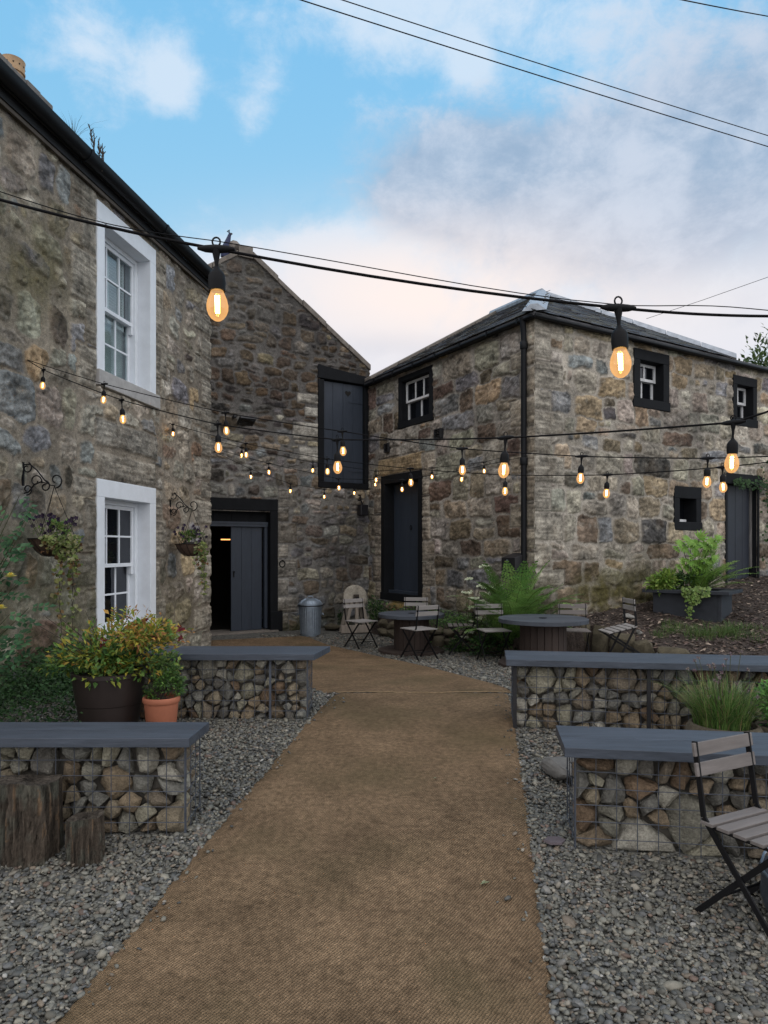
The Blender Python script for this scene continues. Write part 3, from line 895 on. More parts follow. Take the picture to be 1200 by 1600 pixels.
# floodlight on the gable
fs, fz = WG.s(380), WG.z(380, 660)
mb = MB()
c = WG.p(fs, fz, .17); ux = Vector((WG.u.x, WG.u.y, 0)); nn = Vector((WG.n.x, WG.n.y, 0))
fd = (nn * .45 + Vector((0, 0, -.9))).normalized(); fu = ux.cross(fd).normalized()
Mx = Matrix((ux, fu, fd)).transposed()
mb.box(c, (.30, .22, .05), M=Mx); mb.box(c - fd * .045, (.2, .13, .04), M=Mx)
fl = thing('floodlight', 'black floodlight angled down on the gable wall', 'floodlight', c)
obj('lamp_body', mb, M['box'], fl, bevel=.006)
mb = MB(); mb.box(c + fd * .0265, (.26, .18, .003), M=Mx); obj('lens', mb, M['panedark'], fl)
mb = MB(); mb.bar(WG.p(fs, fz + .02, .0), c - fd * .05, .05, .02); WG.box(mb, fs - .05, fs + .05, fz - .05, fz + .07, .0, .025); obj('mounting_arm', mb, M['box'], fl)
s2, z2 = WG.s(364), WG.z(364, 652)
mb = MB(); mb.tube([WG.p(s2, z2, 0), WG.p(s2, z2, .07)], .022, 10); mb.lathe([(.0, -.035), (.03, -.025), (.036, 0), (.028, .03), (0, .035)], WG.p(s2, z2 - .0, .09), 12)
tag(obj('motion_sensor', mb, M['box'], smooth=50), 'tiny black motion sensor beside the floodlight on the gable', 'sensor')
# small iron lantern below the loft door
s3, z3 = WG.s(562), WG.z(562, 793)
ln = thing('wall_lantern', 'small black iron fitting on the dark stones under the loft door', 'lantern', WG.p(s3, z3 - .2, .1))
mb = MB(); WG.box(mb, s3 - .09, s3 + .09, z3 - .17, z3 + .05, .05, .2); obj('lamp_case', mb, M['box'], ln, bevel=.02)
mb = MB(); mb.tube([WG.p(s3 - .02, z3 + .18, 0), WG.p(s3 - .04, z3 + .2, .08), WG.p(s3, z3 + .04, .13)], .015, 8); WG.box(mb, s3 - .05, s3 + .03, z3 + .1, z3 + .26, .0, .02)
obj('bracket', mb, M['iron'], ln)

# ------------------------------------------------------------------ the slate roofed barn on the right
EZ = 4.84
barn = thing('slate_roofed_barn', 'stone barn with hipped slate roof and black painted door and window surrounds', 'barn', (WB.p(3.2, 0, -2.5)))
LB = 6.6


def wrect(W, x0, x1, yt, yb, xr=None):
    """wall rectangle from photo columns and the rows of its left edge"""
    s0, s1 = W.s(x0), W.s(x1)
    x = x0 if xr is None else xr
    return min(s0, s1), max(s0, s1), W.z(x, yb), W.z(x, yt)


dA = wrect(WA, 596, 660.5, 745, 936); wA = wrect(WA, 623, 677, 591, 671)
w2 = wrect(WB, 990, 1045, 543, 635); w3 = wrect(WB, 1145, 1182, 585, 664); ws = wrect(WB, 1053, 1095, 759, 828); d3 = wrect(WB, 1133, 1186, 742, 914)
QA = []
z = -.1; k = 0
while z < EZ:
    h = r_.uniform(.26, .44); w = .52 if k % 2 else .30
    QA.append((-.4, w, z, z + h, (.28, .245, .195))); z += h + .012; k += 1
QA.append((dA[0] - .10, dA[1] + .12, dA[3], dA[3] + .34, (.30, .225, .135)))
for side in (0, 1):
    z = dA[2]; k = side
    while z < dA[3] - .1:
        h = r_.uniform(.3, .5); w = r_.uniform(.2, .42)
        if side == 0: QA.append((dA[0] - w, dA[0] + .02, z, z + h, (.27, .235, .19)))
        else: QA.append((dA[1] - .02, dA[1] + min(w, 4.86 - dA[1]), z, z + h, (.27, .235, .19)))
        z += h + .012; k += 1
stone_wall('wall', WA, -.034, tC + .02, -.15, EZ, .0145, ST_A, 15, barn,
           [(dA[0] + .05, dA[1] - .05, dA[2] + .05, dA[3] - .05), (wA[0] + .04, wA[1] - .04, wA[2] + .05, wA[3] - .04)], quoins=QA, flat=[dA, wA],
           moss=[(1.5, .3, 2.2, .35, .6, (.05, .048, .03)), (3.6, .45, .5, .2, .8, (.24, .17, .05)), (.3, .4, .5, .9, .5, (.06, .06, .045))])
QB = []
z = -.1; k = 0
while z < EZ:
    h = r_.uniform(.26, .44); w = .58 if k % 2 else .32
    QB.append((-.4, w, z, z + h, (.30, .275, .23))); z += h + .012; k += 1
stone_wall('wall', WB, -.034, LB, -.15, EZ, .0150, ST_B, 23, barn,
           [(q[0] + .05, q[1] - .05, q[2] + .05, q[3] - .05) for q in (w2, w3, ws, d3)], quoins=QB, flat=[(q[0] - .02, q[1] + .02, q[2], q[3]) for q in (w2, w3, ws, d3)],
           moss=[(1.5, .75, .8, .45, .95, (.10, .085, .028)), (.6, .5, .9, .45, .8, (.06, .055, .03)), (2.3, .8, .8, .5, .7, (.095, .085, .035)), (4, .9, 1.5, .35, .6, (.05, .048, .03)), (3.75, 3.6, .18, .7, .55, (.05, .048, .045))])
mb = MB()
p_back = lambda s, d: WB.p(s, 0, d)
WB.box(mb, LB - .3, LB - .003, -.2, EZ, -5.4, -.06); WB.box(mb, -.0, LB, -.2, EZ, -5.8, -5.41)
obj('wall', mb, M['coping'], barn)


def opening_fix(W, q, tj, tl, tb, kind, parent, nx=2, ny=1, open_sash=False, dep=.16, flip=1):
    a0, a1, z0, z1 = q
    mb = MB()
    W.box(mb, a0, a1, z1 - tl, z1, -.24, .016); W.box(mb, a0 - (.02 if tb else 0), a1 + (.02 if tb else 0), z0, z0 + tb, -.24, .022)
    W.box(mb, a0, a0 + tj, z0 + tb + .001, z1 - tl - .001, -.24, .014); W.box(mb, a1 - tj, a1, z0 + tb + .001, z1 - tl - .001, -.24, .014)
    o = obj(kind, mb, M['black'], parent, bevel=.008)
    return o, (a0 + tj, a1 - tj, z0 + tb, z1 - tl)


# window on the left face: four light sash, its right lower pane shut back
o, (b0, b1, c0, c1) = opening_fix(WA, wA, .12, .10, .12, 'window', barn)
mid = .5 * (c0 + c1)
sash(o, WA, b0 + .004, b1 - .004, mid - .02, c1 - .004, -.085, 3, 1, M['whiteworn'], M['panedark'], stile=.040, bar=.026)
sash(o, WA, b0 + .004, b1 - .004, c0 + .004, mid + .02, -.13, 2, 1, M['whiteworn'], M['panedark'], stile=.044, bar=.034)
# door on the left face
o, (b0, b1, c0, c1) = opening_fix(WA, dA, .14, .16, .14, 'doorway', barn)
obj('door_leaf', planks(WA, b0 + .004, b1 - .004, c0 + .004, c1 - .004, -.24, -.20, 4, gap=.006, seed=9), M['door'], o, bevel=.003)
mb = MB(); WA.box(mb, b0 + .03, b1 - .03, c0 + .001, c0 + .05, -.198, -.06); obj('threshold', mb, M['door'], o)
mb = MB(); sm_ = .5 * (b0 + b1); mb.tube([WA.p(sm_ - .05 + .03 * math.cos(t), c0 + 1.25 + .04 * math.sin(t), -.185) for t in np.linspace(0, 2 * math.pi, 13)], .008, 6, cap=False)
obj('door_handle', mb, M['iron'], o)
# three windows and a door on the right face
o, (b0, b1, c0, c1) = opening_fix(WB, w2, .15, .17, .15, 'window', barn)
mid = .52 * (c0 + c1) + (c1 + c0) * -.02 + .04
sash(o, WB, b0 + .004, b1 - .004, mid - .02, c1 - .004, -.14, 2, 1, M['whiteworn'], M['panedark'], stile=.045, bar=.03)
sash(o, WB, b0 + .004, b1 - .004, c0 + .004, mid + .02, -.19, 2, 1, M['whiteworn'], M['panedark'], stile=.045, bar=.03)
o, (b0, b1, c0, c1) = opening_fix(WB, w3, .12, .16, .15, 'window', barn)
mid = .5 * (c0 + c1)
sash(o, WB, b0 + .004, b1 - .004, mid - .02, c1 - .004, -.13, 2, 1, M['whiteworn'], M['panedark'], stile=.045, bar=.03)
sash(o, WB, b0 + .004, b1 - .004, c0 + .004, mid + .02, -.18, 2, 1, M['whiteworn'], M['panedark'], stile=.045, bar=.03)
o, (b0, b1, c0, c1) = opening_fix(WB, ws, .14, .20, .14, 'window', barn)
mb = MB(); WB.box(mb, b0 + .06, b0 + .11, c0 + .03, c1 - .003, -.19, -.15); WB.box(mb, b0 + .003, b1 - .06, c0 + .003, c0 + .05, -.19, -.14)
obj('window_frame', mb, M['whiteworn'], o)
mb = MB(); WB.box(mb, b0, b1, c0, c1, -.23, -.225); obj('glass_pane', mb, M['panedark'], o)
a0_, a1_, z0_, z1_ = d3
mb = MB(); WB.box(mb, a0_ - .08, a1_ + .08, z1_ - .15, z1_ + .04, -.24, .03); WB.box(mb, a0_, a0_ + .06, z0_, z1_ - .151, -.24, .012); WB.box(mb, a1_ - .05, a1_, z0_, z1_ - .151, -.24, .012)
o = obj('doorway', mb, M['black'], barn, bevel=.008)
obj('door_leaf', planks(WB, a0_ + .063, a1_ - .12, z0_ + .02, z1_ - .155, -.16, -.12, 4, seed=12), mat('dark_blue_door_paint', (.014, .019, .030), rough=.5, var=.2, vs=4), o, bevel=.003)
mb = MB(); WB.box(mb, a1_ - .112, a1_ - .055, z0_ + .3, z1_ - .155, -.15, -.10); obj('worn_door_post', mb, mat('worn_post', (.13, .125, .12), var=.5, vs=20, stretch=(1, 1, .2)), o)

# roof of the right barn
HW = 3.2; RZ = 6.86; E0 = EZ + .05
ov = .13
Vb = lambda s, t, z: Vector((P_C.x + uB.x * s + uA.x * t, P_C.y + uB.y * s + uA.y * t, z))
eC = Vb(-ov, -ov, E0); eQ = Vb(-ov, tC - .02, E0); eD = Vb(4.7, -ov, E0)
HA_ = 2.9; RQ = 6.82; apex = Vb(HA_, HA_, E0 + (RQ - E0) * (HA_ + ov) / (HW + ov)); rQ = Vb(HW, tC - .02, RQ); eF = Vb(LB + .1, -ov, E0); eG = Vb(LB + .1, tC + .8, E0 + .05); eE = Vb(2 * HW + ov, tC + .8, E0); rE = Vb(HW, tC + .8, RZ)
def slab(mb, poly, t=.05):
    mb.prism([p - Vector((0, 0, .012)) for p in poly], (0, 0, -t))
mb = MB(); slab(mb, [eC, eQ, rQ, apex]); slab(mb, [eC, apex, eD]); slab(mb, [eD, apex, rE + Vector((0, 0, -.3)), eG]); slab(mb, [eD, eG, eF])
roofB = obj('roof', mb, M['roofplain'], barn)


def slates(mb, a, b, up, poly, seed):
    """overlapping slates on a slope: eave from a towards b, slope direction up"""
    r = random.Random(seed)
    u = (b - a).normalized(); L_ = (b - a).length; w = up.normalized(); n = u.cross(w)
    if n.z < 0: n = -n
    pu = [((p - a).dot(u), (p - a).dot(w)) for p in poly]

    def inside(x, y):
        c = False; j = len(pu) - 1
        for i in range(len(pu)):
            if (pu[i][1] > y) != (pu[j][1] > y) and x < (pu[j][0] - pu[i][0]) * (y - pu[i][1]) / (pu[j][1] - pu[i][1]) + pu[i][0]: c = not c
            j = i
        return c
    row = 0; y = -.02; top_ = max(p[1] for p in pu)
    while y < top_:
        x = -.3 + (.12 if row % 2 else 0)
        while x < L_ + .3:
            sw = r.uniform(.17, .27)
            if inside(x + sw / 2, y + .09):
                lift = r.uniform(.012, .020); cc = r.uniform(.7, 1.35); base = r.choice(((.060, .060, .068), (.052, .050, .052), (.075, .070, .066), (.085, .080, .062), (.048, .052, .062)))
                c_ = tuple(k * cc for k in base)
                p0 = a + u * (x + .004) + w * (y + r.uniform(-.01, .01)) + n * (lift + .004); p1 = p0 + u * (sw - .008)
                p3 = a + u * (x + .004) + w * (y + .27) + n * .006; p2 = p3 + u * (sw - .008)
                mb.hexa([p0 - n * .009, p1 - n * .009, p2 - n * .009, p3 - n * .009, p0, p1, p2, p3], c_)
            x += sw
        y += .185; row += 1


mb = MB()
nA_ = (eQ - eC).cross(apex - eC); nB_ = (eD - eC).cross(apex - eC)
upA = nA_.cross(eQ - eC); upB = nB_.cross(eD - eC)
upA = upA if upA.z > 0 else -upA; upB = upB if upB.z > 0 else -upB
slates(mb, eC, eQ, upA, [eC, eQ, rQ, apex], 1); slates(mb, eC, eD, upB, [eC, eD, apex], 2)
obj('roof_slates', mb, M['slate'], roofB)
mb = MB()
for (a, b) in ((eC + Vector((0, 0, .02)), apex), (eD + Vector((0, 0, .02)), apex)):
    n = 6
    for i in range(n):
        p, q = a.lerp(b, i / n), a.lerp(b, (i + .97) / n)
        side = (q - p).cross(Vector((0, 0, 1))).normalized() * (1 if a.x < 4 else .5)
        up_ = Vector((0, 0, .075))
        mb.hexa([p - side * .17 + Vector((0, 0, -.02)), p + side * .17 + Vector((0, 0, -.02)), q + side * .17 + Vector((0, 0, -.02)), q - side * .17 + Vector((0, 0, -.02)),
                 p - side * .05 + up_, p + side * .05 + up_, q + side * .05 + up_, q - side * .05 + up_])
mb.tube([apex + Vector((0, 0, .04)), rQ + Vector((0, 0, .04))], .07, 8)
obj('hip_flashing', mb, M['lead'], roofB, smooth=40)
# skew coping at the far end of the left slope
mb = MB(); n = 5
for i in range(n):
    p = Vb(-ov + (HW + ov) * i / n, tC - .16, E0 + (RQ - E0) * i / n); q = Vb(-ov + (HW + ov) * (i + .985) / n, tC - .16, E0 + (RQ - E0) * (i + .985) / n)
    s_ = Vector((uA.x, uA.y, 0)) * .13
    mb.hexa([p - s_, q - s_, q + s_, p + s_, p - s_ + Vector((0, 0, .075)), q - s_ + Vector((0, 0, .075)), q + s_ + Vector((0, 0, .075)), p + s_ + Vector((0, 0, .075))])
obj('skew_coping', mb, M['coping'], roofB, bevel=.012)
mb = MB()
p = Vb(.1, tC + .2, E0 + .12); q = Vb(1.5, tC + .3, E0 + .45)
mb.prism([p, q, q + Vector((0, .5, .02)), p + Vector((-.1, .5, .02))], (0, 0, .02)); obj('valley_flashing', mb, M['lead'], roofB)
# eaves: a thin dark gutter with brackets on both faces, and the downpipe
mb = MB()
WA.box(mb, -.10, tC - .02, EZ - .02, EZ + .022, .002, .09); WB.box(mb, .004, LB, EZ - .02, EZ + .022, .002, .09)
obj('eaves_board', mb, M['fascia'], barn)
mb = MB()
mb.tube([WA.p(-.10, EZ - .012, .125), WA.p(tC - .05, EZ - .014, .125)], .030, 8); mb.tube([WB.p(-.12, EZ - .012, .125), WB.p(LB, EZ - .014, .125)], .030, 8)
for i in range(7):
    WA.box(mb, .2 + i * .7, .225 + i * .7, EZ - .045, EZ + .022, .091, .16)
obj('gutter', mb, M['gutter'], barn, smooth=50)
dps = WA.s(818, .08)
mb = MB()
mb.tube([WA.p(dps - .03, EZ + .02, .13), WA.p(dps - .02, EZ - .15, .10), WA.p(dps, EZ - .32, .075), WA.p(dps, 1.9, .075), WA.p(dps, .45, .075)], .042, 10)
mb.lathe([(.05, 0), (.056, .01), (.056, .10), (.05, .11)], WA.p(dps, EZ - .42, .075), 12); mb.lathe([(.05, 0), (.056, .01), (.056, .10), (.05, .11)], WA.p(dps, 2.75, .075), 12)
mb.lathe([(.05, 0), (.056, .01), (.056, .10), (.05, .11)], WA.p(dps, 1.2, .075), 12)
obj('downpipe', mb, M['gutter'], barn, smooth=50)
for (px, py, hw, hh) in ((688, 678, .10, .085), (608, 700, .085, .085)):
    s_, z_ = WA.s(px), WA.z(px, py)
    mb = MB(); frame_boxes(mb, WA, s_ - hw, s_ + hw, z_ - hh, z_ + hh, .022, .0, .075)
    WA.box(mb, s_ - hw + .022, s_ + hw - .022, z_ - hh + .022, z_ + hh - .022, .0, .03)
    for k in range(3):
        zz = z_ - hh + .04 + k * .04; WA.box(mb, s_ - hw + .022, s_ + hw - .022, zz, zz + .012, .031, .065)
    obj('wall_vent', mb, M['fascia'], barn, bevel=.004)
# dark post box on the wall behind the fern
s_, z_ = WA.s(803, .14), WA.z(803, 882, .14)
bx = thing('wall_box', 'black metal box fixed to the barn wall above the tall fern', 'box', WA.p(s_, z_ - .2, .1))
mb = MB(); mb.prism([WA.p(s_ - .15, z_ - .22, .02), WA.p(s_ - .15, z_ - .22, .25), WA.p(s_ - .15, z_ + .10, .25), WA.p(s_ - .15, z_ + .17, .02)], (WA.u.x * .30, WA.u.y * .30, 0))
obj('box_body', mb, M['box'], bx, bevel=.008)
mb = MB(); mb.tube([WA.p(s_ + .02, z_ + .06, .24), WA.p(s_ + .02, z_ + .06, .262)], .012, 8); obj('lock', mb, M['zinc'], bx)
for q_ in (-.06, .08):
    mb = MB(); mb.tube([WA.p(s_ + q_, z_ - .02, .24), WA.p(s_ + q_, z_ - .02, .254)], .014, 8); obj('bolt', mb, M['iron'], bx)

# =================================================================== GROUND
xs = np.unique(np.concatenate([[-400, -150, -60, -25], np.arange(-12, 14.01, .25), [25, 60, 150, 400]]))
ys = np.unique(np.concatenate([[-400, -150, -60, -25, -10], np.arange(-6, 1.9, .5), np.arange(2, 13.01, .1), np.arange(13.5, 24, .5), [40, 80, 160, 400]]))
XX, YY = np.meshgrid(xs, ys)
ZZ = g(YY) - .004
idx = np.arange(XX.size).reshape(XX.shape)
Q = np.stack([idx[:-1, :-1], idx[:-1, 1:], idx[1:, 1:], idx[1:, :-1]], -1).reshape(-1, 4)
struct(obj('ground', np_mesh('ground', np.stack([XX, YY, ZZ], -1).reshape(-1, 3), Q), M['gravel'], recenter=False))

# the coir matting path: a straight run up to the crest and a second piece that swings left to the door
def left_edge(Y): return np.interp(Y, [-2, 2.4, 4.52, 5.58, 6.45], [-1.85, -1.14, -.757, -.590, -.455])
def right_edge(Y): return np.interp(Y, [-2, 2.4, 4.52, 6.1, 6.45], [-.04, .590, .892, 1.105, 1.15])
def strip(y0, y1, le, re, dz, n_y=90, n_x=26):
    yy = np.linspace(y0, y1, n_y); V = []
    for y in yy:
        a = float(le(y)) + .006 * math.sin(y * 23) + .005 * math.sin(y * 57); b = float(re(y)) + .006 * math.sin(y * 19 + 1) + .004 * math.sin(y * 61)
        for i in range(n_x):
            t = i / (n_x - 1); x = a + (b - a) * t
            e = min(t, 1 - t)
            V.append((x, y, gf(y) + dz * (0 if e == 0 else 1) + .006 * float(fbm(x * 3, y * 3, 91, 2))))
    idx = np.arange(len(V)).reshape(n_y, n_x)
    Q = np.stack([idx[:-1, :-1], idx[:-1, 1:], idx[1:, 1:], idx[1:, :-1]], -1).reshape(-1, 4)
    return np_mesh('path', np.array(V), Q)
path1 = struct(obj('path', strip(-2, 6.42, left_edge, right_edge, .022), M['coir'], recenter=False))
E2R = [(800, 1084), (794, 1077), (765, 1067), (722, 1056), (680, 1045), (628, 1033), (567, 1020), (513, 1008), (480, 995)]
E2L = [(506, 1084), (470, 1070), (430, 1056), (395, 1044), (365, 1034), (345, 1024), (335, 1014), (329, 1008), (326, 1002)]
pr_ = [hit(*p) for p in E2R]; pl_ = [hit(*p) for p in E2L]
V = []; nx_ = 18
dense = 8
def dens(P):
    out = []
    for i in range(len(P) - 1):
        for k in range(dense): out.append(P[i].lerp(P[i + 1], k / dense))
    return out + [P[-1]]
for a, b in zip(dens(pl_), dens(pr_)):
    for i in range(nx_):
        p = a.lerp(b, i / (nx_ - 1)); e = 0 if i in (0, nx_ - 1) else 1
        V.append((p.x, p.y, gf(p.y) + .014 * e + .003))
ny_ = len(V) // nx_
idx = np.arange(len(V)).reshape(ny_, nx_)
Q = np.stack([idx[:-1, :-1], idx[:-1, 1:], idx[1:, 1:], idx[1:, :-1]], -1).reshape(-1, 4)
struct(obj('path', np_mesh('path_far', np.array(V), Q), M['coir'], recenter=False))
POLY2 = [(p.x, p.y) for p in pl_] + [(p.x, p.y) for p in reversed(pr_)]
# frayed pale hem along the crest of the mat
mb = MB(); r_ = random.Random(2)
pts = []
for i in range(40):
    t = i / 39; x = -.44 + 1.57 * t
    pts.append((x, 6.43 + .02 * math.sin(t * 9) + r_.uniform(-.004, .004), gf(6.43) + .026 + r_.uniform(-.002, .003)))
mb.tube(pts, .006, 5)
struct(obj('path_hem', mb, mat('frayed_hem_fibre', (.22, .16, .095), rough=1, var=.3, vs=30), recenter=False))


def in_poly(X, Y, poly):
    c = np.zeros(X.shape, bool); j = len(poly) - 1
    for i in range(len(poly)):
        xi, yi = poly[i]; xj, yj = poly[j]
        m = ((yi > Y) != (yj > Y)) & (X < (xj - xi) * (Y - yi) / (yj - yi + 1e-12) + xi)
        c ^= m; j = i
    return c


# benches: name, plan quads of the gabion and of the slab (front-left, front-right, back-right, back-left)
def rect(x, y, L, D, ang):
    """front-left corner (x, y), length L to the right, depth D away, turned by ang about z"""
    u = Vector((math.cos(ang), math.sin(ang))); v = Vector((-math.sin(ang), math.cos(ang)))
    p = Vector((x, y))
    return [p, p + u * L, p + u * L + v * D, p + v * D], u, v


AN = R(-8.3)
BEN = {
    'nl': dict(fl=(-3.35, 3.68), L=2.31, D=.28, an=0, sl=.53, skew=.02, h=.488),
    'fl': dict(fl=(-2.02, 5.58), L=1.41, D=.33, an=0, sl=.53, skew=.09, h=.490),
    'fr': dict(fl=(.99, 5.36), L=2.02, D=.36, an=AN, sl=.53, skew=0, h=.50),
    'nr': dict(fl=(.965, 3.55), L=2.0, D=.32, an=AN, sl=.53, skew=0, h=.50),
}
foot = []
for k, b in BEN.items():
    q, u, v = rect(*b['fl'], b['L'], b['D'], b['an']); b['q'], b['u'], b['v'] = q, u, v
    foot.append([(p.x, p.y) for p in q])

# ------------------------------------------------------------------ loose pebbles (nobody could count them)
def ico(sub):
    bm = bmesh.new(); bmesh.ops.create_icosphere(bm, subdivisions=sub, radius=1)
    V = np.array([v.co[:] for v in bm.verts]); Fc = np.array([[v.index for v in f.verts] for f in bm.faces]); bm.free()
    return V, Fc


PALP = np.array([(.135, .132, .112), (.17, .165, .138), (.105, .104, .095), (.20, .188, .152), (.16, .130, .098), (.22, .20, .165), (.12, .122, .120), (.165, .115, .09), (.30, .29, .265), (.075, .078, .074)])
PW = np.array([5, 5, 4, 3, 2.2, 1.6, 3, .5, .35, 2.5]); PW /= PW.sum()


def pebbles(X, Y, r0, sub, lift):
    n = len(X); V0, F0 = ico(sub); nv = len(V0)
    rad = r0 * np.exp(rng.normal(0, .30, n))
    sxyz = np.stack([rad * rng.uniform(.95, 1.55, n), rad * rng.uniform(.75, 1.1, n), rad * rng.uniform(.42, .75, n)], -1)
    # lumpy unit stones
    lump = 1 + .16 * rng.normal(size=(n, nv, 1)) * (.6 if sub > 1 else 1)
    P = V0[None] * lump * sxyz[:, None, :]
    a = rng.uniform(0, 2 * np.pi, n); t = rng.normal(0, .35, n); t2 = rng.normal(0, .35, n)
    ct, st = np.cos(t), np.sin(t)
    x, y, z = P[..., 0], P[..., 1], P[..., 2]
    y, z = y * ct[:, None] - z * st[:, None], y * st[:, None] + z * ct[:, None]
    ct, st = np.cos(t2), np.sin(t2)
    x, z = x * ct[:, None] - z * st[:, None], x * st[:, None] + z * ct[:, None]
    ca, sa = np.cos(a), np.sin(a)
    x, y = x * ca[:, None] - y * sa[:, None], x * sa[:, None] + y * ca[:, None]
    gz = g(Y) + sxyz[:, 2] * rng.uniform(-.3, .9, n) + lift
    V = np.stack([x + X[:, None], y + Y[:, None], z + gz[:, None]], -1).reshape(-1, 3)
    Fc = (F0[None] + (np.arange(n) * nv)[:, None, None]).reshape(-1, 3)
    c = PALP[rng.choice(len(PALP), n, p=PW)] * rng.uniform(.45, 1.25, (n, 1))
    return V, Fc, np.repeat(c, nv, 0)


def scatter(n, x0, x1, y0, y1):
    X = rng.uniform(x0, x1, n); Y = rng.uniform(y0, y1, n)
    k = ~((X > left_edge(Y) + .012) & (X < right_edge(Y) - .012) & (Y < 6.42)) & ~in_poly(X, Y, POLY2)
    for f in foot: k &= ~in_poly(X, Y, f)
    k &= (X > -4.5 + .1545 * Y)                       # not inside the house
    k &= np.abs(X / Y) < .66
    return X[k], Y[k]


sets = []
Xa, Ya = scatter(46000, -2.2, 2.3, 1.9, 3.9); sets.append(pebbles(Xa, Ya, .0088, 2, .003))
Xa, Ya = scatter(88000, -3.6, 3.6, 3.7, 6.9); sets.append(pebbles(Xa, Ya, .0092, 1, .003))
kx = []; ky = []                                     # stones kicked on to the edges of the matting
for _ in range(150):
    y = random.uniform(2.2, 6.3); side = random.random() < .5; o_ = abs(random.gauss(0, .07)); ky.append(y); kx.append(float(left_edge(y)) + o_ if side else float(right_edge(y)) - o_)
sets.append(pebbles(np.array(kx), np.array(ky), .0075, 1, .026))
Xa, Ya = scatter(24000, -2.2, 3.2, 6.7, 12.6)
bk_ = (Ya < 9.0) | (Xa < 2.6); sets.append(pebbles(Xa[bk_], Ya[bk_], .0125, 1, .0))
off = 0; VV = []; FF = []; CC = []
for v, f, c in sets:
    VV.append(v); FF.append(f + off); CC.append(c); off += len(v)
struct(obj('gravel', np_mesh('gravel', np.concatenate(VV), np.concatenate(FF), np.concatenate(CC)), M['pebble'], recenter=False), 'stuff')
del sets, VV, FF, CC

# ------------------------------------------------------------------ raised bed along the barn
KB = [(2.50, 10.35), (3.10, 9.63), (3.48, 9.02), (4.05, 8.2), (4.5, 7.2)]        # stone edging, barn end first


def bank(X, Y):
    X = np.asarray(X, float); Y = np.asarray(Y, float)
    zb = .28 + .172 * (Y - 9.0) + .01 * (X - 3.5) + .05 * fbm(X * 1.4, Y * 1.4, 55, 3)
    ky = np.array([k[1] for k in KB])[::-1]; kx = np.array([k[0] for k in KB])[::-1]
    edge = np.interp(Y, ky, kx)
    inb = sstep(-.02, .08, X - edge)
    zB = np.where(X > edge - .02, zb * inb + (-.3) * (1 - inb), -.3)
    dx = X - P_C.x; dy = Y - P_C.y
    dA_ = dx * WA.n.x + dy * WA.n.y; sA = dx * WA.u.x + dy * WA.u.y
    k = .42 + .10 * np.clip(sA, 0, 2.3) + .05 * fbm(sA * 2, sA * 0, 5, 2)
    za = (.27 + .16 * np.clip(1 - dA_ / k, 0, 1) + .10 * sstep(2, 3.2, sA)) + .05 * fbm(X * 3, Y * 3, 57, 3)
    zA = np.where((dA_ < k) & (sA > -.5) & (sA < 4.8), za, -.3)
    fade = sstep(4.0, 3.2, sA)
    zA = np.where(sA > 3.2, zA * fade - .1 * (1 - fade), zA)
    return np.maximum(zA, zB)


xs = np.arange(-.6, 12.01, .055); ys = np.arange(6.6, 16.5, .055)
XX, YY = np.meshgrid(xs, ys); ZZ = bank(XX, YY)
ZZ = np.where(ZZ < -.2, g(YY) - .12, ZZ) + .02 * fbm(XX * 9, YY * 9, 33, 3)
idx = np.arange(XX.size).reshape(XX.shape)
Q = np.stack([idx[:-1, :-1], idx[:-1, 1:], idx[1:, 1:], idx[1:, :-1]], -1).reshape(-1, 4)
cz = ZZ.ravel()[Q].max(1); gy = g(YY).ravel()[Q].max(1)
Q = Q[cz > gy - .08]
used = np.unique(Q); rm = np.zeros(XX.size, int); rm[used] = np.arange(len(used))
struct(obj('mulch_bed', np_mesh('mulch_bed', np.stack([XX, YY, ZZ], -1).reshape(-1, 3)[used], rm[Q]), M['soilbed'], recenter=False))
bankf = lambda x, y: float(max(bank(np.array([x]), np.array([y]))[0], gf(y)))
mb = MB(); r_ = random.Random(9); n = 0
while n < 9500:
    y = r_.uniform(7.0, 13.2); x = r_.uniform(2.4, .62 * y)
    z = float(bank(np.array([x]), np.array([y]))[0])
    if z < gf(y) + .01 and r_.random() < .97: continue
    z = max(z, gf(y))
    a = r_.uniform(0, 6.28); L_ = r_.uniform(.02, .10); d = Vector((math.cos(a), math.sin(a), r_.uniform(-.3, .45)))
    b_ = r_.uniform(.5, 1.9); c_ = r_.choice(((.085, .058, .045), (.11, .085, .066), (.06, .045, .038), (.19, .15, .12), (.07, .05, .045)))
    mb.leaf((x, y, z + .012), d, (r_.uniform(-.5, .5), r_.uniform(-.5, .5), 1), L_, L_ * r_.uniform(.25, .5), tuple(k * b_ for k in c_), fold=.1)
    n += 1
struct(obj('bark_mulch', mb, M['chip'], recenter=False), 'stuff')


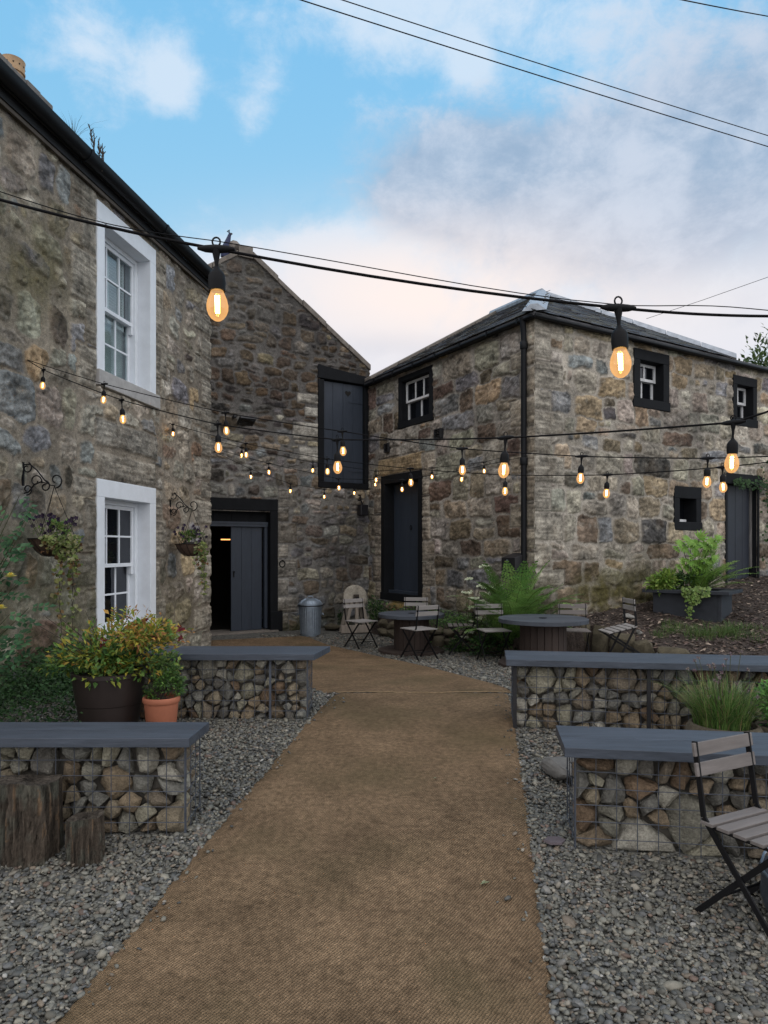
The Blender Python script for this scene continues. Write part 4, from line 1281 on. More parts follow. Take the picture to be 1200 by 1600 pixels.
# =================================================================== ROCKS AND GABIONS
def rock_mb(outline, cpt, ex, ey, ez, dep, seed, cuts=1, nz=.10, facet=True):
    """an angular broken stone: outline in the (ex, ez) plane round cpt, dep thick along ey"""
    r = random.Random(seed); bm = bmesh.new()
    size = max(max(abs(p[0]) for p in outline), max(abs(p[1]) for p in outline))
    keep = [p for p in outline if r.random() < .62] if facet and len(outline) > 9 else outline
    if len(keep) < 5: keep = outline
    for (x, z) in keep:
        kk = r.uniform(.86, 1.03); y = r.uniform(-.22, .22)
        bm.verts.new(cpt + ex * (x * kk) + ez * (z * kk) + ey * (y * dep))
    for lay in (.5, -.5):
        m = r.choice((3, 4, 4, 5)); a0 = r.uniform(0, 6.28); ox, oz = r.uniform(-.2, .2), r.uniform(-.2, .2)
        for k in range(m):
            an = a0 + 2 * math.pi * k / m + r.uniform(-.4, .4)
            p = min(outline, key=lambda q: -(q[0] * math.cos(an) + q[1] * math.sin(an)))
            f = r.uniform(.35, .82)
            bm.verts.new(cpt + ex * (p[0] * f + ox * p[0]) + ez * (p[1] * f + oz * p[1]) + ey * (lay * dep * r.uniform(.7, 1.1)))
    res = bmesh.ops.convex_hull(bm, input=bm.verts)
    bmesh.ops.delete(bm, geom=list({e for e in res['geom_interior'] + res['geom_unused'] if isinstance(e, bmesh.types.BMVert)}), context='VERTS')
    bmesh.ops.dissolve_limit(bm, angle_limit=R(11), verts=bm.verts, edges=bm.edges)
    bmesh.ops.bevel(bm, geom=list(bm.edges), offset=size * r.uniform(.03, .09), segments=1, affect='EDGES', profile=.5, clamp_overlap=True)
    bmesh.ops.triangulate(bm, faces=bm.faces)
    bmesh.ops.subdivide_edges(bm, edges=bm.edges, cuts=cuts, use_grid_fill=True, smooth=.0)
    co = np.array([v.co[:] for v in bm.verts])
    q = co * (2.4 / size); sh = seed * 1.7 % 50
    nn = fbm(q[:, 0] + q[:, 1] * .7 + sh, q[:, 2] + q[:, 1] * .5, seed % 17, 3) * 2
    n2 = fbm(q[:, 0] * 3.5 + q[:, 1] * 2 + sh, q[:, 2] * 3.5 + q[:, 1], seed % 13, 2) * 2
    for v, k, k2 in zip(bm.verts, nn, n2):
        d = v.co - cpt
        if d.length > 1e-5: v.co += d.normalized() * size * (nz * .8 * float(k) + .06 * float(k2))
    me = bpy.data.meshes.new('rock'); bm.to_mesh(me); bm.free()
    me.polygons.foreach_set('use_smooth', [True] * len(me.polygons)); me.set_sharp_from_angle(angle=R(30))
    return me


def clip_cells(pts, wts, w, h):
    """power-diagram cells of weighted points inside a w x h rectangle"""
    cells = []
    for i, (px, pz) in enumerate(pts):
        poly = [(0, 0), (w, 0), (w, h), (0, h)]
        for j, (qx, qz) in enumerate(pts):
            if i == j: continue
            dx, dz = qx - px, qz - pz; d2 = dx * dx + dz * dz
            if d2 > 1.0: continue
            k = (d2 + wts[i] - wts[j]) / 2
            out = []
            for a in range(len(poly)):
                A, B = poly[a], poly[(a + 1) % len(poly)]
                fa = (A[0] - px) * dx + (A[1] - pz) * dz - k; fb = (B[0] - px) * dx + (B[1] - pz) * dz - k
                if fa <= 0: out.append(A)
                if (fa < 0) != (fb < 0) and fa != fb:
                    t = fa / (fa - fb); out.append((A[0] + (B[0] - A[0]) * t, A[1] + (B[1] - A[1]) * t))
            poly = out
            if len(poly) < 3: break
        cells.append(poly)
    return cells


def stones_on(parent, W3, w, h, n, seed, dep, off):
    """pack stones over a face: W3 = (origin, along, outward, up)"""
    r = random.Random(seed); o, ux, un, uz = W3
    pts = []; wts = []; tries = 0
    while len(pts) < n and tries < 20000:
        tries += 1
        rad = r.choice((.034, .04, .045, .05, .055, .065, .085, .115)); p = (r.uniform(.03, w - .03), r.uniform(.03, h - .03))
        if all(math.hypot(p[0] - q[0], p[1] - q[1]) > .82 * (rad + math.sqrt(k)) * (1 - tries / 30000) for q, k in zip(pts, wts)):
            pts.append(p); wts.append(rad * rad)
    for i, c in enumerate(clip_cells(pts, wts, w, h)):
        if len(c) < 3: continue
        A = abs(sum(c[k][0] * c[(k + 1) % len(c)][1] - c[(k + 1) % len(c)][0] * c[k][1] for k in range(len(c)))) / 2
        if A < .0006: continue
        cx = sum(p[0] for p in c) / len(c); cz_ = sum(p[1] for p in c) / len(c)
        out = []
        for k in range(len(c)):
            a, b = c[k], c[(k + 1) % len(c)]
            for t in (.18, .5, .82):
                x = a[0] + (b[0] - a[0]) * t - cx; z = a[1] + (b[1] - a[1]) * t - cz_
                s = r.uniform(.95, 1.09)
                out.append((x * s, z * s))
        d = min(dep, max(.07, math.sqrt(A) * r.uniform(.8, 1.2)))
        cp = o + ux * cx + uz * cz_ - un * (off + d * .5 + r.uniform(0, .018))
        me = rock_mb(out, cp, ux, un, uz, d, seed * 100 + i)
        obj('stone', me, M['rock'], parent)


LBN = {'nl': 'near left gabion bench, blue slab top over caged stones, two log stumps in front',
       'fl': 'farther left gabion bench behind the terracotta pot, blue slab over caged stones',
       'fr': 'long gabion bench on the right in front of the round table and mulch bed',
       'nr': 'nearest right gabion bench behind the folding slatted chair'}
SEEDN = {'nl': 86, 'fl': 78, 'fr': 86, 'nr': 84}
for kk, b in BEN.items():
    q, u, v = b['q'], b['u'], b['v']
    u3 = Vector((u.x, u.y, 0)); v3 = Vector((v.x, v.y, 0)); up = Vector((0, 0, 1))
    zc = gf((q[0].y + q[2].y) / 2) - .02; h = b['h']
    o = Vector((q[0].x, q[0].y, zc)); mid = (q[0] + q[2]) / 2
    t = thing('gabion_bench', LBN[kk], 'bench', (mid.x, mid.y, zc), 0, 'gabion benches beside the path')
    L_, D = b['L'], b['D']; sk = b['skew']
    left_end = kk in ('fr', 'nr')
    # stones of the long face and of the end that faces the path
    sd = {'nl': 1, 'fl': 2, 'fr': 3, 'nr': 4}[kk]
    stones_on(t, (o, u3, -v3, up), L_, h, SEEDN[kk], sd, .16, .008)
    if left_end: stones_on(t, (o + v3 * D, -v3, -u3, up), D - .10, h, 15, sd + 10, .13, .008)
    else: stones_on(t, (o + u3 * L_ + v3 * .10, v3, u3, up), D - .10, h, 15, sd + 10, .13, .008)
    cm = MB(); i0, i1 = (.10, L_) if left_end else (0, L_ - .10)
    P_ = lambda a, d, z: o + u3 * a + v3 * d + up * z
    cm.hexa([P_(i0, .10, .0), P_(i1, .10, .0), P_(i1, D, .0), P_(i0, D, .0), P_(i0, .10, h - .015), P_(i1, .10, h - .015), P_(i1, D, h - .015), P_(i0, D, h - .015)])
    obj('stone_fill', cm, M['core'], t)
    # welded wire cage
    wm = MB(); st = .098 if kk in ('nl', 'nr') else .083; wr = .0024
    faces_ = [(o - v3 * .004, u3, L_)]
    faces_.append((o - u3 * .004, v3, D) if left_end else (o + u3 * (L_ + .004), v3, D))
    for (fo, fd, fl_) in faces_:
        nvt = max(2, round(fl_ / st))
        for i in range(nvt + 1):
            p = fo + fd * (fl_ * i / nvt)
            wm.tube([p, p + up * h], wr * (1.6 if i in (0, nvt) else 1), 5)
        nh = max(3, round(h / .083))
        for j in range(nh + 1):
            z = up * (h * j / nh)
            m_ = fo + fd * fl_ / 2
            dvn = (-v3 if fd is u3 else (-u3 if left_end else u3))
            pts = [fo + fd * (fl_ * i / 10) + z + dvn * (.0035 + .004 * math.sin(i * 1.7 + j)) for i in range(11)]
            wm.tube(pts, wr, 5)
    obj('wire_cage', wm, M['wire'], t)
    if kk == 'fr':
        for a in (.006, .98, 1.99):
            pm = MB(); p = o + u3 * a - v3 * .016; pm.bar(p, p + up * (h - .002), .028, .012, up=v3); obj('steel_post', pm, M['fascia'], t)
    if kk in ('fl', 'nr'):
        for a in ((1.12,) if kk == 'fl' else (.98,)):
            pm = MB(); p = o + u3 * a - v3 * .012; pm.bar(p, p + up * (h - .002), .018, .008, up=v3); obj('steel_post', pm, M['wire'], t)
    # slab of two painted boards, with a slightly skewed end where the photo shows it
    sm = MB(); ovx0, ovx1 = (-.06, .06) if left_end else (.0, .04 if kk == 'nl' else .065)
    z0 = h + .002; th = .048; dep = D + (.06 if kk == 'nl' else .13)
    for (f0, f1) in ((0, .492), (.497, 1.0)):
        a0 = -.07 + dep * f0; a1 = -.07 + dep * f1
        e0 = sk * f0; e1 = sk * f1
        xl = ovx0; xr = L_ + ovx1
        sm.hexa([P_(xl, a0, z0), P_(xr + e0 - .0, a0, z0), P_(xr + e1, a1, z0), P_(xl, a1, z0),
                 P_(xl, a0, z0 + th), P_(xr + e0, a0, z0 + th), P_(xr + e1, a1, z0 + th), P_(xl, a1, z0 + th)])
    obj('bench_top', sm, M['bench'], t, bevel=.003)


def boulder(name, label, cat, c, sx, sy, sz, m, seed, group=None, cuts=2, nz=.09, parent=None):
    r = random.Random(seed); n = 11
    out = [(sx * math.cos(2 * math.pi * i / n) * r.uniform(.85, 1.1), sz * math.sin(2 * math.pi * i / n) * r.uniform(.85, 1.1)) for i in range(n)]
    me = rock_mb(out, Vector((c[0], c[1], c[2] + sz * .8)), Vector((1, 0, 0)), Vector((0, 1, 0)), Vector((0, 0, 1)), sy * 2, seed, cuts, nz)
    o = obj(name, me, m, parent)
    if parent is None: tag(o, label, cat, group)
    return o


hp = hit(884, 1232)
boulder('flat_stone', 'flat pale grey boulder lying behind the nearest right bench end', 'stone', (1.17, 4.42, gf(4.4)), .20, .18, .075, mat('grey_boulder', (.125, .12, .112), rough=.9, var=.3, vs=8, bump=.6, bs=26), 5)
p = hit(866, 1322); 
mb = MB(); a = R(20)
mb.prism([p + Vector((.055 * math.cos(t) * (1 + .25 * math.sin(3 * t)), .045 * math.sin(t), .022)) for t in np.linspace(0, 6.28, 7)[:-1]], (.004, 0, .012))
tag(obj('slate_chip', mb, mat('purple_slate', (.115, .095, .105), var=.2, bump=.3)), 'flat purplish slate piece lying on gravel beside the path', 'stone')
boulder('stone_block', 'pale squared stone block at the mulch edge under the tilted chair', 'stone', (3.62, 8.95, .10), .19, .13, .10, M['palestone'], 7)
boulder('loose_stone', 'pale loose stone on the mulch at the dark planter foot', 'stone', (3.60, 10.35, bankf(3.6, 10.35)), .11, .09, .055, M['palestone'], 12)
boulder('loose_stone', 'small pale stone standing on the mulch behind the tilted chair back', 'stone', (3.46, 9.55, bankf(3.46, 9.55)), .05, .05, .05, M['palestone'], 14)
# mossy retaining edges of the bed
MOSSY = mat('mossy_edging_stone', (.082, .070, .046), rough=.95, var=.45, vs=6, bump=.8, bs=20, var2=.25, vs2=50)
t = thing('retaining_edge', 'low dark mossy stone edge of the ivy bed below the barn door', 'low wall', (1.0, 11.2, 0))
r_ = random.Random(21); s = -.05; i = 0
while s < 2.9:
    w = r_.uniform(.26, .46); k = .42 + .10 * min(max(s, 0), 2.3)
    for lv, (zl, hh_) in enumerate(((0, .17), (.15, .15))):
        q = WA.p(s + w / 2 + lv * .1, 0, k + .02 - lv * .03)
        out = [(w * .52 * math.copysign(abs(math.cos(a)) ** .5, math.cos(a)), hh_ * .58 * math.copysign(abs(math.sin(a)) ** .5, math.sin(a))) for a in np.linspace(0, 6.28, 13)[:-1]]
        me = rock_mb(out, Vector((q.x, q.y, zl + hh_ / 2)), Vector((WA.u.x, WA.u.y, 0)), Vector((WA.n.x, WA.n.y, 0)), Vector((0, 0, 1)), .20, 500 + i, 1, .06)
        obj('edging_stone', me, MOSSY, t); i += 1
    s += w
t = thing('retaining_edge', 'rough stone edge holding the mulch slope behind the round table', 'low wall', (3.2, 9.5, 0))
for k in range(len(KB) - 1):
    a = Vector((*KB[k], 0)); b = Vector((*KB[k + 1], 0)); L_ = (b - a).length; d = (b - a).normalized(); nn_ = Vector((-d.y, d.x, 0)); s = 0
    while s < L_ - .05:
        w = min(r_.uniform(.28, .5), L_ - s); q = a + d * (s + w / 2)
        hh_ = max(.10, bankf(q.x + .15, q.y) - gf(q.y) + .07)
        out = [(w * .54 * math.copysign(abs(math.cos(x)) ** .5, math.cos(x)), hh_ * .55 * math.copysign(abs(math.sin(x)) ** .5, math.sin(x))) for x in np.linspace(0, 6.28, 13)[:-1]]
        me = rock_mb(out, Vector((q.x, q.y, gf(q.y) + hh_ / 2 - .01)), d, nn_, Vector((0, 0, 1)), .22, 600 + i, 1, .06)
        obj('edging_stone', me, MOSSY, t); i += 1; s += w

# =================================================================== TABLES AND CHAIRS
def spool_table(x, y, r0, h, label, drum, seed, an):
    z = gf(y); t = thing('spool_table', label, 'table', (x, y, z), 0, 'cable drum tables')
    r = random.Random(seed)
    mb = MB(); n = 7; th = .05
    ca, sa = math.cos(an), math.sin(an)
    for i in range(n):                              # disc of boards
        a = -r0 + 2 * r0 * i / n + .002; b = -r0 + 2 * r0 * (i + 1) / n - .002
        top_ = []; steps = 9
        for k in range(steps + 1):
            v = a + (b - a) * k / steps; top_.append((math.sqrt(max(r0 * r0 - v * v, 0)), v))
        poly = [(px, v) for px, v in top_] + [(-px, v) for px, v in reversed(top_)]
        poly = [p for j, p in enumerate(poly) if j == 0 or (abs(p[0] - poly[j - 1][0]) + abs(p[1] - poly[j - 1][1])) > 1e-4]
        e = r.uniform(-.002, .002)
        mb.prism([(x + px * ca - v * sa, y + px * sa + v * ca, z + h - th + e) for px, v in poly], (0, 0, th))
    obj('tabletop', mb, M['spooltop'], t, bevel=.004)
    mb = MB(); mb.lathe([(0, h - .001), (.05, h + .002), (.05, h + .005), (.035, h + .006), (0, h + .006)], (x, y, z), 14)
    obj('hub_plate', mb, M['iron'], t)
    mb = MB(); nb = 20
    for i in range(nb):
        a = 2 * math.pi * i / nb; w = 2 * math.pi * drum / nb
        mb.box((x + drum * math.cos(a), y + drum * math.sin(a), z + .05 + (h - th - .05) / 2 + .0), (.03, w * .96, h - th - .052), rz=a)
    mb.lathe([(drum - .02, .052), (drum - .02, h - th - .004)], (x, y, z), 24)
    obj('drum', mb, M['spooldrum'], t)
    mb = MB(); mb.lathe([(0, .0), (r0, .0), (r0, .045), (drum, .050), (0, .05)], (x, y, z), 40); obj('base_disc', mb, M['spooldrum'], t, smooth=40)


spool_table(.405, 10.45, .49, .575, 'cable drum table with dark blue top, nearer the grindstone', .245, 1, .3)
spool_table(2.0, 8.85, .555, .60, 'cable drum table with dark blue top in front of the fern', .27, 2, -.1)


def make_chair(label, dark=False):
    t = thing('folding_chair', label, 'chair', (0, 0, 0), 0, 'folding slatted bistro chairs')
    wood = M['slatdark'] if dark else M['slatwood']
    mb = MB()
    for i in range(5):                               # seat slats run across
        y = -.155 + i * .083; mb.box((0, y, .448), (.40, .062, .016))
    obj('seat', mb, wood, t, local=True, bevel=.003)
    mb = MB()
    for (z, y) in ((.775, -.228), (.685, -.214)):
        mb.box((0, y + .010, z), (.42, .014, .062), M=Matrix.Rotation(R(9), 3, 'X'))
    obj('backrest', mb, wood, t, local=True, bevel=.003)
    for s in (-1, 1):
        mb = MB(); x = s * .188
        pts = [(x, -.228, .81), (x, -.178, .47), (x, .215, .0)]
        for a, b in zip(pts, pts[1:]): mb.bar(a, b, .010, .026, up=(0, 1, .3))
        mb.box((x, .217, .006), (.014, .034, .012)); obj('leg', mb, M['iron'], t, local=True)
        mb = MB(); x = s * .172
        mb.bar((x, .185, .436), (x, -.235, .0), .010, .026, up=(0, 1, .3)); mb.box((x, -.235, .006), (.014, .034, .012)); obj('leg', mb, M['iron'], t, local=True)
        mb = MB(); mb.box((s * .18, .015, .434), (.008, .37, .012)); obj('seat_rail', mb, M['iron'], t, local=True)
    mb = MB(); mb.tube([(-.19, .125, .105), (.19, .125, .105)], .006, 6); mb.tube([(-.172, -.125, .115), (.172, -.125, .115)], .006, 6); mb.tube([(-.188, -.006, .228), (-.165, -.006, .228)], .008, 6); mb.tube([(.188, -.006, .228), (.165, -.006, .228)], .008, 6)
    obj('stretcher', mb, M['iron'], t, local=True)
    return t


proto = make_chair('folding chair with dark brown slats at the right edge, nearest the viewer', True)
proto2 = make_chair('folding chair seen from behind at the table by the grindstone')


def place(c, x, y, f, scale, label, tilt=0, dz=0):
    rz = math.atan2(f[1], f[0]) - math.pi / 2
    c.location = (x, y, gf(y) + dz); c.rotation_euler = (0, 0, rz); c.scale = (scale,) * 3
    if tilt:
        c.rotation_euler = (Matrix.Rotation(rz, 3, 'Z') @ Matrix.Rotation(tilt, 3, 'X')).to_euler()
    c['label'] = label
    return c


f0 = Vector((.46, -.888)); e0 = Vector((.888, .46))
rf = Vector((1.353, 3.057))                         # left rear foot
cpos = rf + f0 * .235 * .92 + e0 * .172 * .92
place(proto, cpos.x, cpos.y, f0, .92, 'folding chair with dark brown slats at the right edge, nearest the viewer', dz=.008)
bpy.context.view_layer.update()
others = [(.485, 9.70, (-.55, .83), 'folding chair turned away from the viewer at the table by the grindstone'),
          (.50, 11.28, (-.12, -1), 'pale slatted chair tucked behind the drum table, under the barn door'),
          (-.36, 10.97, (.62, -.78), 'folding chair standing directly in front of the grindstone'),
          (1.47, 9.42, (.17, -.98), 'pale slatted chair between the cow parsley and the fern-side table'),
          (2.55, 9.42, (-.12, -.99), 'brown slatted chair behind the round table beside the fern', ),
          (1.13, 10.28, (-1, .05), 'dark folding chair seen side-on between the two drum tables'),
          (3.02, 8.80, (-1, -.05), 'folding chair tipped backwards beside the mulch edging')]
for i, q in enumerate(others):
    dark = i in (4, 5)
    c = proto2 if i == 0 else copy_tree(proto if dark else proto2)
    place(c, q[0], q[1], q[2], .93, q[3], tilt=(R(-13) if i == 6 else 0), dz=(.07 if i == 6 else (.0)))

# =================================================================== SMALLER THINGS IN THE YARD
# dustbin
bxp = hit(485, 993)
t = thing('dustbin', 'ribbed galvanised dustbin with domed lid beside the dark doorway', 'dustbin', bxp, 0)
mb = MB(); n = 60; rB, hB = .185, .52
prof = [(0, 0), (.175, 0), (.18, .02), (.195, hB - .03), (.205, hB - .025), (.205, hB)]
V = []
mb.lathe([(.0, .0), (.17, .0), (.172, .03)], bxp, n)
V = []; Fc = []
for j, z in enumerate((.03, .10, .26, .42, .50)):
    rr = .172 + .026 * z / .5
    for k in range(n * 2):
        a = 2 * math.pi * k / (n * 2); rib = .006 if (k // 2) % 2 else 0
        V.append(bxp + Vector(((rr + rib) * math.cos(a), (rr + rib) * math.sin(a), z)))
for j in range(4):
    for k in range(n * 2):
        k2 = (k + 1) % (n * 2); Fc.append((j * n * 2 + k, j * n * 2 + k2, (j + 1) * n * 2 + k2, (j + 1) * n * 2 + k))
mb.add(V, Fc); mb.lathe([(.198, .50), (.21, .505), (.21, .525), (.198, .53)], bxp, n)
obj('bin_body', mb, M['zinc'], t, smooth=35)
mb = MB(); mb.lathe([(.202, .545), (.222, .545), (.222, .565), (.205, .572), (.17, .615), (.09, .655), (.02, .668), (0, .668)], bxp, n)
for k in range(10):
    a = 2 * math.pi * k / 10; mb.tube([bxp + Vector((rr * math.cos(a), rr * math.sin(a), z + .004)) for rr, z in ((.20, .575), (.17, .615), (.09, .655))], .006, 5)
obj('lid', mb, M['zinc'], t, smooth=45)
mb = MB(); mb.lathe([(.203, .525), (.214, .528), (.214, .546), (.203, .546)], bxp, n); obj('lid_gap', mb, M['fascia'], t)
mb = MB(); mb.tube([bxp + Vector((-.05, 0, .665)), bxp + Vector((-.04, 0, .70)), bxp + Vector((.04, 0, .70)), bxp + Vector((.05, 0, .665))], .008, 6); obj('lid_handle', mb, M['zinc'], t)
for s in (-1, 1):
    mb = MB(); mb.tube([bxp + Vector((s * .20, -.06, .40)), bxp + Vector((s * .235, -.04, .37)), bxp + Vector((s * .235, .04, .37)), bxp + Vector((s * .20, .06, .40))], .008, 6); obj('handle', mb, M['zinc'], t)
boulder('loose_stone', 'dark stone lying against the wall between dustbin and grindstone', 'stone', (-.98, 13.3, 0), .20, .12, .09, MOSSY, 33)

# grindstone
gx, gy_ = -.53, 12.95
t = thing('grindstone', 'old round grindstone on a grey wooden A-frame stand by the wall', 'grindstone', (gx, gy_, 0), 0)
an = R(18); ex = Vector((math.cos(an), math.sin(an), 0)); ey = Vector((-math.sin(an), math.cos(an), 0)); ez = Vector((0, 0, 1))
G = lambda a, b, z: Vector((gx, gy_, 0)) + ex * a + ey * b + ez * z
Mw = Matrix((ex, ez, -ey)).transposed()
mb = MB(); mb.lathe([(.03, -.05), (.20, -.052), (.22, -.045), (.225, 0), (.22, .045), (.20, .052), (.03, .05)], G(.0, .03, .655), 40, M=Mw); obj('wheel', mb, M['millstone'], t, smooth=40)
mb = MB(); mb.bar(G(.0, -.075, .60), G(.0, -.075, .71), .10, .03, up=ey); obj('hub_block', mb, M['twig'], t)
mb = MB(); mb.tube([G(0, -.20, .655), G(0, .25, .655)], .018, 8); mb.tube([G(0, -.2, .655), G(-.13, -.205, .63)], .012, 6); obj('crank', mb, M['iron'], t)
mb = MB()
WF = mb
for sy in (-.10, .16):
    obj_ = None
for (a, sy) in ((-1, -.10), (1, -.10), (-1, .16), (1, .16)):
    lm = MB(); lm.bar(G(a * .09, sy, .60), G(a * .235, sy, .0), .055, .055, up=ey); obj('leg', lm, M['oldwood'], t)
mb = MB()
for sy in (-.10, .16): mb.bar(G(-.16, sy, .60), G(.16, sy, .60), .06, .05)
mb.bar(G(-.30, -.13, .085), G(.26, -.13, .085), .05, .14); mb.bar(G(0, -.10, .15), G(0, -.10, .57), .06, .05, up=ey)
obj('frame', mb, M['oldwood'], t, bevel=.006)

# log stumps in front of the nearest left bench
def stump(x, y, r0, h, label, seed):
    z = gf(y); n = 170; r = random.Random(seed); V = []; Fc = []; C_ = []
    lev = np.linspace(0, 1, 44)
    for j, tz in enumerate(lev):
        for k in range(n):
            a = 2 * math.pi * k / n
            rr = r0 * (1 + .07 * math.sin(2 * a + seed) + .05 * math.sin(5 * a + 2 * seed)) * (1.06 - .08 * tz)
            bark = float(fbm(np.array(a * 8.5), np.array(tz * 2.2), seed, 5)); rdg = abs(float(fbm(np.array(a * 6 + .9 * math.sin(tz * 6)), np.array(tz * 1.6), seed + 3, 4))); rr += .10 * bark * r0 + (.05 * r0 if bark > .05 else 0) - .035 * r0 * max(0, 1 - rdg * 14)
            zz = z - .03 + tz * (h + .03) + (.05 * math.sin(a + seed) + .02 * math.sin(3 * a)) * h * (tz ** 3)
            V.append((x + rr * math.cos(a), y + rr * math.sin(a), zz))
            b = (.8 + 1.4 * bark + r.uniform(-.18, .18)) * (.72 + .28 * min(1, rdg * 14))
            w_ = max(0, min(1, (float(fbm(np.array(a * 2), np.array(tz * 3), seed + 9, 3)) * 5)))
            c = np.array((.098, .078, .060)) * (1 - w_) + np.array((.125, .125, .10)) * w_
            if bark > .21 and tz > .35: c = np.array((.14, .095, .06))
            C_.append(tuple(np.clip(c * b, .006, .5)))
    for j in range(len(lev) - 1):
        for k in range(n):
            k2 = (k + 1) % n; Fc.append((j * n + k, j * n + k2, (j + 1) * n + k2, (j + 1) * n + k))
    mb = MB(); mb.add(V, Fc, C_)
    tt = thing('log_stump', label, 'log', (x, y, z))
    obj('bark', mb, M['log'], tt, smooth=70)
    mb = MB(); V2 = [V[(len(lev) - 1) * n + k] for k in range(n)]; Fc = []; rings = [1, .85, .6, .35, .12]; VV = []; CC_ = []
    cen = Vector((x, y, sum(v[2] for v in V2) / n - .004))
    for q in rings:
        for k in range(n):
            p = cen.lerp(Vector(V2[k]), q); p.z += r.uniform(-.006, .004) if q < 1 else 0
            VV.append(p); b = r.uniform(.7, 1.2) * (1 if q > .2 else .6); CC_.append((.10 * b, .085 * b, .07 * b))
    for j in range(len(rings) - 1):
        for k in range(n):
            k2 = (k + 1) % n; Fc.append((j * n + k, j * n + k2, (j + 1) * n + k2, (j + 1) * n + k))
    Fc.append(tuple(4 * n + k for k in range(n)))
    mb.add(VV, Fc, CC_); obj('cut_top', mb, M['log'], tt, smooth=50)


stump(-1.775, 3.525, .150, .365, 'large rotten log stump standing before the nearest left bench', 3)
stump(-1.465, 3.46, .080, .215, 'small dark log stump beside the larger stump', 8)


def pot(name, label, cat, c, prof, m, rimc, n=36, smooth=40):
    t = thing(name, label, cat, c)
    mb = MB(); mb.lathe(prof, c, n); obj('pot_wall', mb, m, t, smooth=smooth)
    mb = MB(); mb.lathe([(rimc[0], rimc[1]), (rimc[0] * .5, rimc[1] + .012), (0, rimc[1] + .015)], c, n); obj('soil', mb, M['soil'], t)
    return t


bp = Vector((-2.06, 5.28, gf(5.28)))
pot('plant_pot', 'big dark brown plant pot by the house wall', 'plant pot', bp,
    [(.0, 0), (.195, 0), (.20, .01), (.225, .18), (.23, .22), (.236, .225), (.238, .24), (.262, .42), (.268, .425), (.268, .455), (.25, .458), (.24, .43)], M['brownpot'], (.245, .425))
tp = Vector((-1.635, 5.17, gf(5.17)))
pot('plant_pot', 'terracotta pot with rolled rim standing before the left bench', 'plant pot', tp,
    [(.0, 0), (.095, 0), (.10, .008), (.122, .25), (.128, .252), (.134, .262), (.134, .285), (.127, .296), (.118, .292), (.115, .27)], M['terracotta'], (.117, .26))
sp = Vector((2.28, 4.72, gf(4.72)))
t = pot('stone_planter', 'squat carved stone pot behind the nearest right bench', 'planter', sp,
    [(.0, 0), (.20, 0), (.225, .03), (.243, .12), (.238, .20), (.22, .235), (.20, .24), (.19, .21)], M['potstone'], (.195, .215))
mb = MB(); r_ = random.Random(8)
for i in range(46):                                 # carved curling leaves on the belly of the pot
    a = r_.uniform(-2.6, -.4); z = r_.uniform(.04, .17); pts = []
    for k in range(6):
        aa = a + .035 * k * r_.choice((1, 1, -1)) ; zz = z + .011 * k * math.sin(i + k * .7)
        rr = np.interp(zz, [0, .03, .12, .20, .24], [.205, .228, .245, .240, .22])
        pts.append(sp + Vector((rr * math.cos(aa), rr * math.sin(aa), zz)))
    mb.tube(pts, [.003, .006, .007, .007, .005, .002], 5)
obj('carved_leaves', mb, M['potstone'], t, smooth=60)
sp2 = Vector((2.66, 4.72, gf(4.72)))
pot('stone_planter', 'dark stone pot at the right edge, next to the carved one', 'planter', sp2,
    [(.0, 0), (.14, 0), (.155, .03), (.165, .14), (.16, .22), (.15, .23), (.14, .2)], M['potstone'], (.145, .21))

# dark raised planter on the slope
c0 = Vector((4.08, 10.68)); an = R(-38); pu = Vector((math.cos(an), math.sin(an))); pv = Vector((-math.sin(an), math.cos(an)))
zb = .44; zt = .935
t = thing('raised_planter', 'dark blue wooden trough planter with a wide rim on the mulch slope', 'planter', (4.5, 10.55, zb))
PP = lambda a, d, z: Vector((c0.x + pu.x * a + pv.x * d, c0.y + pu.y * a + pv.y * d, z))
mb = MB(); Lp, Dp = .95, .72
def pbox(mb, a0, a1, d0, d1, z0, z1): mb.hexa([PP(a0, d0, z0), PP(a1, d0, z0), PP(a1, d1, z0), PP(a0, d1, z0), PP(a0, d0, z1), PP(a1, d0, z1), PP(a1, d1, z1), PP(a0, d1, z1)])
pbox(mb, 0, Lp, 0, .03, zb, zt - .05); pbox(mb, 0, Lp, Dp - .03, Dp, zb, zt - .05); pbox(mb, 0, .03, .031, Dp - .031, zb, zt - .05); pbox(mb, Lp - .03, Lp, .031, Dp - .031, zb, zt - .05)
pbox(mb, Lp - .035, Lp + .012, -.012, .04, zb, zt - .051)
obj('planter_side', mb, M['planter'], t, bevel=.004)
mb = MB(); e = .13; w = .20
pbox(mb, -e, Lp + e, -e * .8, -e * .8 + w, zt - .048, zt); pbox(mb, -e, Lp + e, Dp + .1 - w, Dp + .1, zt - .048, zt)
pbox(mb, -e, -e + w, -e * .8 + w + .002, Dp + .1 - w - .002, zt - .048, zt); pbox(mb, Lp + e - w, Lp + e, -e * .8 + w + .002, Dp + .1 - w - .002, zt - .048, zt)
obj('planter_rim', mb, M['planter'], t, bevel=.004)
mb = MB(); pbox(mb, .035, Lp - .035, .035, Dp - .035, zt - .12, zt - .055); obj('soil', mb, M['soil'], t)
PLC = PP(.47, .34, zt)

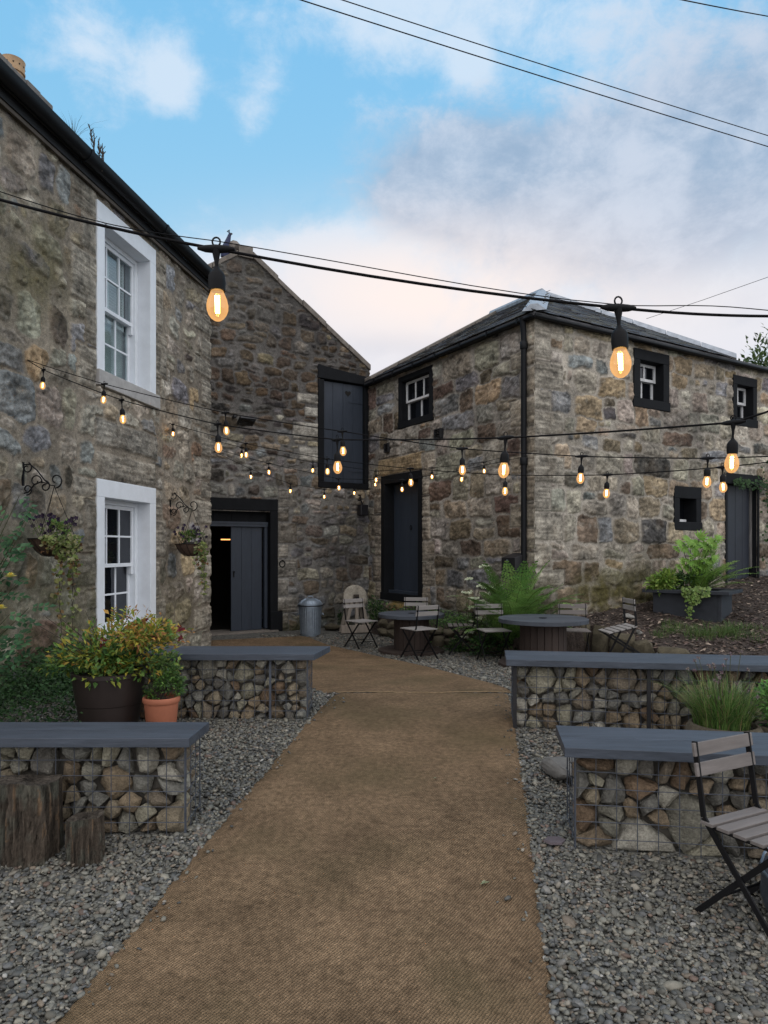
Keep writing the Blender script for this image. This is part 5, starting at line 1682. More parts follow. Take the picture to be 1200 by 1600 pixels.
# something round and blue-grey that just enters at the right edge
tx = Vector((1.835, 2.92, gf(2.92)))
t = thing('bucket', 'blue grey metal bucket cut off by the right photo edge', 'bucket', tx)
mb = MB(); mb.lathe([(0, 0), (.16, 0), (.18, .015), (.225, .06), (.245, .12), (.238, .20), (.248, .21), (.248, .225), (.232, .225), (.225, .12), (.17, .04), (0, .035)], tx, 40)
obj('bucket_body', mb, M['bench'], t, smooth=40)
mb = MB(); mb.tube([tx + Vector((.238 * math.cos(a), .238 * math.sin(a), .222 + .06 * math.sin(a) ** 2)) for a in np.linspace(0, math.pi, 13)], .006, 6); obj('handle', mb, M['zinc'], t)

# =================================================================== PLANTS
def jit(c, r, k=.25):
    b = r.uniform(1 - k, 1 + k)
    return tuple(max(.004, x * b * r.uniform(.92, 1.08)) for x in c)


def cloud(n, c, rad, size, cols, seed, flat=.5, asp=.5, up=.4, shell=.5, lumps=9, droop=0):
    """leaves in a lumpy crown: several smaller lobes spread through an ellipsoid, gaps left between them"""
    r = random.Random(seed); mb = MB()
    lob = []
    for _ in range(lumps):
        while True:
            p = Vector((r.uniform(-1, 1), r.uniform(-1, 1), r.uniform(-1, 1)))
            if p.length < 1: break
        lob.append((p * .72, r.uniform(.28, .52)))
    for i in range(n):
        p0, lr = r.choice(lob)
        d = Vector((r.gauss(0, 1), r.gauss(0, 1), r.gauss(0, 1))).normalized()
        p = p0 + d * lr * (r.random() ** shell)
        q = Vector((c[0] + p.x * rad[0], c[1] + p.y * rad[1], c[2] + p.z * rad[2]))
        o = (p * .7 + d * .6 + Vector((0, 0, up))).normalized()
        dd = (o + Vector((r.gauss(0, .5), r.gauss(0, .5), r.gauss(0, .4) - droop))).normalized()
        L_ = size * r.uniform(.6, 1.35)
        mb.leaf(q, dd, (r.gauss(0, .4) + o.x * .4, r.gauss(0, .4) - .3, 1), L_, L_ * asp * r.uniform(.8, 1.2), jit(r.choice(cols), r), fold=.18, droop=.15)
    return mb


def stems(base, tips, rad, seed, bend=.1):
    r = random.Random(seed); mb = MB()
    for t in tips:
        b = Vector(base) + Vector((r.uniform(-1, 1), r.uniform(-1, 1), 0)) * rad * 6; t = Vector(t)
        m = b.lerp(t, .5) + Vector((r.uniform(-bend, bend), r.uniform(-bend, bend), r.uniform(0, bend)))
        mb.tube([b, m, t], [rad, rad * .8, rad * .4], 5)
    return mb


GOLD = [(.33, .30, .04), (.40, .32, .05), (.25, .28, .045), (.40, .23, .05), (.18, .24, .045), (.30, .15, .05)]
GRN = [(.095, .19, .042), (.07, .145, .034), (.13, .235, .05), (.05, .11, .03)]
DGRN = [(.030, .072, .022), (.042, .095, .03), (.024, .056, .02)]
FERN = [(.17, .31, .08), (.22, .37, .105), (.11, .215, .055), (.14, .26, .065)]
IVY = [(.20, .25, .075), (.27, .29, .11), (.14, .19, .055), (.32, .32, .16), (.11, .15, .045)]
RED = [(.16, .02, .025), (.10, .012, .02)]

# golden spirea in the brown pot
t = thing('golden_shrub', 'golden and red leaved shrub growing in the dark brown pot', 'shrub', (bp.x, bp.y, bp.z + .43))
top = Vector((bp.x + .06, bp.y - .02, bp.z + .63))
mb = cloud(2100, top, (.60, .42, .25), .052, GOLD[:5] + GRN[:3] + GRN[2:3], 1, asp=.42, lumps=15)
mb2 = cloud(560, top + Vector((.16, -.05, .13)), (.46, .28, .17), .046, GOLD + GOLD[3:], 2, asp=.42, lumps=10)
mb3 = cloud(1000, top + Vector((-.24, -.02, -.10)), (.42, .32, .17), .055, GRN + GOLD[2:3], 3, asp=.5, lumps=8)
obj('foliage', mb, M['leaf'], t); obj('foliage', mb2, M['leaf'], t); obj('foliage', mb3, M['leaf'], t)
r_ = random.Random(5); mb = MB()
for k in range(11):
    p = PT(r_.choice((205, 222, 248, 282, 290, 165)) + r_.uniform(-5, 5), r_.uniform(968, 1012), 5.2 + r_.uniform(-.1, .1))
    for j in range(4): mb.leaf(p + Vector((r_.uniform(-.01, .01), 0, 0)), (r_.gauss(0, 1), r_.gauss(0, 1), r_.gauss(.3, .5)), (0, -1, .4), .032, .024, jit(r_.choice(RED), r_))
obj('foliage', mb, M['petal'], t)
tips = [(bp.x + r_.uniform(-.45, .55), bp.y + r_.uniform(-.3, .25), bp.z + r_.uniform(.6, .92)) for _ in range(34)]
mb = stems((bp.x, bp.y, bp.z + .43), tips, .004, 4, .05)
obj('stem', mb, M['twig'], t)
mb = MB()                                           # thin upright sprigs that stand against the window
for (px, py) in ((178, 952), (200, 950), (233, 962), (172, 968)):
    p = PT(px, py, 5.25); b = Vector((bp.x + (p.x - bp.x) * .6, bp.y, bp.z + .7))
    for k in range(9):
        q = b.lerp(p, .35 + .65 * k / 8)
        for s in (-1, 1): mb.leaf(q, (s * .8, r_.uniform(-.5, .3), .5), (0, -.8, .6), .032, .014, jit(r_.choice(GOLD), r_))
obj('foliage', mb, M['leaf'], t)
# herb in the terracotta pot
t = thing('potted_herb', 'bushy small leaved green plant in the terracotta pot', 'plant', (tp.x, tp.y, tp.z + .27))
c = tp + Vector((.015, 0, .40))
obj('foliage', cloud(1250, c, (.165, .15, .17), .027, GRN + [(.07, .13, .05)], 6, asp=.55, lumps=12), M['leaf'], t)
obj('foliage', cloud(420, c + Vector((.05, .0, .13)), (.18, .12, .09), .026, [(.075, .14, .035), (.11, .17, .05)], 7, asp=.55, lumps=7), M['leaf'], t)
obj('stem', stems((tp.x, tp.y, tp.z + .26), [(c.x + r_.uniform(-.15, .15), c.y + r_.uniform(-.12, .12), c.z + r_.uniform(-.05, .2)) for _ in range(26)], .003, 9, .03), M['twig'], t)


def hanging_basket(px, tip, ztop, zb, label_b, label_k, seed, tail, big):
    s = WL.s(px); r = random.Random(seed)
    bx, ct, cb = ztop, None, None
    zt_, zb_ = WL.z(px, ztop), WL.z(px, zb)
    p0 = WL.p(s, zb_, .02); n3 = Vector((WL.n.x, WL.n.y, 0))
    t = thing('basket_bracket', label_k, 'bracket', p0, 0, 'scrolled basket brackets')
    hh = zt_ - zb_; A_ = tip
    mb = MB(); WL.box(mb, s - .012, s + .012, zb_, zt_, .0, .014); obj('back_bar', mb, M['iron'], t)
    q = lambda d, z: WL.p(s, zb_ + z * hh, .014 + d * A_)

    def spiral(c0, r0, turns, a0, sgn=1, n=22):
        out = []
        for i in range(n):
            k = i / (n - 1); a = a0 + sgn * turns * 2 * math.pi * k; rr = r0 * (1 - .72 * k)
            out.append(WL.p(s, zb_ + c0[1] * hh + rr * math.sin(a), .014 + c0[0] * A_ + rr * math.cos(a)))
        return out
    mb = MB()
    sw = .0065
    mb.tube([q(0, .92), q(.18, .93), q(.38, .74), q(.58, .46), q(.74, .30), q(.88, .27)], sw, 6)
    mb.tube(spiral((.90, .44), .07 * hh / .30 * 1.0, .95, -1.6), sw, 6)
    mb.tube([q(0, .06), q(.14, .10), q(.30, .32), q(.50, .40), q(.66, .34)], sw, 6)
    mb.tube(spiral((.09, .82), .055, 1.0, 1.2, -1), sw, 6); mb.tube(spiral((.10, .18), .055, 1.0, 4.6, 1), sw, 6)
    mb.tube(spiral((.34, .42), .065, 1.05, -.3, 1), sw, 6); mb.tube(spiral((.60, .26), .055, 1.05, 1.5, -1), sw, 6)
    obj('scrollwork', mb, M['iron'], t, smooth=60)
    hook = q(.86, .26)
    cb = Vector((hook.x - n3.x * .02, hook.y, WL.z(px, big[0])))         # rim centre
    rb = .205
    t = thing('hanging_basket', label_b, 'hanging basket', (cb.x, cb.y, cb.z - .2), 0, 'hanging flower baskets')
    prof = [(.02, -.165), (.08, -.155), (.135, -.115), (.175, -.06), (rb, 0), (rb - .012, .0), (.16, -.06)]
    mb = MB(); mb.lathe(prof, cb, 28, wob=.012); obj('coir_liner', mb, M['coirliner'], t, smooth=60)
    mb = MB()
    for k in range(12):
        a = 2 * math.pi * k / 12; mb.tube([cb + Vector(((rr + .006) * math.cos(a + sh), (rr + .006) * math.sin(a + sh), z)) for rr, z, sh in ((.02, -.168, .5), (.08, -.16, .35), (.135, -.118, .2), (.175, -.06, .08), (rb, .0, 0))], .003, 5)
    mb.tube([cb + Vector(((rb + .004) * math.cos(a), (rb + .004) * math.sin(a), 0)) for a in np.linspace(0, 2 * math.pi, 33)], .005, 6)
    obj('wire_frame', mb, M['iron'], t)
    mb = MB()
    for k in range(3):
        a = 2 * math.pi * k / 3 + .4; mb.tube([hook, cb + Vector((rb * math.cos(a), rb * math.sin(a), .0))], .003, 5)
    obj('hanging_chain', mb, M['iron'], t)
    mb = MB(); mb.lathe([(rb - .02, -.02), (.1, .02), (0, .03)], cb, 20); obj('soil', mb, M['soil'], t)
    # foliage, violas, ivy
    fol = cloud(330, cb + Vector((0, 0, .11)), (.21, .19, .085), .034, IVY[:3] + GRN[:3], seed + 1, asp=.6, lumps=10)
    obj('foliage', fol, M['leaf'], t)
    fm = MB(); sm = MB()
    for k in range(34):
        a = r.uniform(0, 6.28); rr = r.uniform(.02, .25); p = cb + Vector((rr * math.cos(a), rr * math.sin(a), r.uniform(.12, .26)))
        if r.random() < .25: p.z -= .09; p += Vector((.04, -.05, 0))
        fm = MB()
        sm.tube([p - Vector((rr * math.cos(a) * .4, rr * math.sin(a) * .4, .14)), p], .0022, 4)
        fdir = Vector((r.uniform(-.4, .6), -1, r.uniform(-.1, .5))).normalized()
        for j in range(5):
            ang = j * 1.2566 + r.uniform(-.2, .2); e1 = fdir.cross(Vector((0, 0, 1))).normalized(); e2 = e1.cross(fdir)
            fm.leaf(p, e1 * math.cos(ang) + e2 * math.sin(ang) + fdir * .3, fdir, .026, .026, jit((.022, .010, .034), r), fold=.1)
        obj('viola_flower', fm, M['petal'], t)
    obj('flower_stems', sm, M['stem'], t)
    iv = MB(); vs = MB()
    for (dx, dy, L_, dens_) in tail:
        p = cb + Vector((dx, dy, .02)); pts = [p.copy()]; nseg = 30
        sway = r.uniform(-.05, .05)
        for k in range(nseg):
            p = p + Vector((sway / nseg + r.uniform(-.012, .012), r.uniform(-.010, .010), -L_ / nseg)); pts.append(p.copy())
        vs.tube(pts, .003, 4)
        for k, p in enumerate(pts):
            for j in range(dens_ if k < 12 else max(1, dens_ - 2)):
                if k > 14 and r.random() < .25: continue
                d = Vector((r.gauss(0, .8), r.gauss(-.3, .6), r.gauss(-.5, .5)))
                c_ = r.choice(IVY) if r.random() < .75 or k < 8 else r.choice(((.18, .11, .04), (.15, .08, .04)))
                L2 = r.uniform(.03, .058); q2 = p + Vector((r.uniform(-.045, .045), r.uniform(-.045, .02), r.uniform(-.02, .02)))
                iv.leaf(q2, d, (r.gauss(0, .4), -1, .4 + r.gauss(0, .3)), L2, L2 * .85, jit(c_, r), fold=.12)
                iv.leaf(q2, d + Vector((.6, 0, .2)), (0, -1, .4), L2 * .7, L2 * .5, jit(c_, r), fold=.12)
                iv.leaf(q2, d + Vector((-.6, 0, .2)), (0, -1, .4), L2 * .7, L2 * .5, jit(c_, r), fold=.12)
    obj('trailing_ivy', iv, M['leaf'], t); obj('ivy_stem', vs, M['twig'], t)


hanging_basket(35, .37, 722, 774, 'hanging basket of dark violas with long trailing ivy, beside the rose bush', 'scrolled iron bracket on the house wall holding the ivy-trailing basket', 40,
               [(.17, -.12, .95, 2), (.21, -.06, .80, 2), (.14, -.15, .55, 3), (.20, -.1, .35, 3), (.09, -.19, .13, 3), (.18, -.02, 1.0, 2), (.22, .02, .3, 3)], (842,))
hanging_basket(265.5, .36, 769, 806, 'hanging basket of dark violas close to the house corner and doorway', 'scrolled iron bracket near the house corner holding the farther basket', 60,
               [(.17, -.08, .72, 2), (.19, -.02, .60, 2), (.15, -.12, .30, 3), (.18, .04, .5, 2)], (850,))

# climbing rose entering from the left edge
t = thing('rose_bush', 'rose bush with dark green leaves and a few yellow blooms at the left edge', 'rose', (-2.85, 4.75, gf(4.75)))
r_ = random.Random(71); lm = MB(); sm = MB(); fm = MB()
base = Vector((-2.95, 4.8, gf(4.8)))
tipsR = [(30, 775, 4.7), (52, 790, 4.75), (10, 800, 4.8), (-20, 780, 4.7), (40, 820, 4.7), (-30, 850, 4.7), (20, 870, 4.75), (45, 950, 4.7), (38, 1030, 4.7), (-10, 940, 4.8), (10, 1000, 4.7), (30, 905, 4.8), (-40, 1000, 4.7), (15, 960, 4.6), (-15, 900, 4.65), (22, 1015, 4.62), (5, 835, 4.72), (-5, 980, 4.75), (28, 990, 4.7), (0, 890, 4.7)]
for (px, py, Yv) in tipsR:
    p = PT(px, py, Yv); m_ = base.lerp(p, .55) + Vector((-.12, 0, .1)); sm.tube([base, m_, p], [.007, .005, .002], 5)
    for k in range(5):
        q = m_.lerp(p, k / 4.) + Vector((r_.uniform(-.02, .02), r_.uniform(-.03, .03), 0))
        ax = Vector((r_.gauss(.4, .7), r_.gauss(-.3, .6), r_.gauss(-.1, .5))).normalized(); sd = ax.cross(Vector((0, -.6, .8))).normalized()
        for j in range(3):                         # compound leaf: pairs and one at the tip
            b = q + ax * (.02 + .035 * j)
            for s in (-1, 1): lm.leaf(b, sd * s + ax * .5, (r_.gauss(0, .3), -.6, .8), .052, .032, jit(r_.choice(((.04, .10, .045), (.05, .125, .055), (.08, .16, .075), (.03, .08, .035))), r_), fold=.12)
        lm.leaf(q + ax * .11, ax, (0, -.6, .8), .06, .036, jit((.03, .08, .035), r_), fold=.12)
obj('foliage', lm, M['leaf'], t); obj('stem', sm, M['stem'], t)
for (px, py) in ((17, 902), (2, 952), (-14, 860)):
    fm = MB(); c = PT(px, py, 4.6)
    for ring, (nr, rr, el) in enumerate(((5, .010, 1.2), (6, .018, .7), (7, .026, .25))):
        for k in range(nr):
            a = 2 * math.pi * k / nr + ring * .5
            d = Vector((math.cos(a) * math.cos(el), math.sin(a) * math.cos(el) - .2, math.sin(el)))
            fm.leaf(c, d, Vector((-math.cos(a) * math.sin(el), -math.sin(a) * math.sin(el), math.cos(el))), .030 + rr * .5, .030, jit((.62, .56, .16) if ring else (.60, .45, .06), r_, .12), fold=.2)
    obj('rose_flower', fm, M['petal'], t)
# dark mossy growth at the foot of the house wall
t = thing('ivy_patch', 'dark mossy ivy growing low on the house wall beside the brown pot', 'ivy', WL.p(-5.2, .2, .1))
mb = MB(); r_ = random.Random(81)
for i in range(7800):
    s = r_.gauss(WL.s(70), .55); z = gf(6) + abs(r_.gauss(0, .20)) - .02
    if z > .60 or s > WL.s(150): continue
    L_ = r_.uniform(.02, .045)
    mb.leaf(WL.p(s, z, .03 + abs(r_.gauss(0, .70)) * max(0, 1 - (z - .2) / .55) + abs(r_.gauss(0, .05))), (r_.gauss(0, 1), r_.gauss(-.3, .6), r_.gauss(0, .7)), (.8, -.4, .5), L_, L_ * .8, jit(r_.choice(DGRN), r_))
obj('foliage', mb, M['leaf'], t)


mb = MB()
for i in range(3600):                               # it creeps out over the stones behind the pot
    y = r_.uniform(4.35, 6.4); x = -4.45 + .1545 * y + abs(r_.gauss(0, .75)); z = gf(y) + abs(r_.gauss(0, .09)); L_ = r_.uniform(.02, .045)
    if x > -2.0 - .1 * (5.4 - y): continue
    mb.leaf((x, y, z), (r_.gauss(0, 1), r_.gauss(-.3, .8), r_.gauss(.2, .5)), (r_.gauss(0, .4), -.4, 1), L_, L_ * .8, jit(r_.choice(DGRN), r_))
obj('foliage', mb, M['leaf'], t)


def frond(mb, sm, base, az, L_, el0, droop, wid, col, r, npin=24, serr=2):
    p = Vector(base); h = Vector((math.cos(az), math.sin(az), 0)); el = el0; pts = [p.copy()]; n = npin
    for k in range(n):
        t = k / n; el = el0 - droop * t * t
        d = h * math.cos(el) + Vector((0, 0, math.sin(el))); p = p + d * (L_ / n); pts.append(p.copy())
    sm.tube(pts, [.004 * (1 - .8 * i / n) + .001 for i in range(n + 1)], 4)
    side = h.cross(Vector((0, 0, 1)))
    for k in range(2, n + 1):
        t = k / n; w = wid * (math.sin(math.pi * min(1, t * .93 + .07) ** .75) ** .8) * (1 if t < .97 else .4)
        ax = (pts[k] - pts[k - 1]).normalized(); nrm = side.cross(ax)
        if nrm.z < 0: nrm = -nrm
        for s in (-1, 1):
            d = (side * s + ax * .45 + nrm * r.uniform(-.18, .05)).normalized()
            c = jit(col, r, .2)
            wp = max(.014, L_ / n * 1.15)
            # a pinna tapering along its length with a toothed outline, in short lobes
            q = pts[k]; m_ = max(2, int(w / .034))
            for j in range(m_):
                f0, f1 = j / m_, (j + 1) / m_
                b = q + d * w * f0; ww = wp * (1 - f0 * .8)
                mb.leaf(b, d + ax * .55, nrm, w / m_ * 1.25, ww * .6, c, fold=.05)
                mb.leaf(b, d - ax * .55, nrm, w / m_ * 1.25, ww * .6, c, fold=.05)


def fern(name, label, c, fr, seed, cols=FERN):
    t = thing(name, label, 'fern', c); r = random.Random(seed); mb = MB(); sm = MB()
    for (az, L_, el, dr, w) in fr: frond(mb, sm, Vector(c) + Vector((r.uniform(-.05, .05), r.uniform(-.05, .05), 0)), az, L_, el, dr, w, r.choice(cols), r)
    obj('fronds', mb, M['leaf'], t); obj('stem', sm, M['stem'], t)
    return t


fc = Vector((1.83, 10.02, .12)); r_ = random.Random(3); fr = []
for k in range(30):
    az = r_.uniform(math.pi * 1.0, math.pi * 2.0); fr.append((az, r_.uniform(1.0, 1.4), r_.uniform(.75, 1.45), r_.uniform(.7, 1.7), r_.uniform(.17, .23)))
for az in (-2.6, -.5, -1.5, -1.0, -2.0): fr.append((az, 1.42, 1.40, .7, .22))
for az in (-.2, -.5, -.05, -2.9, -2.5, .1): fr.append((az, 1.0, .7, 1.3, .18))
fern('tall_fern', 'big tall green fern at the corner of the barn below the black box', fc, fr, 31)
# low ferny greenery at the fern's foot
t = thing('low_greenery', 'low dark leafy greenery under the cow parsley and fern', 'plant', (1.25, 10.3, 0))
obj('foliage', cloud(1200, (1.62, 9.95, .26), (.62, .30, .34), .055, DGRN + GRN[1:2], 15, asp=.5, lumps=14), M['leaf'], t)
obj('foliage', cloud(500, (1.12, 10.42, .10), (.30, .15, .14), .04, DGRN + GRN[:1], 16, asp=.5, lumps=8), M['leaf'], t)

# cow parsley
t = thing('cow_parsley', 'tall white flowering cow parsley beside the fern', 'wild flower', (1.25, 10.45, .1)); r_ = random.Random(41)
sm = MB(); fm = MB(); lm = MB()
cpb = Vector((1.28, 10.45, .12))
heads = [(757, 884, 14), (733, 904, 10), (730, 925, 14), (741, 934, 14), (740, 948, 14), (762, 917, 18), (778, 914, 12), (752, 915, 12), (758, 927, 14), (776, 920, 10), (755, 939, 8), (742, 970, 14), (733, 988, 12), (726, 996, 10), (748, 966, 9), (738, 978, 9)]
for (px, py, w) in heads:
    p = PT(px, py, 10.35 + r_.uniform(-.12, .12)); rr = w * 10.35 / F * .62
    m_ = cpb.lerp(p, .5) + Vector((r_.uniform(-.06, .06), r_.uniform(-.05, .05), .05)); j_ = p - Vector((0, 0, rr * .8))
    sm.tube([cpb, m_, j_], [.006, .0045, .003], 5)
    for k in range(13):
        a = 2.4 * k; q = rr * math.sqrt((k + .5) / 13); c = p + Vector((q * math.cos(a), q * math.sin(a), r_.uniform(-.01, .012) - q * q * 2))
        sm.tube([j_, c], .0014, 4)
        for j in range(7):
            fm.leaf(c, (r_.gauss(0, 1), r_.gauss(0, 1), r_.gauss(.1, .6)), (0, -.6, .8), .026, .024, jit((.56, .60, .44), r_, .15))
for k in range(60):
    q = cpb.lerp(PT(r_.uniform(725, 780), r_.uniform(920, 1000), 10.35), r_.uniform(.3, .9))
    for j in range(3): lm.leaf(q, (r_.gauss(0, 1), r_.gauss(0, 1), r_.gauss(0, .4)), (0, -.5, 1), .05, .02, jit(r_.choice(GRN), r_))
obj('flower_heads', fm, M['petal'], t); obj('stem', sm, M['stem'], t); obj('foliage', lm, M['leaf'], t)
# ivy and weeds on the retaining edge, wild green at the wall foot by the grindstone
ground = MB(); r_ = random.Random(51)
for i in range(2600):
    sA = r_.uniform(.2, 3.0); k = .42 + .10 * min(sA, 2.3); dd = r_.uniform(.05, k + .06); q = WA.p(sA, 0, dd)
    z = bankf(q.x, q.y) + r_.uniform(-.01, .09); L_ = r_.uniform(.02, .05)
    if dd > k - .06: z -= r_.uniform(0, .14)
    ground.leaf((q.x, q.y, z), (r_.gauss(0, 1), r_.gauss(-.3, 1), r_.gauss(.1, .5)), (r_.gauss(0, .3), -.5, 1), L_, L_ * .75, jit(r_.choice(GRN + DGRN), r_))
struct(obj('ground_cover', ground, M['leaf'], recenter=False), 'stuff')
t = thing('weed_clump', 'green weeds at the wall foot between grindstone and barn door', 'weeds', (-.1, 13.4, 0))
obj('foliage', cloud(700, (-.10, 13.35, .32), (.30, .30, .34), .06, DGRN + GRN[:1], 17, asp=.4, lumps=10), M['leaf'], t)
t = thing('weed_clump', 'dark weeds on the wall between dustbin and grindstone', 'weeds', (-.8, 13.4, 0))
obj('foliage', cloud(260, (-.78, 13.45, .18), (.13, .12, .25), .05, DGRN, 18, asp=.4, lumps=6), M['leaf'], t)

# planting in the raised planter
pl = PLC + Vector((0, 0, -.04))
def palm_leaf(mb, c, d, nrm, R_, col, r, n=8):
    d = Vector(d).normalized(); nrm = Vector(nrm).normalized(); s = d.cross(nrm).normalized()
    for k in range(n):
        a = (k - (n - 1) / 2) * .36; mb.leaf(c, d * math.cos(a) + s * math.sin(a), nrm, R_ * (1 - .25 * abs(a) / 1.3), R_ * .24, jit(col, r, .15), fold=.1, droop=.15)
t = thing('fatsia_plant', 'bright green hand shaped leaves standing tallest in the raised planter', 'plant', pl); r_ = random.Random(61)
lm = MB(); sm = MB()
for (px, py, Rr) in ((1085, 872, .17), (1100, 878, .16), (1092, 892, .15), (1112, 872, .14), (1078, 846, .17), (1092, 842, .18), (1107, 848, .17), (1118, 843, .14), (1066, 852, .15), (1098, 856, .15), (1084, 858, .14), (1070, 880, .14), (1082, 886, .13), (1112, 856, .13)):
    p = PT(px, py, 10.5 + r_.uniform(-.1, .12)); b = pl + Vector((.0, .02, 0)); sm.tube([b, b.lerp(p, .6) + Vector((0, 0, .08)), p], [.008, .006, .004], 5)
    dx = (px - 1090) / 30
    palm_leaf(lm, p, (dx + r_.uniform(-.4, .4), -.25, .28 + r_.uniform(-.3, .2)), (dx * .3, -.8, .6), Rr, (.20, .36, .065), r_)
    palm_leaf(lm, p + Vector((.02, .03, -.03)), (-dx + r_.uniform(-.6, .6), -.1, -.2), (0, -.7, .7), Rr * .9, (.16, .30, .05), r_)
    palm_leaf(lm, p + Vector((-.05, .02, -.06)), (-.6 + r_.uniform(-.4, .4), -.2, .1), (0, -.7, .7), Rr * .8, (.18, .33, .06), r_)
obj('foliage', lm, M['leaf'], t); obj('stem', sm, M['stem'], t)
fr = [(a, l * 1.12, e, d, w * 1.35) for a, l, e, d, w in ((-.9, .6, 1.3, .5, .12), (-1.4, .62, 1.35, .6, .12), (-2.0, .5, 1.3, .7, .12), (.3, .6, 1.2, .6, .12), (-.35, .62, .85, .8, .13), (-.1, .78, .55, .8, .14), (.25, .75, .7, .9, .13), (-.45, .8, .65, .7, .14), (.05, .72, .9, .9, .13), (-.5, .5, .75, .8, .12), (-1.2, .42, 1.0, .9, .12), (.0, .55, 1.0, 1.0, .12), (-.25, .66, .35, .6, .13), (-1.6, .4, .9, 1.2, .11), (-2.2, .36, 1.0, 1.2, .11), (.6, .45, 1.1, .8, .11), (-.8, .5, 1.2, .6, .12))]
fern('planter_fern', 'bright fern fronds reaching right from the raised planter', pl + Vector((.10, .0, .02)), fr, 63, [(.21, .36, .075), (.16, .30, .06)])
t = thing('choisya_plant', 'yellow green shrubby leaves at the left of the raised planter', 'plant', pl + Vector((-.3, 0, 0)))
obj('foliage', cloud(820, pl + Vector((-.36, .05, .16)), (.34, .22, .20), .085, [(.22, .33, .06), (.17, .28, .05), (.27, .36, .09), (.10, .19, .035)], 19, asp=.38, lumps=9), M['leaf'], t)
obj('foliage', cloud(620, pl + Vector((.03, .0, .17)), (.34, .22, .22), .06, DGRN + GRN, 20, asp=.5, lumps=9), M['leaf'], t)
t = thing('trailing_ivy', 'pale ivy trailing over the front of the raised planter', 'ivy', pl + Vector((.15, -.3, 0)))
lm = MB(); vs = MB()
for (x0_, L_) in ((.05, .16), (.12, .30), (.18, .12), (.24, .20), (.30, .10), (.0, .08), (.16, .22), (.10, .42)):
    p = PP(.48 + x0_, -.125, zt + .02) ; pts = [PP(.48 + x0_, .12, zt + .03), p.copy()]
    for k in range(10): p = p + Vector((r_.uniform(-.02, .012), r_.uniform(-.008, .004), -L_ / 10)); pts.append(p.copy())
    vs.tube(pts, .0025, 4)
    for q in pts:
        for j in range(3): lm.leaf(q + Vector((r_.uniform(-.03, .03), r_.uniform(-.03, 0), r_.uniform(-.01, .03))), (r_.gauss(0, 1), -.3, r_.gauss(-.4, .5)), (0, -1, .5), .045, .042, jit(r_.choice(((.15, .23, .05), (.19, .26, .08), (.11, .18, .04))), r_), fold=.1)
obj('foliage', lm, M['leaf'], t); obj('stem', vs, M['stem'], t)


def blades(mb, c, n, spread, h, w, cols, r, lean=.6, seg=4):
    for i in range(n):
        a = r.uniform(0, 2 * math.pi); rr = spread * math.sqrt(r.random()); b = Vector(c) + Vector((rr * math.cos(a), rr * math.sin(a), 0))
        aa = a + r.gauss(0, .5); hh = h * r.uniform(.55, 1.15); ln = lean * r.uniform(.2, 1.2) * (.4 + rr / spread); col = jit(r.choice(cols), r)
        side = Vector((-math.sin(aa), math.cos(aa), 0)) * w / 2; P_ = []
        for k in range(seg + 1):
            t = k / seg; P_.append(b + Vector((math.cos(aa), math.sin(aa), 0)) * hh * ln * t ** 1.8 + Vector((0, 0, hh * (t - .30 * ln * t ** 3))))
        V = []
        for k in range(seg): V += [P_[k] - side * (1 - k / seg * .7), P_[k] + side * (1 - k / seg * .7)]
        V.append(P_[-1]); Fc = [(2 * k, 2 * k + 1, 2 * k + 3, 2 * k + 2) for k in range(seg - 1)] + [(2 * seg - 2, 2 * seg - 1, 2 * seg)]
        mb.add(V, Fc, col)


t = thing('chives', 'clump of grassy chives with faded flower heads in the carved stone pot', 'chives', sp + Vector((0, 0, .22))); r_ = random.Random(91)
mb = MB(); CH = [(.12, .21, .05), (.09, .17, .045), (.16, .25, .07), (.065, .135, .035), (.26, .23, .11)]
blades(mb, sp + Vector((-.02, 0, .21)), 900, .17, .36, .006, CH, r_, lean=.75); obj('blades', mb, M['leaf'], t)
mb = MB(); sm = MB()
for i in range(30):
    a = r_.uniform(0, 6.28); rr = r_.uniform(0, .26); p = sp + Vector((rr * math.cos(a) - .03, rr * math.sin(a), .21 + r_.uniform(.22, .50)))
    sm.tube([sp + Vector((rr * math.cos(a) * .3, rr * math.sin(a) * .3, .2)), p], .0022, 4)
    for j in range(14): mb.leaf(p, (r_.gauss(0, 1), r_.gauss(0, 1), r_.gauss(.2, 1)), (0, -1, 0), .017, .006, jit(r_.choice(((.20, .15, .16), (.26, .22, .19), (.15, .10, .12))), r_))
obj('seed_heads', mb, M['petal'], t); obj('stem', sm, M['stem'], t)
t = thing('leafy_herb', 'bright feathery green herb in the dark stone pot at the right edge', 'plant', sp2 + Vector((0, 0, .2)))
obj('foliage', cloud(900, sp2 + Vector((0, 0, .38)), (.19, .17, .20), .045, [(.10, .25, .05), (.13, .31, .065), (.065, .17, .04)], 21, asp=.4, lumps=12), M['leaf'], t)
obj('stem', stems(sp2 + Vector((0, 0, .2)), [sp2 + Vector((r_.uniform(-.15, .15), r_.uniform(-.1, .1), r_.uniform(.3, .5))) for _ in range(16)], .003, 5, .03), M['stem'], t)
# grass on the slope below the planter
t = thing('grass_tuft', 'patch of short wild grass on the mulch below the raised planter', 'grass')
mb = MB(); r_ = random.Random(95)
for i in range(70):
    x = r_.gauss(4.45, .40); y = r_.gauss(9.62, .16)
    blades(mb, (x, y, bankf(x, y) - .005), 26, .10, .13, .005, [(.075, .15, .035), (.10, .165, .05), (.14, .16, .065), (.055, .115, .03)], r_, lean=.9, seg=3)
o = obj('blades', mb, M['leaf']); t.location = o.location; o.parent = t; o.location = (0, 0, 0)
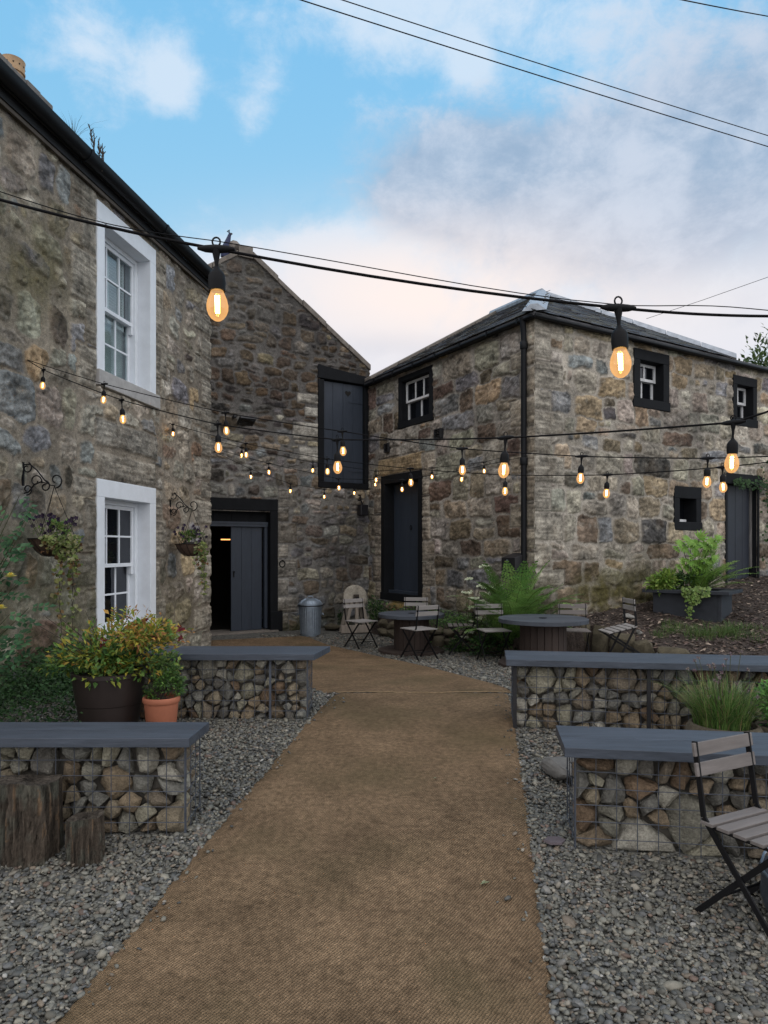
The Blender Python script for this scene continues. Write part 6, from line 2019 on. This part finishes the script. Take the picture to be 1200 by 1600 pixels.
# dark ivy round the barn's right hand door
t = thing('wall_ivy', 'dark ivy hanging over the right side of the far barn door', 'ivy', WB.p(5.6, .9, .1)); r_ = random.Random(97)
mb = MB(); sa, sb = WB.s(1168), WB.s(1235)
for i in range(2600):
    s = sb - abs(r_.gauss(0, .38)); z = r_.uniform(.85, 3.15)
    if s < sa + .12 * math.sin(z * 4) + (.25 if z < 1.6 else 0): continue
    L_ = r_.uniform(.04, .085)
    mb.leaf(WB.p(s, z, .04 + abs(r_.gauss(0, .12))), (r_.gauss(0, 1), r_.gauss(-.3, .6), r_.gauss(-.5, .6)), (r_.gauss(0, .3), -1, .5), L_, L_ * .8, jit(r_.choice(DGRN + [(.035, .065, .02)]), r_))
for i in range(260):
    s = r_.uniform(WB.s(1140), sb); L_ = r_.uniform(.04, .07)
    mb.leaf(WB.p(s, z1_ - .12 + r_.gauss(0, .05), .05 + abs(r_.gauss(0, .05))), (r_.gauss(0, 1), -.3, r_.gauss(-.7, .5)), (0, -1, .5), L_, L_ * .8, jit(r_.choice(DGRN), r_))
obj('foliage', mb, M['leaf'], t)
mb = MB()
for k in range(7): mb.tube([WB.p(sb - .1 * k, .85, .03), WB.p(sb - .08 * k - .05, 1.8, .04), WB.p(sb - .12 * k, 3.1, .03)], [.02, .014, .005], 5)
obj('stem', mb, M['twig'], t)
# trees beyond the barn
def tree(c, h, rad, seed, label, cols, leafs):
    t = thing('bushy_tree', label, 'tree', c, 0, 'trees beyond the barn'); r = random.Random(seed); c = Vector(c)
    mb = MB(); mb.tube([c, c + Vector((.1, 0, h * .35)), c + Vector((.05, .1, h * .75))], [.20, .15, .06], 8)
    for k in range(9):
        a = r.uniform(0, 6.28); b = c + Vector((.08, .03, h * r.uniform(.3, .7))); e = b + Vector((math.cos(a) * rad * .7, math.sin(a) * rad * .7, h * .22)); mb.tube([b, b.lerp(e, .5) + Vector((0, 0, .1)), e], [.06, .04, .015], 6)
    obj('trunk', mb, M['twig'], t)
    obj('crown', cloud(leafs, c + Vector((0, 0, h * .68)), (rad, rad, h * .36), .16, cols, seed, asp=.38, lumps=26, shell=.45), M['leaf'], t)
tree((9.95, 18.4, 0), 7.25, 1.35, 5, 'green bushy tree top showing over the barn roof at the right edge', [(.05, .085, .025), (.07, .11, .03), (.035, .06, .02)], 5200)
tree((12.6, 19.5, 0), 7.2, 1.8, 6, 'second bushy tree farther right behind the barn', [(.045, .08, .025), (.06, .10, .03), (.03, .055, .02)], 4200)
# weeds growing in the house gutter
t = thing('gutter_weed', 'dry branching weed stalks sprouting from the house gutter', 'weed', WL.p(WL.s(152), 5.74, .14)); r_ = random.Random(99); mb = MB()
for (x0_, y0_, x1_, y1_) in ((150, 256, 139, 194), (146, 238, 147, 210), (155, 262, 154, 217), (157, 265, 160, 227), (159, 268, 162, 242), (143, 220, 141, 206), (154, 240, 157, 232), (159, 246, 161, 240)):
    Yd = WL.Y(150, .14); a, b = PT(x0_, y0_, Yd), PT(x1_, y1_, Yd); mb.tube([a, a.lerp(b, .5) + Vector((.01, 0, 0)), b], [.007, .006, .004], 5)
    for k in range(6): q = a.lerp(b, .3 + .12 * k); mb.tube([q, q + Vector((r_.uniform(-.04, .04), 0, .05))], [.005, .003], 4)
obj('stalk', mb, M['twig'], t)
mb = MB(); Yd = WL.Y(112, .1); c = PT(114, 222, Yd)
blades(mb, c, 46, .05, .30, .004, [(.09, .085, .06), (.06, .07, .04)], r_, lean=1.0, seg=3)
tag(obj('gutter_grass', mb, M['leaf']), 'thin dry grass tuft on the house gutter near the chimney', 'grass')

# =================================================================== PEACOCK on the gable
pk = WG.p(sap - .30, zap - .02, -.1)
pc0 = PT(360, 408, pk.y)
t = thing('peacock', 'dark blue peacock perched on top of the stone gable', 'peacock', pc0)
def pp(px, py, dy=0): return PT(px, py, pk.y + dy)
skel = [((351, 402), .075), ((352, 393), .085), ((354, 384), .072), ((356.5, 375), .045), ((358.5, 368), .030), ((359.5, 366), .032), ((361.5, 365.3), .020), ((363.5, 365.6), .006)]
mb = MB(); n = 14; V = []; Fc = []; cc = []
for j, ((x, y), r) in enumerate(skel):
    c = pp(x, y)
    tdir = (pp(*skel[min(j + 1, 7)][0]) - pp(*skel[max(j - 1, 0)][0])).normalized(); sx_ = Vector((0, 1, 0)); sy_ = tdir.cross(sx_).normalized()
    for k in range(n):
        a = 2 * math.pi * k / n; V.append(c + sx_ * r * .8 * math.cos(a) + sy_ * r * math.sin(a)); cc.append((.008, .016, .07) if j < 6 else (.012, .014, .02))
for j in range(len(skel) - 1):
    for k in range(n): Fc.append((j * n + k, j * n + (k + 1) % n, (j + 1) * n + (k + 1) % n, (j + 1) * n + k))
Fc.append(tuple(range(n))); Fc.append(tuple((len(skel) - 1) * n + k for k in range(n)))
mb.add(V, Fc, cc); obj('body', mb, M['peafowl'], t, smooth=80)
mb = MB(); V = []; Fc = []; cc = []
tr = [((350, 398), .07), ((354, 402), .075), ((360, 400), .06), ((366, 405), .045), ((369, 412), .02)]
for j, ((x, y), r) in enumerate(tr):
    c = pp(x, y, .06 + .05 * j); tdir = (pp(*tr[min(j + 1, 4)][0]) - pp(*tr[max(j - 1, 0)][0])).normalized(); sx_ = Vector((0, 1, 0)); sy_ = tdir.cross(sx_).normalized()
    for k in range(n):
        a = 2 * math.pi * k / n; V.append(c + sx_ * r * math.cos(a) + sy_ * r * .7 * math.sin(a)); cc.append((.03, .028, .022))
for j in range(4):
    for k in range(n): Fc.append((j * n + k, j * n + (k + 1) % n, (j + 1) * n + (k + 1) % n, (j + 1) * n + k))
Fc.append(tuple(range(n))); Fc.append(tuple(4 * n + k for k in range(n)))
mb.add(V, Fc, cc); obj('tail', mb, M['peafowl'], t, smooth=80)
mb = MB()
for k in range(5): a = pp(359, 365); b = pp(355 + k * .9, 361.5 - .5 * k); mb.tube([a, b], .003, 4, col=(.01, .015, .03)); mb.lathe([(0, -.012), (.010, 0), (0, .012)], b, 6, col=(.01, .03, .05))
obj('crest', mb, M['peafowl'], t)
mb = MB()
for dx in (-.03, .03): mb.tube([pp(352, 400) + Vector((dx, 0, 0)), pp(352, 411) + Vector((dx, 0, 0))], .009, 6, col=(.02, .018, .016))
obj('leg', mb, M['peafowl'], t)

# =================================================================== STRING LIGHTS
def xline(px, A, B):
    r = (px - CX) / F; t = (r * A[1] - A[0]) / ((B[0] - A[0]) - r * (B[1] - A[1])); return A[1] + (B[1] - A[1]) * t


bulbme = {}
def light_string(label, A, B, hooks, pre=(), post=(), drop=.055, crad=.004, sag=.012, guy=False, bs=1.0, face=1):
    """A, B: plan line of the string; hooks: photo points of the lamp tees along it"""
    pts = []
    for (px, py, is_l) in [(a, b, 0) for a, b in pre] + [(a, b, 1) for a, b in hooks] + [(a, b, 0) for a, b in post]:
        pts.append((PT(px, py, xline(px, A, B)), is_l))
    if len(post) > 1:                               # carry the far end well on, past what the photo shows
        e_ = (pts[-1][0] - pts[-2][0]).normalized(); pts.append((pts[-1][0] + e_ * 5, 0))
    t = thing('string_light', label, 'string light', pts[0][0], 0, 'festoon light strings across the yard')
    cab = []
    for i in range(len(pts) - 1):
        a, b = pts[i][0], pts[i + 1][0]; L_ = (b - a).length
        for k in range(8): q = k / 8; cab.append(a.lerp(b, q) - Vector((0, 0, 4 * q * (1 - q) * sag * L_)))
    cab.append(pts[-1][0])
    mb = MB(); mb.tube(cab, crad, 6); obj('cable', mb, M['cable'], t, smooth=80)
    if guy:
        mb = MB(); mb.tube([c + Vector((0, 0, .014 + .007 * math.sin(i * .55))) for i, c in enumerate(cab)], .0012, 4); obj('support_wire', mb, M['cable'], t)
    ax = (pts[-1][0] - pts[0][0]); ax.z = 0; ax.normalize(); r = random.Random(int(len(cab) * 7 + pts[0][0].x * 100))
    for p, is_l in pts:
        if not is_l: continue
        k = bs; tl = Vector((r.uniform(-.06, .06), r.uniform(-.06, .06), -1)).normalized()
        mb = MB()
        dp = drop * r.uniform(.92, 1.08)
        s0 = p + tl * dp * .8
        mb.tube([p - ax * .042 + Vector((0, 0, .001)), p - ax * .024, p, p + ax * .024, p + ax * .042], [.004, .0085, .0105, .0085, .004], 8)
        mb.tube([p, p + tl * .016, p + tl * .032, s0 + tl * .004], [.011, .008, .0045, .0042], 8)
        mb.tube([p + Vector((0, 0, .006)) + ax * .009 * math.cos(a) + Vector((0, 0, .010 + .010 * math.sin(a))) for a in np.linspace(-.9, 4.05, 11)], .0022, 5)
        mb.tube([s0 + tl * q for q in (0, .006, .014, .020, .036, .056)], [.005, .008, .0155, .0185, .0195, .0185], 14)
        so = obj('lamp', mb, M['socket'], t, smooth=45)
        b0 = s0 + tl * .054; mb = MB()
        prof = [(.0, .0135), (.006, .0150), (.014, .0180), (.026, .0222), (.040, .0245), (.052, .0238), (.063, .0205), (.072, .0150), (.078, .008), (.0795, .001)]
        mb.tube([b0 + tl * q * k * .88 for q, _ in prof], [w * k for _, w in prof], 20); obj('glass_bulb', mb, M['bulb'], so, smooth=80)
        mb = MB(); sd = ax
        for e in (-1, 1): mb.tube([b0 + tl * .012 * k + sd * .0035 * e, b0 + tl * .052 * k + sd * .0028 * e], .0021 * k, 6)
        obj('filament', mb, M['filament'], so)
    return t


HA = WL.p(WL.s(42), 0); HT = WL.p(WL.s(262), 0)
light_string('nearest thick light string crossing high with two large bulbs', (-.38, 1.60), (.62, 1.66), [(338, 389), (966, 481)],
             pre=[(-700, 240), (-300, 268), (0, 312)], post=[(1200, 494), (1700, 470)], guy=True, crad=.0034, sag=.012)
light_string('string light from the house wall with the big bulb under the right barn window', (HA.x, HA.y), (1.246, 2.5), [(68, 578), (190, 625), (340, 663), (527, 687), (790, 684), (1146, 660)],
             pre=[(42, 562)], post=[(1200, 643), (1500, 570)], drop=.075, sag=.004)
light_string('upper string light from the house wall that passes the white window sill', (HA.x, HA.y), (1.93, 4.2), [(163, 600), (352, 645), (535, 674), (722, 701), (909, 713), (1106, 716)],
             pre=[(42, 562)], post=[(1200, 713), (1400, 704)], drop=.07, sag=.004)
light_string('string light starting between the house windows and crossing low to the right', (HT.x, HT.y), (2.21, 4.6), [(270, 663), (384, 693), (511, 717), (641, 732), (790, 742), (949, 742), (1129, 730)],
             pre=[(262, 660)], post=[(1200, 722), (1400, 700)], drop=.055, sag=.004)
light_string('far string light from the house corner to the barn downpipe', (-2.62, 10.9), (2.0, 9.95), [(378, 699), (489, 722), (588, 736), (675, 731), (756, 722)], pre=[(334, 688)], post=[(817, 706)], drop=.05, sag=.003)
light_string('far sagging string light in front of the loft door sill', (-2.6, 10.3), (2.2, 9.2), [(420, 724), (529, 748), (628, 750), (722, 734)], pre=[(333, 700)], post=[(826, 712)], drop=.05, sag=.003)
light_string('farthest low string light above the dustbin corner', (-2.70, 11.0), (-.15, 13.7), [(392, 733), (454, 756), (507, 765), (554, 760), (586, 747)], pre=[(334, 705)], post=[(597, 738)], drop=.05, sag=.003)

# overhead wires
def wire(label, a, b, r, sag, cat='cable'):
    a = Vector(a); b = Vector(b); d = b - a; a2 = a - d * 1.6; b2 = b + d * 1.6
    pts = [a2.lerp(b2, k / 60) - Vector((0, 0, sag * (4 * (k / 60) * (1 - k / 60) - .75))) for k in range(61)]
    mb = MB(); mb.tube(pts, r, 5); tag(obj('power_line', mb, M['cable'], smooth=80), label, 'cable', 'overhead wires')
wire('lower of the two parallel overhead wires crossing the sky', PT(487, 0, 12), PT(1200, 225, 16.0), .0105, .30)
wire('upper thinner wire of the parallel pair crossing the sky', PT(551, 0, 12.3), PT(1200, 208, 16.3), .0095, .30)
wire('short overhead wire cutting the top right corner of the sky', PT(1070, -1, 13), PT(1200, 24, 15), .0105, .1)
mb = MB(); a = PT(1010, 498, 12.2); b = PT(1200, 433, 10.5); mb.tube([a, a.lerp(b, .5) - Vector((0, 0, .01)), b, b + (b - a) * 1.5], .004, 5)
tag(obj('telephone_wire', mb, M['cable']), 'very thin wire rising right from the barn roof', 'cable', 'overhead wires')

# fallen bits on the path and gravel
r_ = random.Random(123)
for (px, py, L_, lab) in ((750, 1392, .05, 'small green leaf fallen on the brown matting, lower right'), (676, 1224, .03, 'small pale fleck of leaf on the middle of the matting')):
    p = hit(px, py); mb = MB(); mb.leaf(p + Vector((0, 0, .03)), (1, .3, .1), (0, 0, 1), L_, L_ * .4, (.20, .24, .13)); mb.leaf(p + Vector((.01, 0, .03)), (.5, .8, .2), (0, 0, 1), L_ * .7, L_ * .3, (.3, .3, .2))
    tag(obj('fallen_leaf', mb, M['leaf']), lab, 'leaf')

# =================================================================== CAMERA, SKY, LIGHT
cam = bpy.data.cameras.new('camera'); co = bpy.data.objects.new('camera', cam); COL.objects.link(co)
co.location = (0, 0, H); co.rotation_euler = (R(90), 0, 0)
cam.sensor_fit = 'VERTICAL'; cam.sensor_height = 36; cam.sensor_width = 27; cam.lens = F / 1600 * 36
cam.shift_y = (HZ - 800) / 1600; cam.clip_end = 2000; cam.clip_start = .05
sc.camera = co

w = bpy.data.worlds.new('World'); sc.world = w; w.use_nodes = True
nt = w.node_tree; N = nt.nodes; L = nt.links
bg = N['Background']; bg.inputs['Strength'].default_value = .10
sky = N.new('ShaderNodeTexSky'); sky.sky_type = 'NISHITA'; sky.sun_disc = False; sky.sun_elevation = R(5); sky.sun_rotation = R(12)
sky.air_density = 1.0; sky.dust_density = .6; sky.ozone_density = 2.0; sky.altitude = 50
tc = N.new('ShaderNodeTexCoord'); sp_ = N.new('ShaderNodeSeparateXYZ'); L.new(tc.outputs['Generated'], sp_.inputs[0])


def m1(op, a, b=None, c=None, clamp=False):
    n = N.new('ShaderNodeMath'); n.operation = op; n.use_clamp = clamp
    for i, v in enumerate((a, b, c)):
        if v is None: continue
        if isinstance(v, (int, float)): n.inputs[i].default_value = v
        else: L.new(v, n.inputs[i])
    return n.outputs[0]


def comb(x, y, z=0):
    n = N.new('ShaderNodeCombineXYZ')
    for i, v in enumerate((x, y, z)):
        if isinstance(v, (int, float)): n.inputs[i].default_value = v
        else: L.new(v, n.inputs[i])
    return n.outputs[0]


def noise(vec, scale, det=7, rough=.6, dist=0):
    n = N.new('ShaderNodeTexNoise'); n.inputs['Scale'].default_value = scale; n.inputs['Detail'].default_value = det
    n.inputs['Roughness'].default_value = rough; n.inputs['Distortion'].default_value = dist
    L.new(vec, n.inputs['Vector']); return n.outputs['Fac']


def mixc(f, a, b):
    n = N.new('ShaderNodeMix'); n.data_type = 'RGBA'
    for s, v in ((0, f), (6, a), (7, b)):
        if isinstance(v, (int, float)): n.inputs[s].default_value = v
        elif isinstance(v, tuple): n.inputs[s].default_value = (*v, 1)
        else: L.new(v, n.inputs[s])
    return n.outputs[2]


def smap(v, a, b):
    n = N.new('ShaderNodeMapRange'); n.interpolation_type = 'SMOOTHSTEP'; n.inputs['From Min'].default_value = a; n.inputs['From Max'].default_value = b
    L.new(v, n.inputs['Value']); return n.outputs[0]


X_, Y_, Z_ = sp_.outputs
# directions as bearing and height above the horizon, so clouds sit at fixed places on the dome
az = m1('ARCTAN2', X_, Y_); el = m1('ARCSINE', m1('MINIMUM', m1('MAXIMUM', Z_, -1), 1))
dome = comb(az, m1('MULTIPLY', el, 1.25), 0)


def blob(px, py, rx, ry, k):
    """a soft cloud bank centred on a sky direction"""
    d = Vector(((px - CX) / F, 1, (HZ - py) / F)).normalized()
    a0 = math.atan2(d.x, d.y); e0_ = math.asin(d.z)
    u = m1('DIVIDE', m1('SUBTRACT', az, a0), rx); v = m1('DIVIDE', m1('SUBTRACT', el, e0_), ry)
    q = m1('ADD', m1('MULTIPLY', u, u), m1('MULTIPLY', v, v))
    return m1('MULTIPLY', m1('EXPONENT', m1('MULTIPLY', q, -1)), k)


def add(*a):
    s = a[0]
    for b in a[1:]: s = m1('ADD', s, b)
    return s


nA = noise(dome, 4.2, 12, .62, .25); nB = noise(comb(m1('ADD', az, 7.3), m1('MULTIPLY', el, 1.5), 2.0), 10.0, 12, .66, .2); nC = noise(comb(m1('ADD', az, 3.1), el, 5.0), 2.2, 5, .5)
S10 = 10.0
blue = N.new('ShaderNodeVectorMath'); blue.operation = 'MULTIPLY'
L.new(sky.outputs[0], blue.inputs[0]); blue.inputs[1].default_value = (1, 1, 1)
skyc = mixc(.86, sky.outputs[0], mixc(smap(el, .15, .75), (.40 * S10, .74 * S10, .97 * S10), (.24 * S10, .61 * S10, .98 * S10)))
# pale fair weather clouds, soft edged
pn = add(m1('MULTIPLY', nA, .60), m1('MULTIPLY', nB, .62))
pm = add(pn, blob(265, 125, .050, .042, .46), blob(150, 60, .06, .10, .26), blob(398, 175, .035, .05, .34), blob(600, 5, .22, .06, .36), blob(735, 98, .03, .022, .30), blob(40, 60, .08, .06, .12), blob(620, 460, .30, .085, .75), blob(1000, 470, .5, .12, .60), blob(1000, 110, .36, .15, .22), blob(480, 500, .16, .06, .3), blob(180, 300, .22, .10, -.12), blob(450, 290, .12, .10, -.10))
pale_m = smap(pm, .72, 1.04)
palec = mixc(smap(el, .16, .46), (.93 * S10, .85 * S10, .87 * S10), (.69 * S10, .81 * S10, .95 * S10))
c1 = mixc(m1('MULTIPLY', pale_m, .86), skyc, palec)
# broad diffuse grey mauve bank on the right
gm = add(pn, blob(710, 270, .13, .065, .44), blob(960, 310, .30, .13, .46), blob(1150, 200, .20, .16, .30), blob(660, 330, .10, .04, .18), blob(830, 390, .18, .05, .30), blob(590, 535, .25, .03, .26), blob(640, 430, .2, .05, -.28), blob(950, 120, .12, .04, -.08))
grey_m = smap(gm, .74, 1.10)
greyc = mixc(smap(add(m1('MULTIPLY', nB, .6), m1('MULTIPLY', nA, .4)), .36, .62), (.33 * S10, .42 * S10, .57 * S10), (.58 * S10, .65 * S10, .78 * S10))
c2 = mixc(m1('MULTIPLY', grey_m, .80), c1, greyc)
# glow of the set sun behind the barns
gl = m1('ADD', blob(650, 445, .26, .075, .9), blob(950, 490, .35, .05, .40))
glm = m1('MULTIPLY', gl, smap(nA, .22, .52), clamp=True)
c2b = mixc(glm, c2, (1.02 * S10, .90 * S10, .855 * S10))
# unseen bright sheet added behind and above the viewer to light the yard
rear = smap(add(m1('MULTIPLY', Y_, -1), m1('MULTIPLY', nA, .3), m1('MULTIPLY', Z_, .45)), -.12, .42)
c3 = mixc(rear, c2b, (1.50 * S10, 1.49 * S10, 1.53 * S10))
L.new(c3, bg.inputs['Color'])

sun = bpy.data.lights.new('sun', 'SUN'); so = bpy.data.objects.new('sun', sun); COL.objects.link(so)
sun.energy = .5; sun.angle = R(10); sun.color = (1, .80, .62)
so.rotation_euler = (R(90 - 5), 0, R(180 - 12))      # low behind the barns, a little to the right
sc.view_settings.view_transform = 'Standard'; sc.view_settings.look = 'None'; sc.view_settings.gamma = 1; sc.view_settings.exposure = 0
try:
    sc.view_settings.use_curve_mapping = False
except Exception: pass
cy = sc.cycles
cy.use_denoising = True; cy.denoising_prefilter = 'NONE'; cy.max_bounces = 6; cy.diffuse_bounces = 3; cy.glossy_bounces = 3; cy.transmission_bounces = 4; cy.transparent_max_bounces = 12
cy.use_adaptive_sampling = True; cy.adaptive_threshold = .006; cy.sample_clamp_indirect = 4
for p_ in (proto, proto2): pass
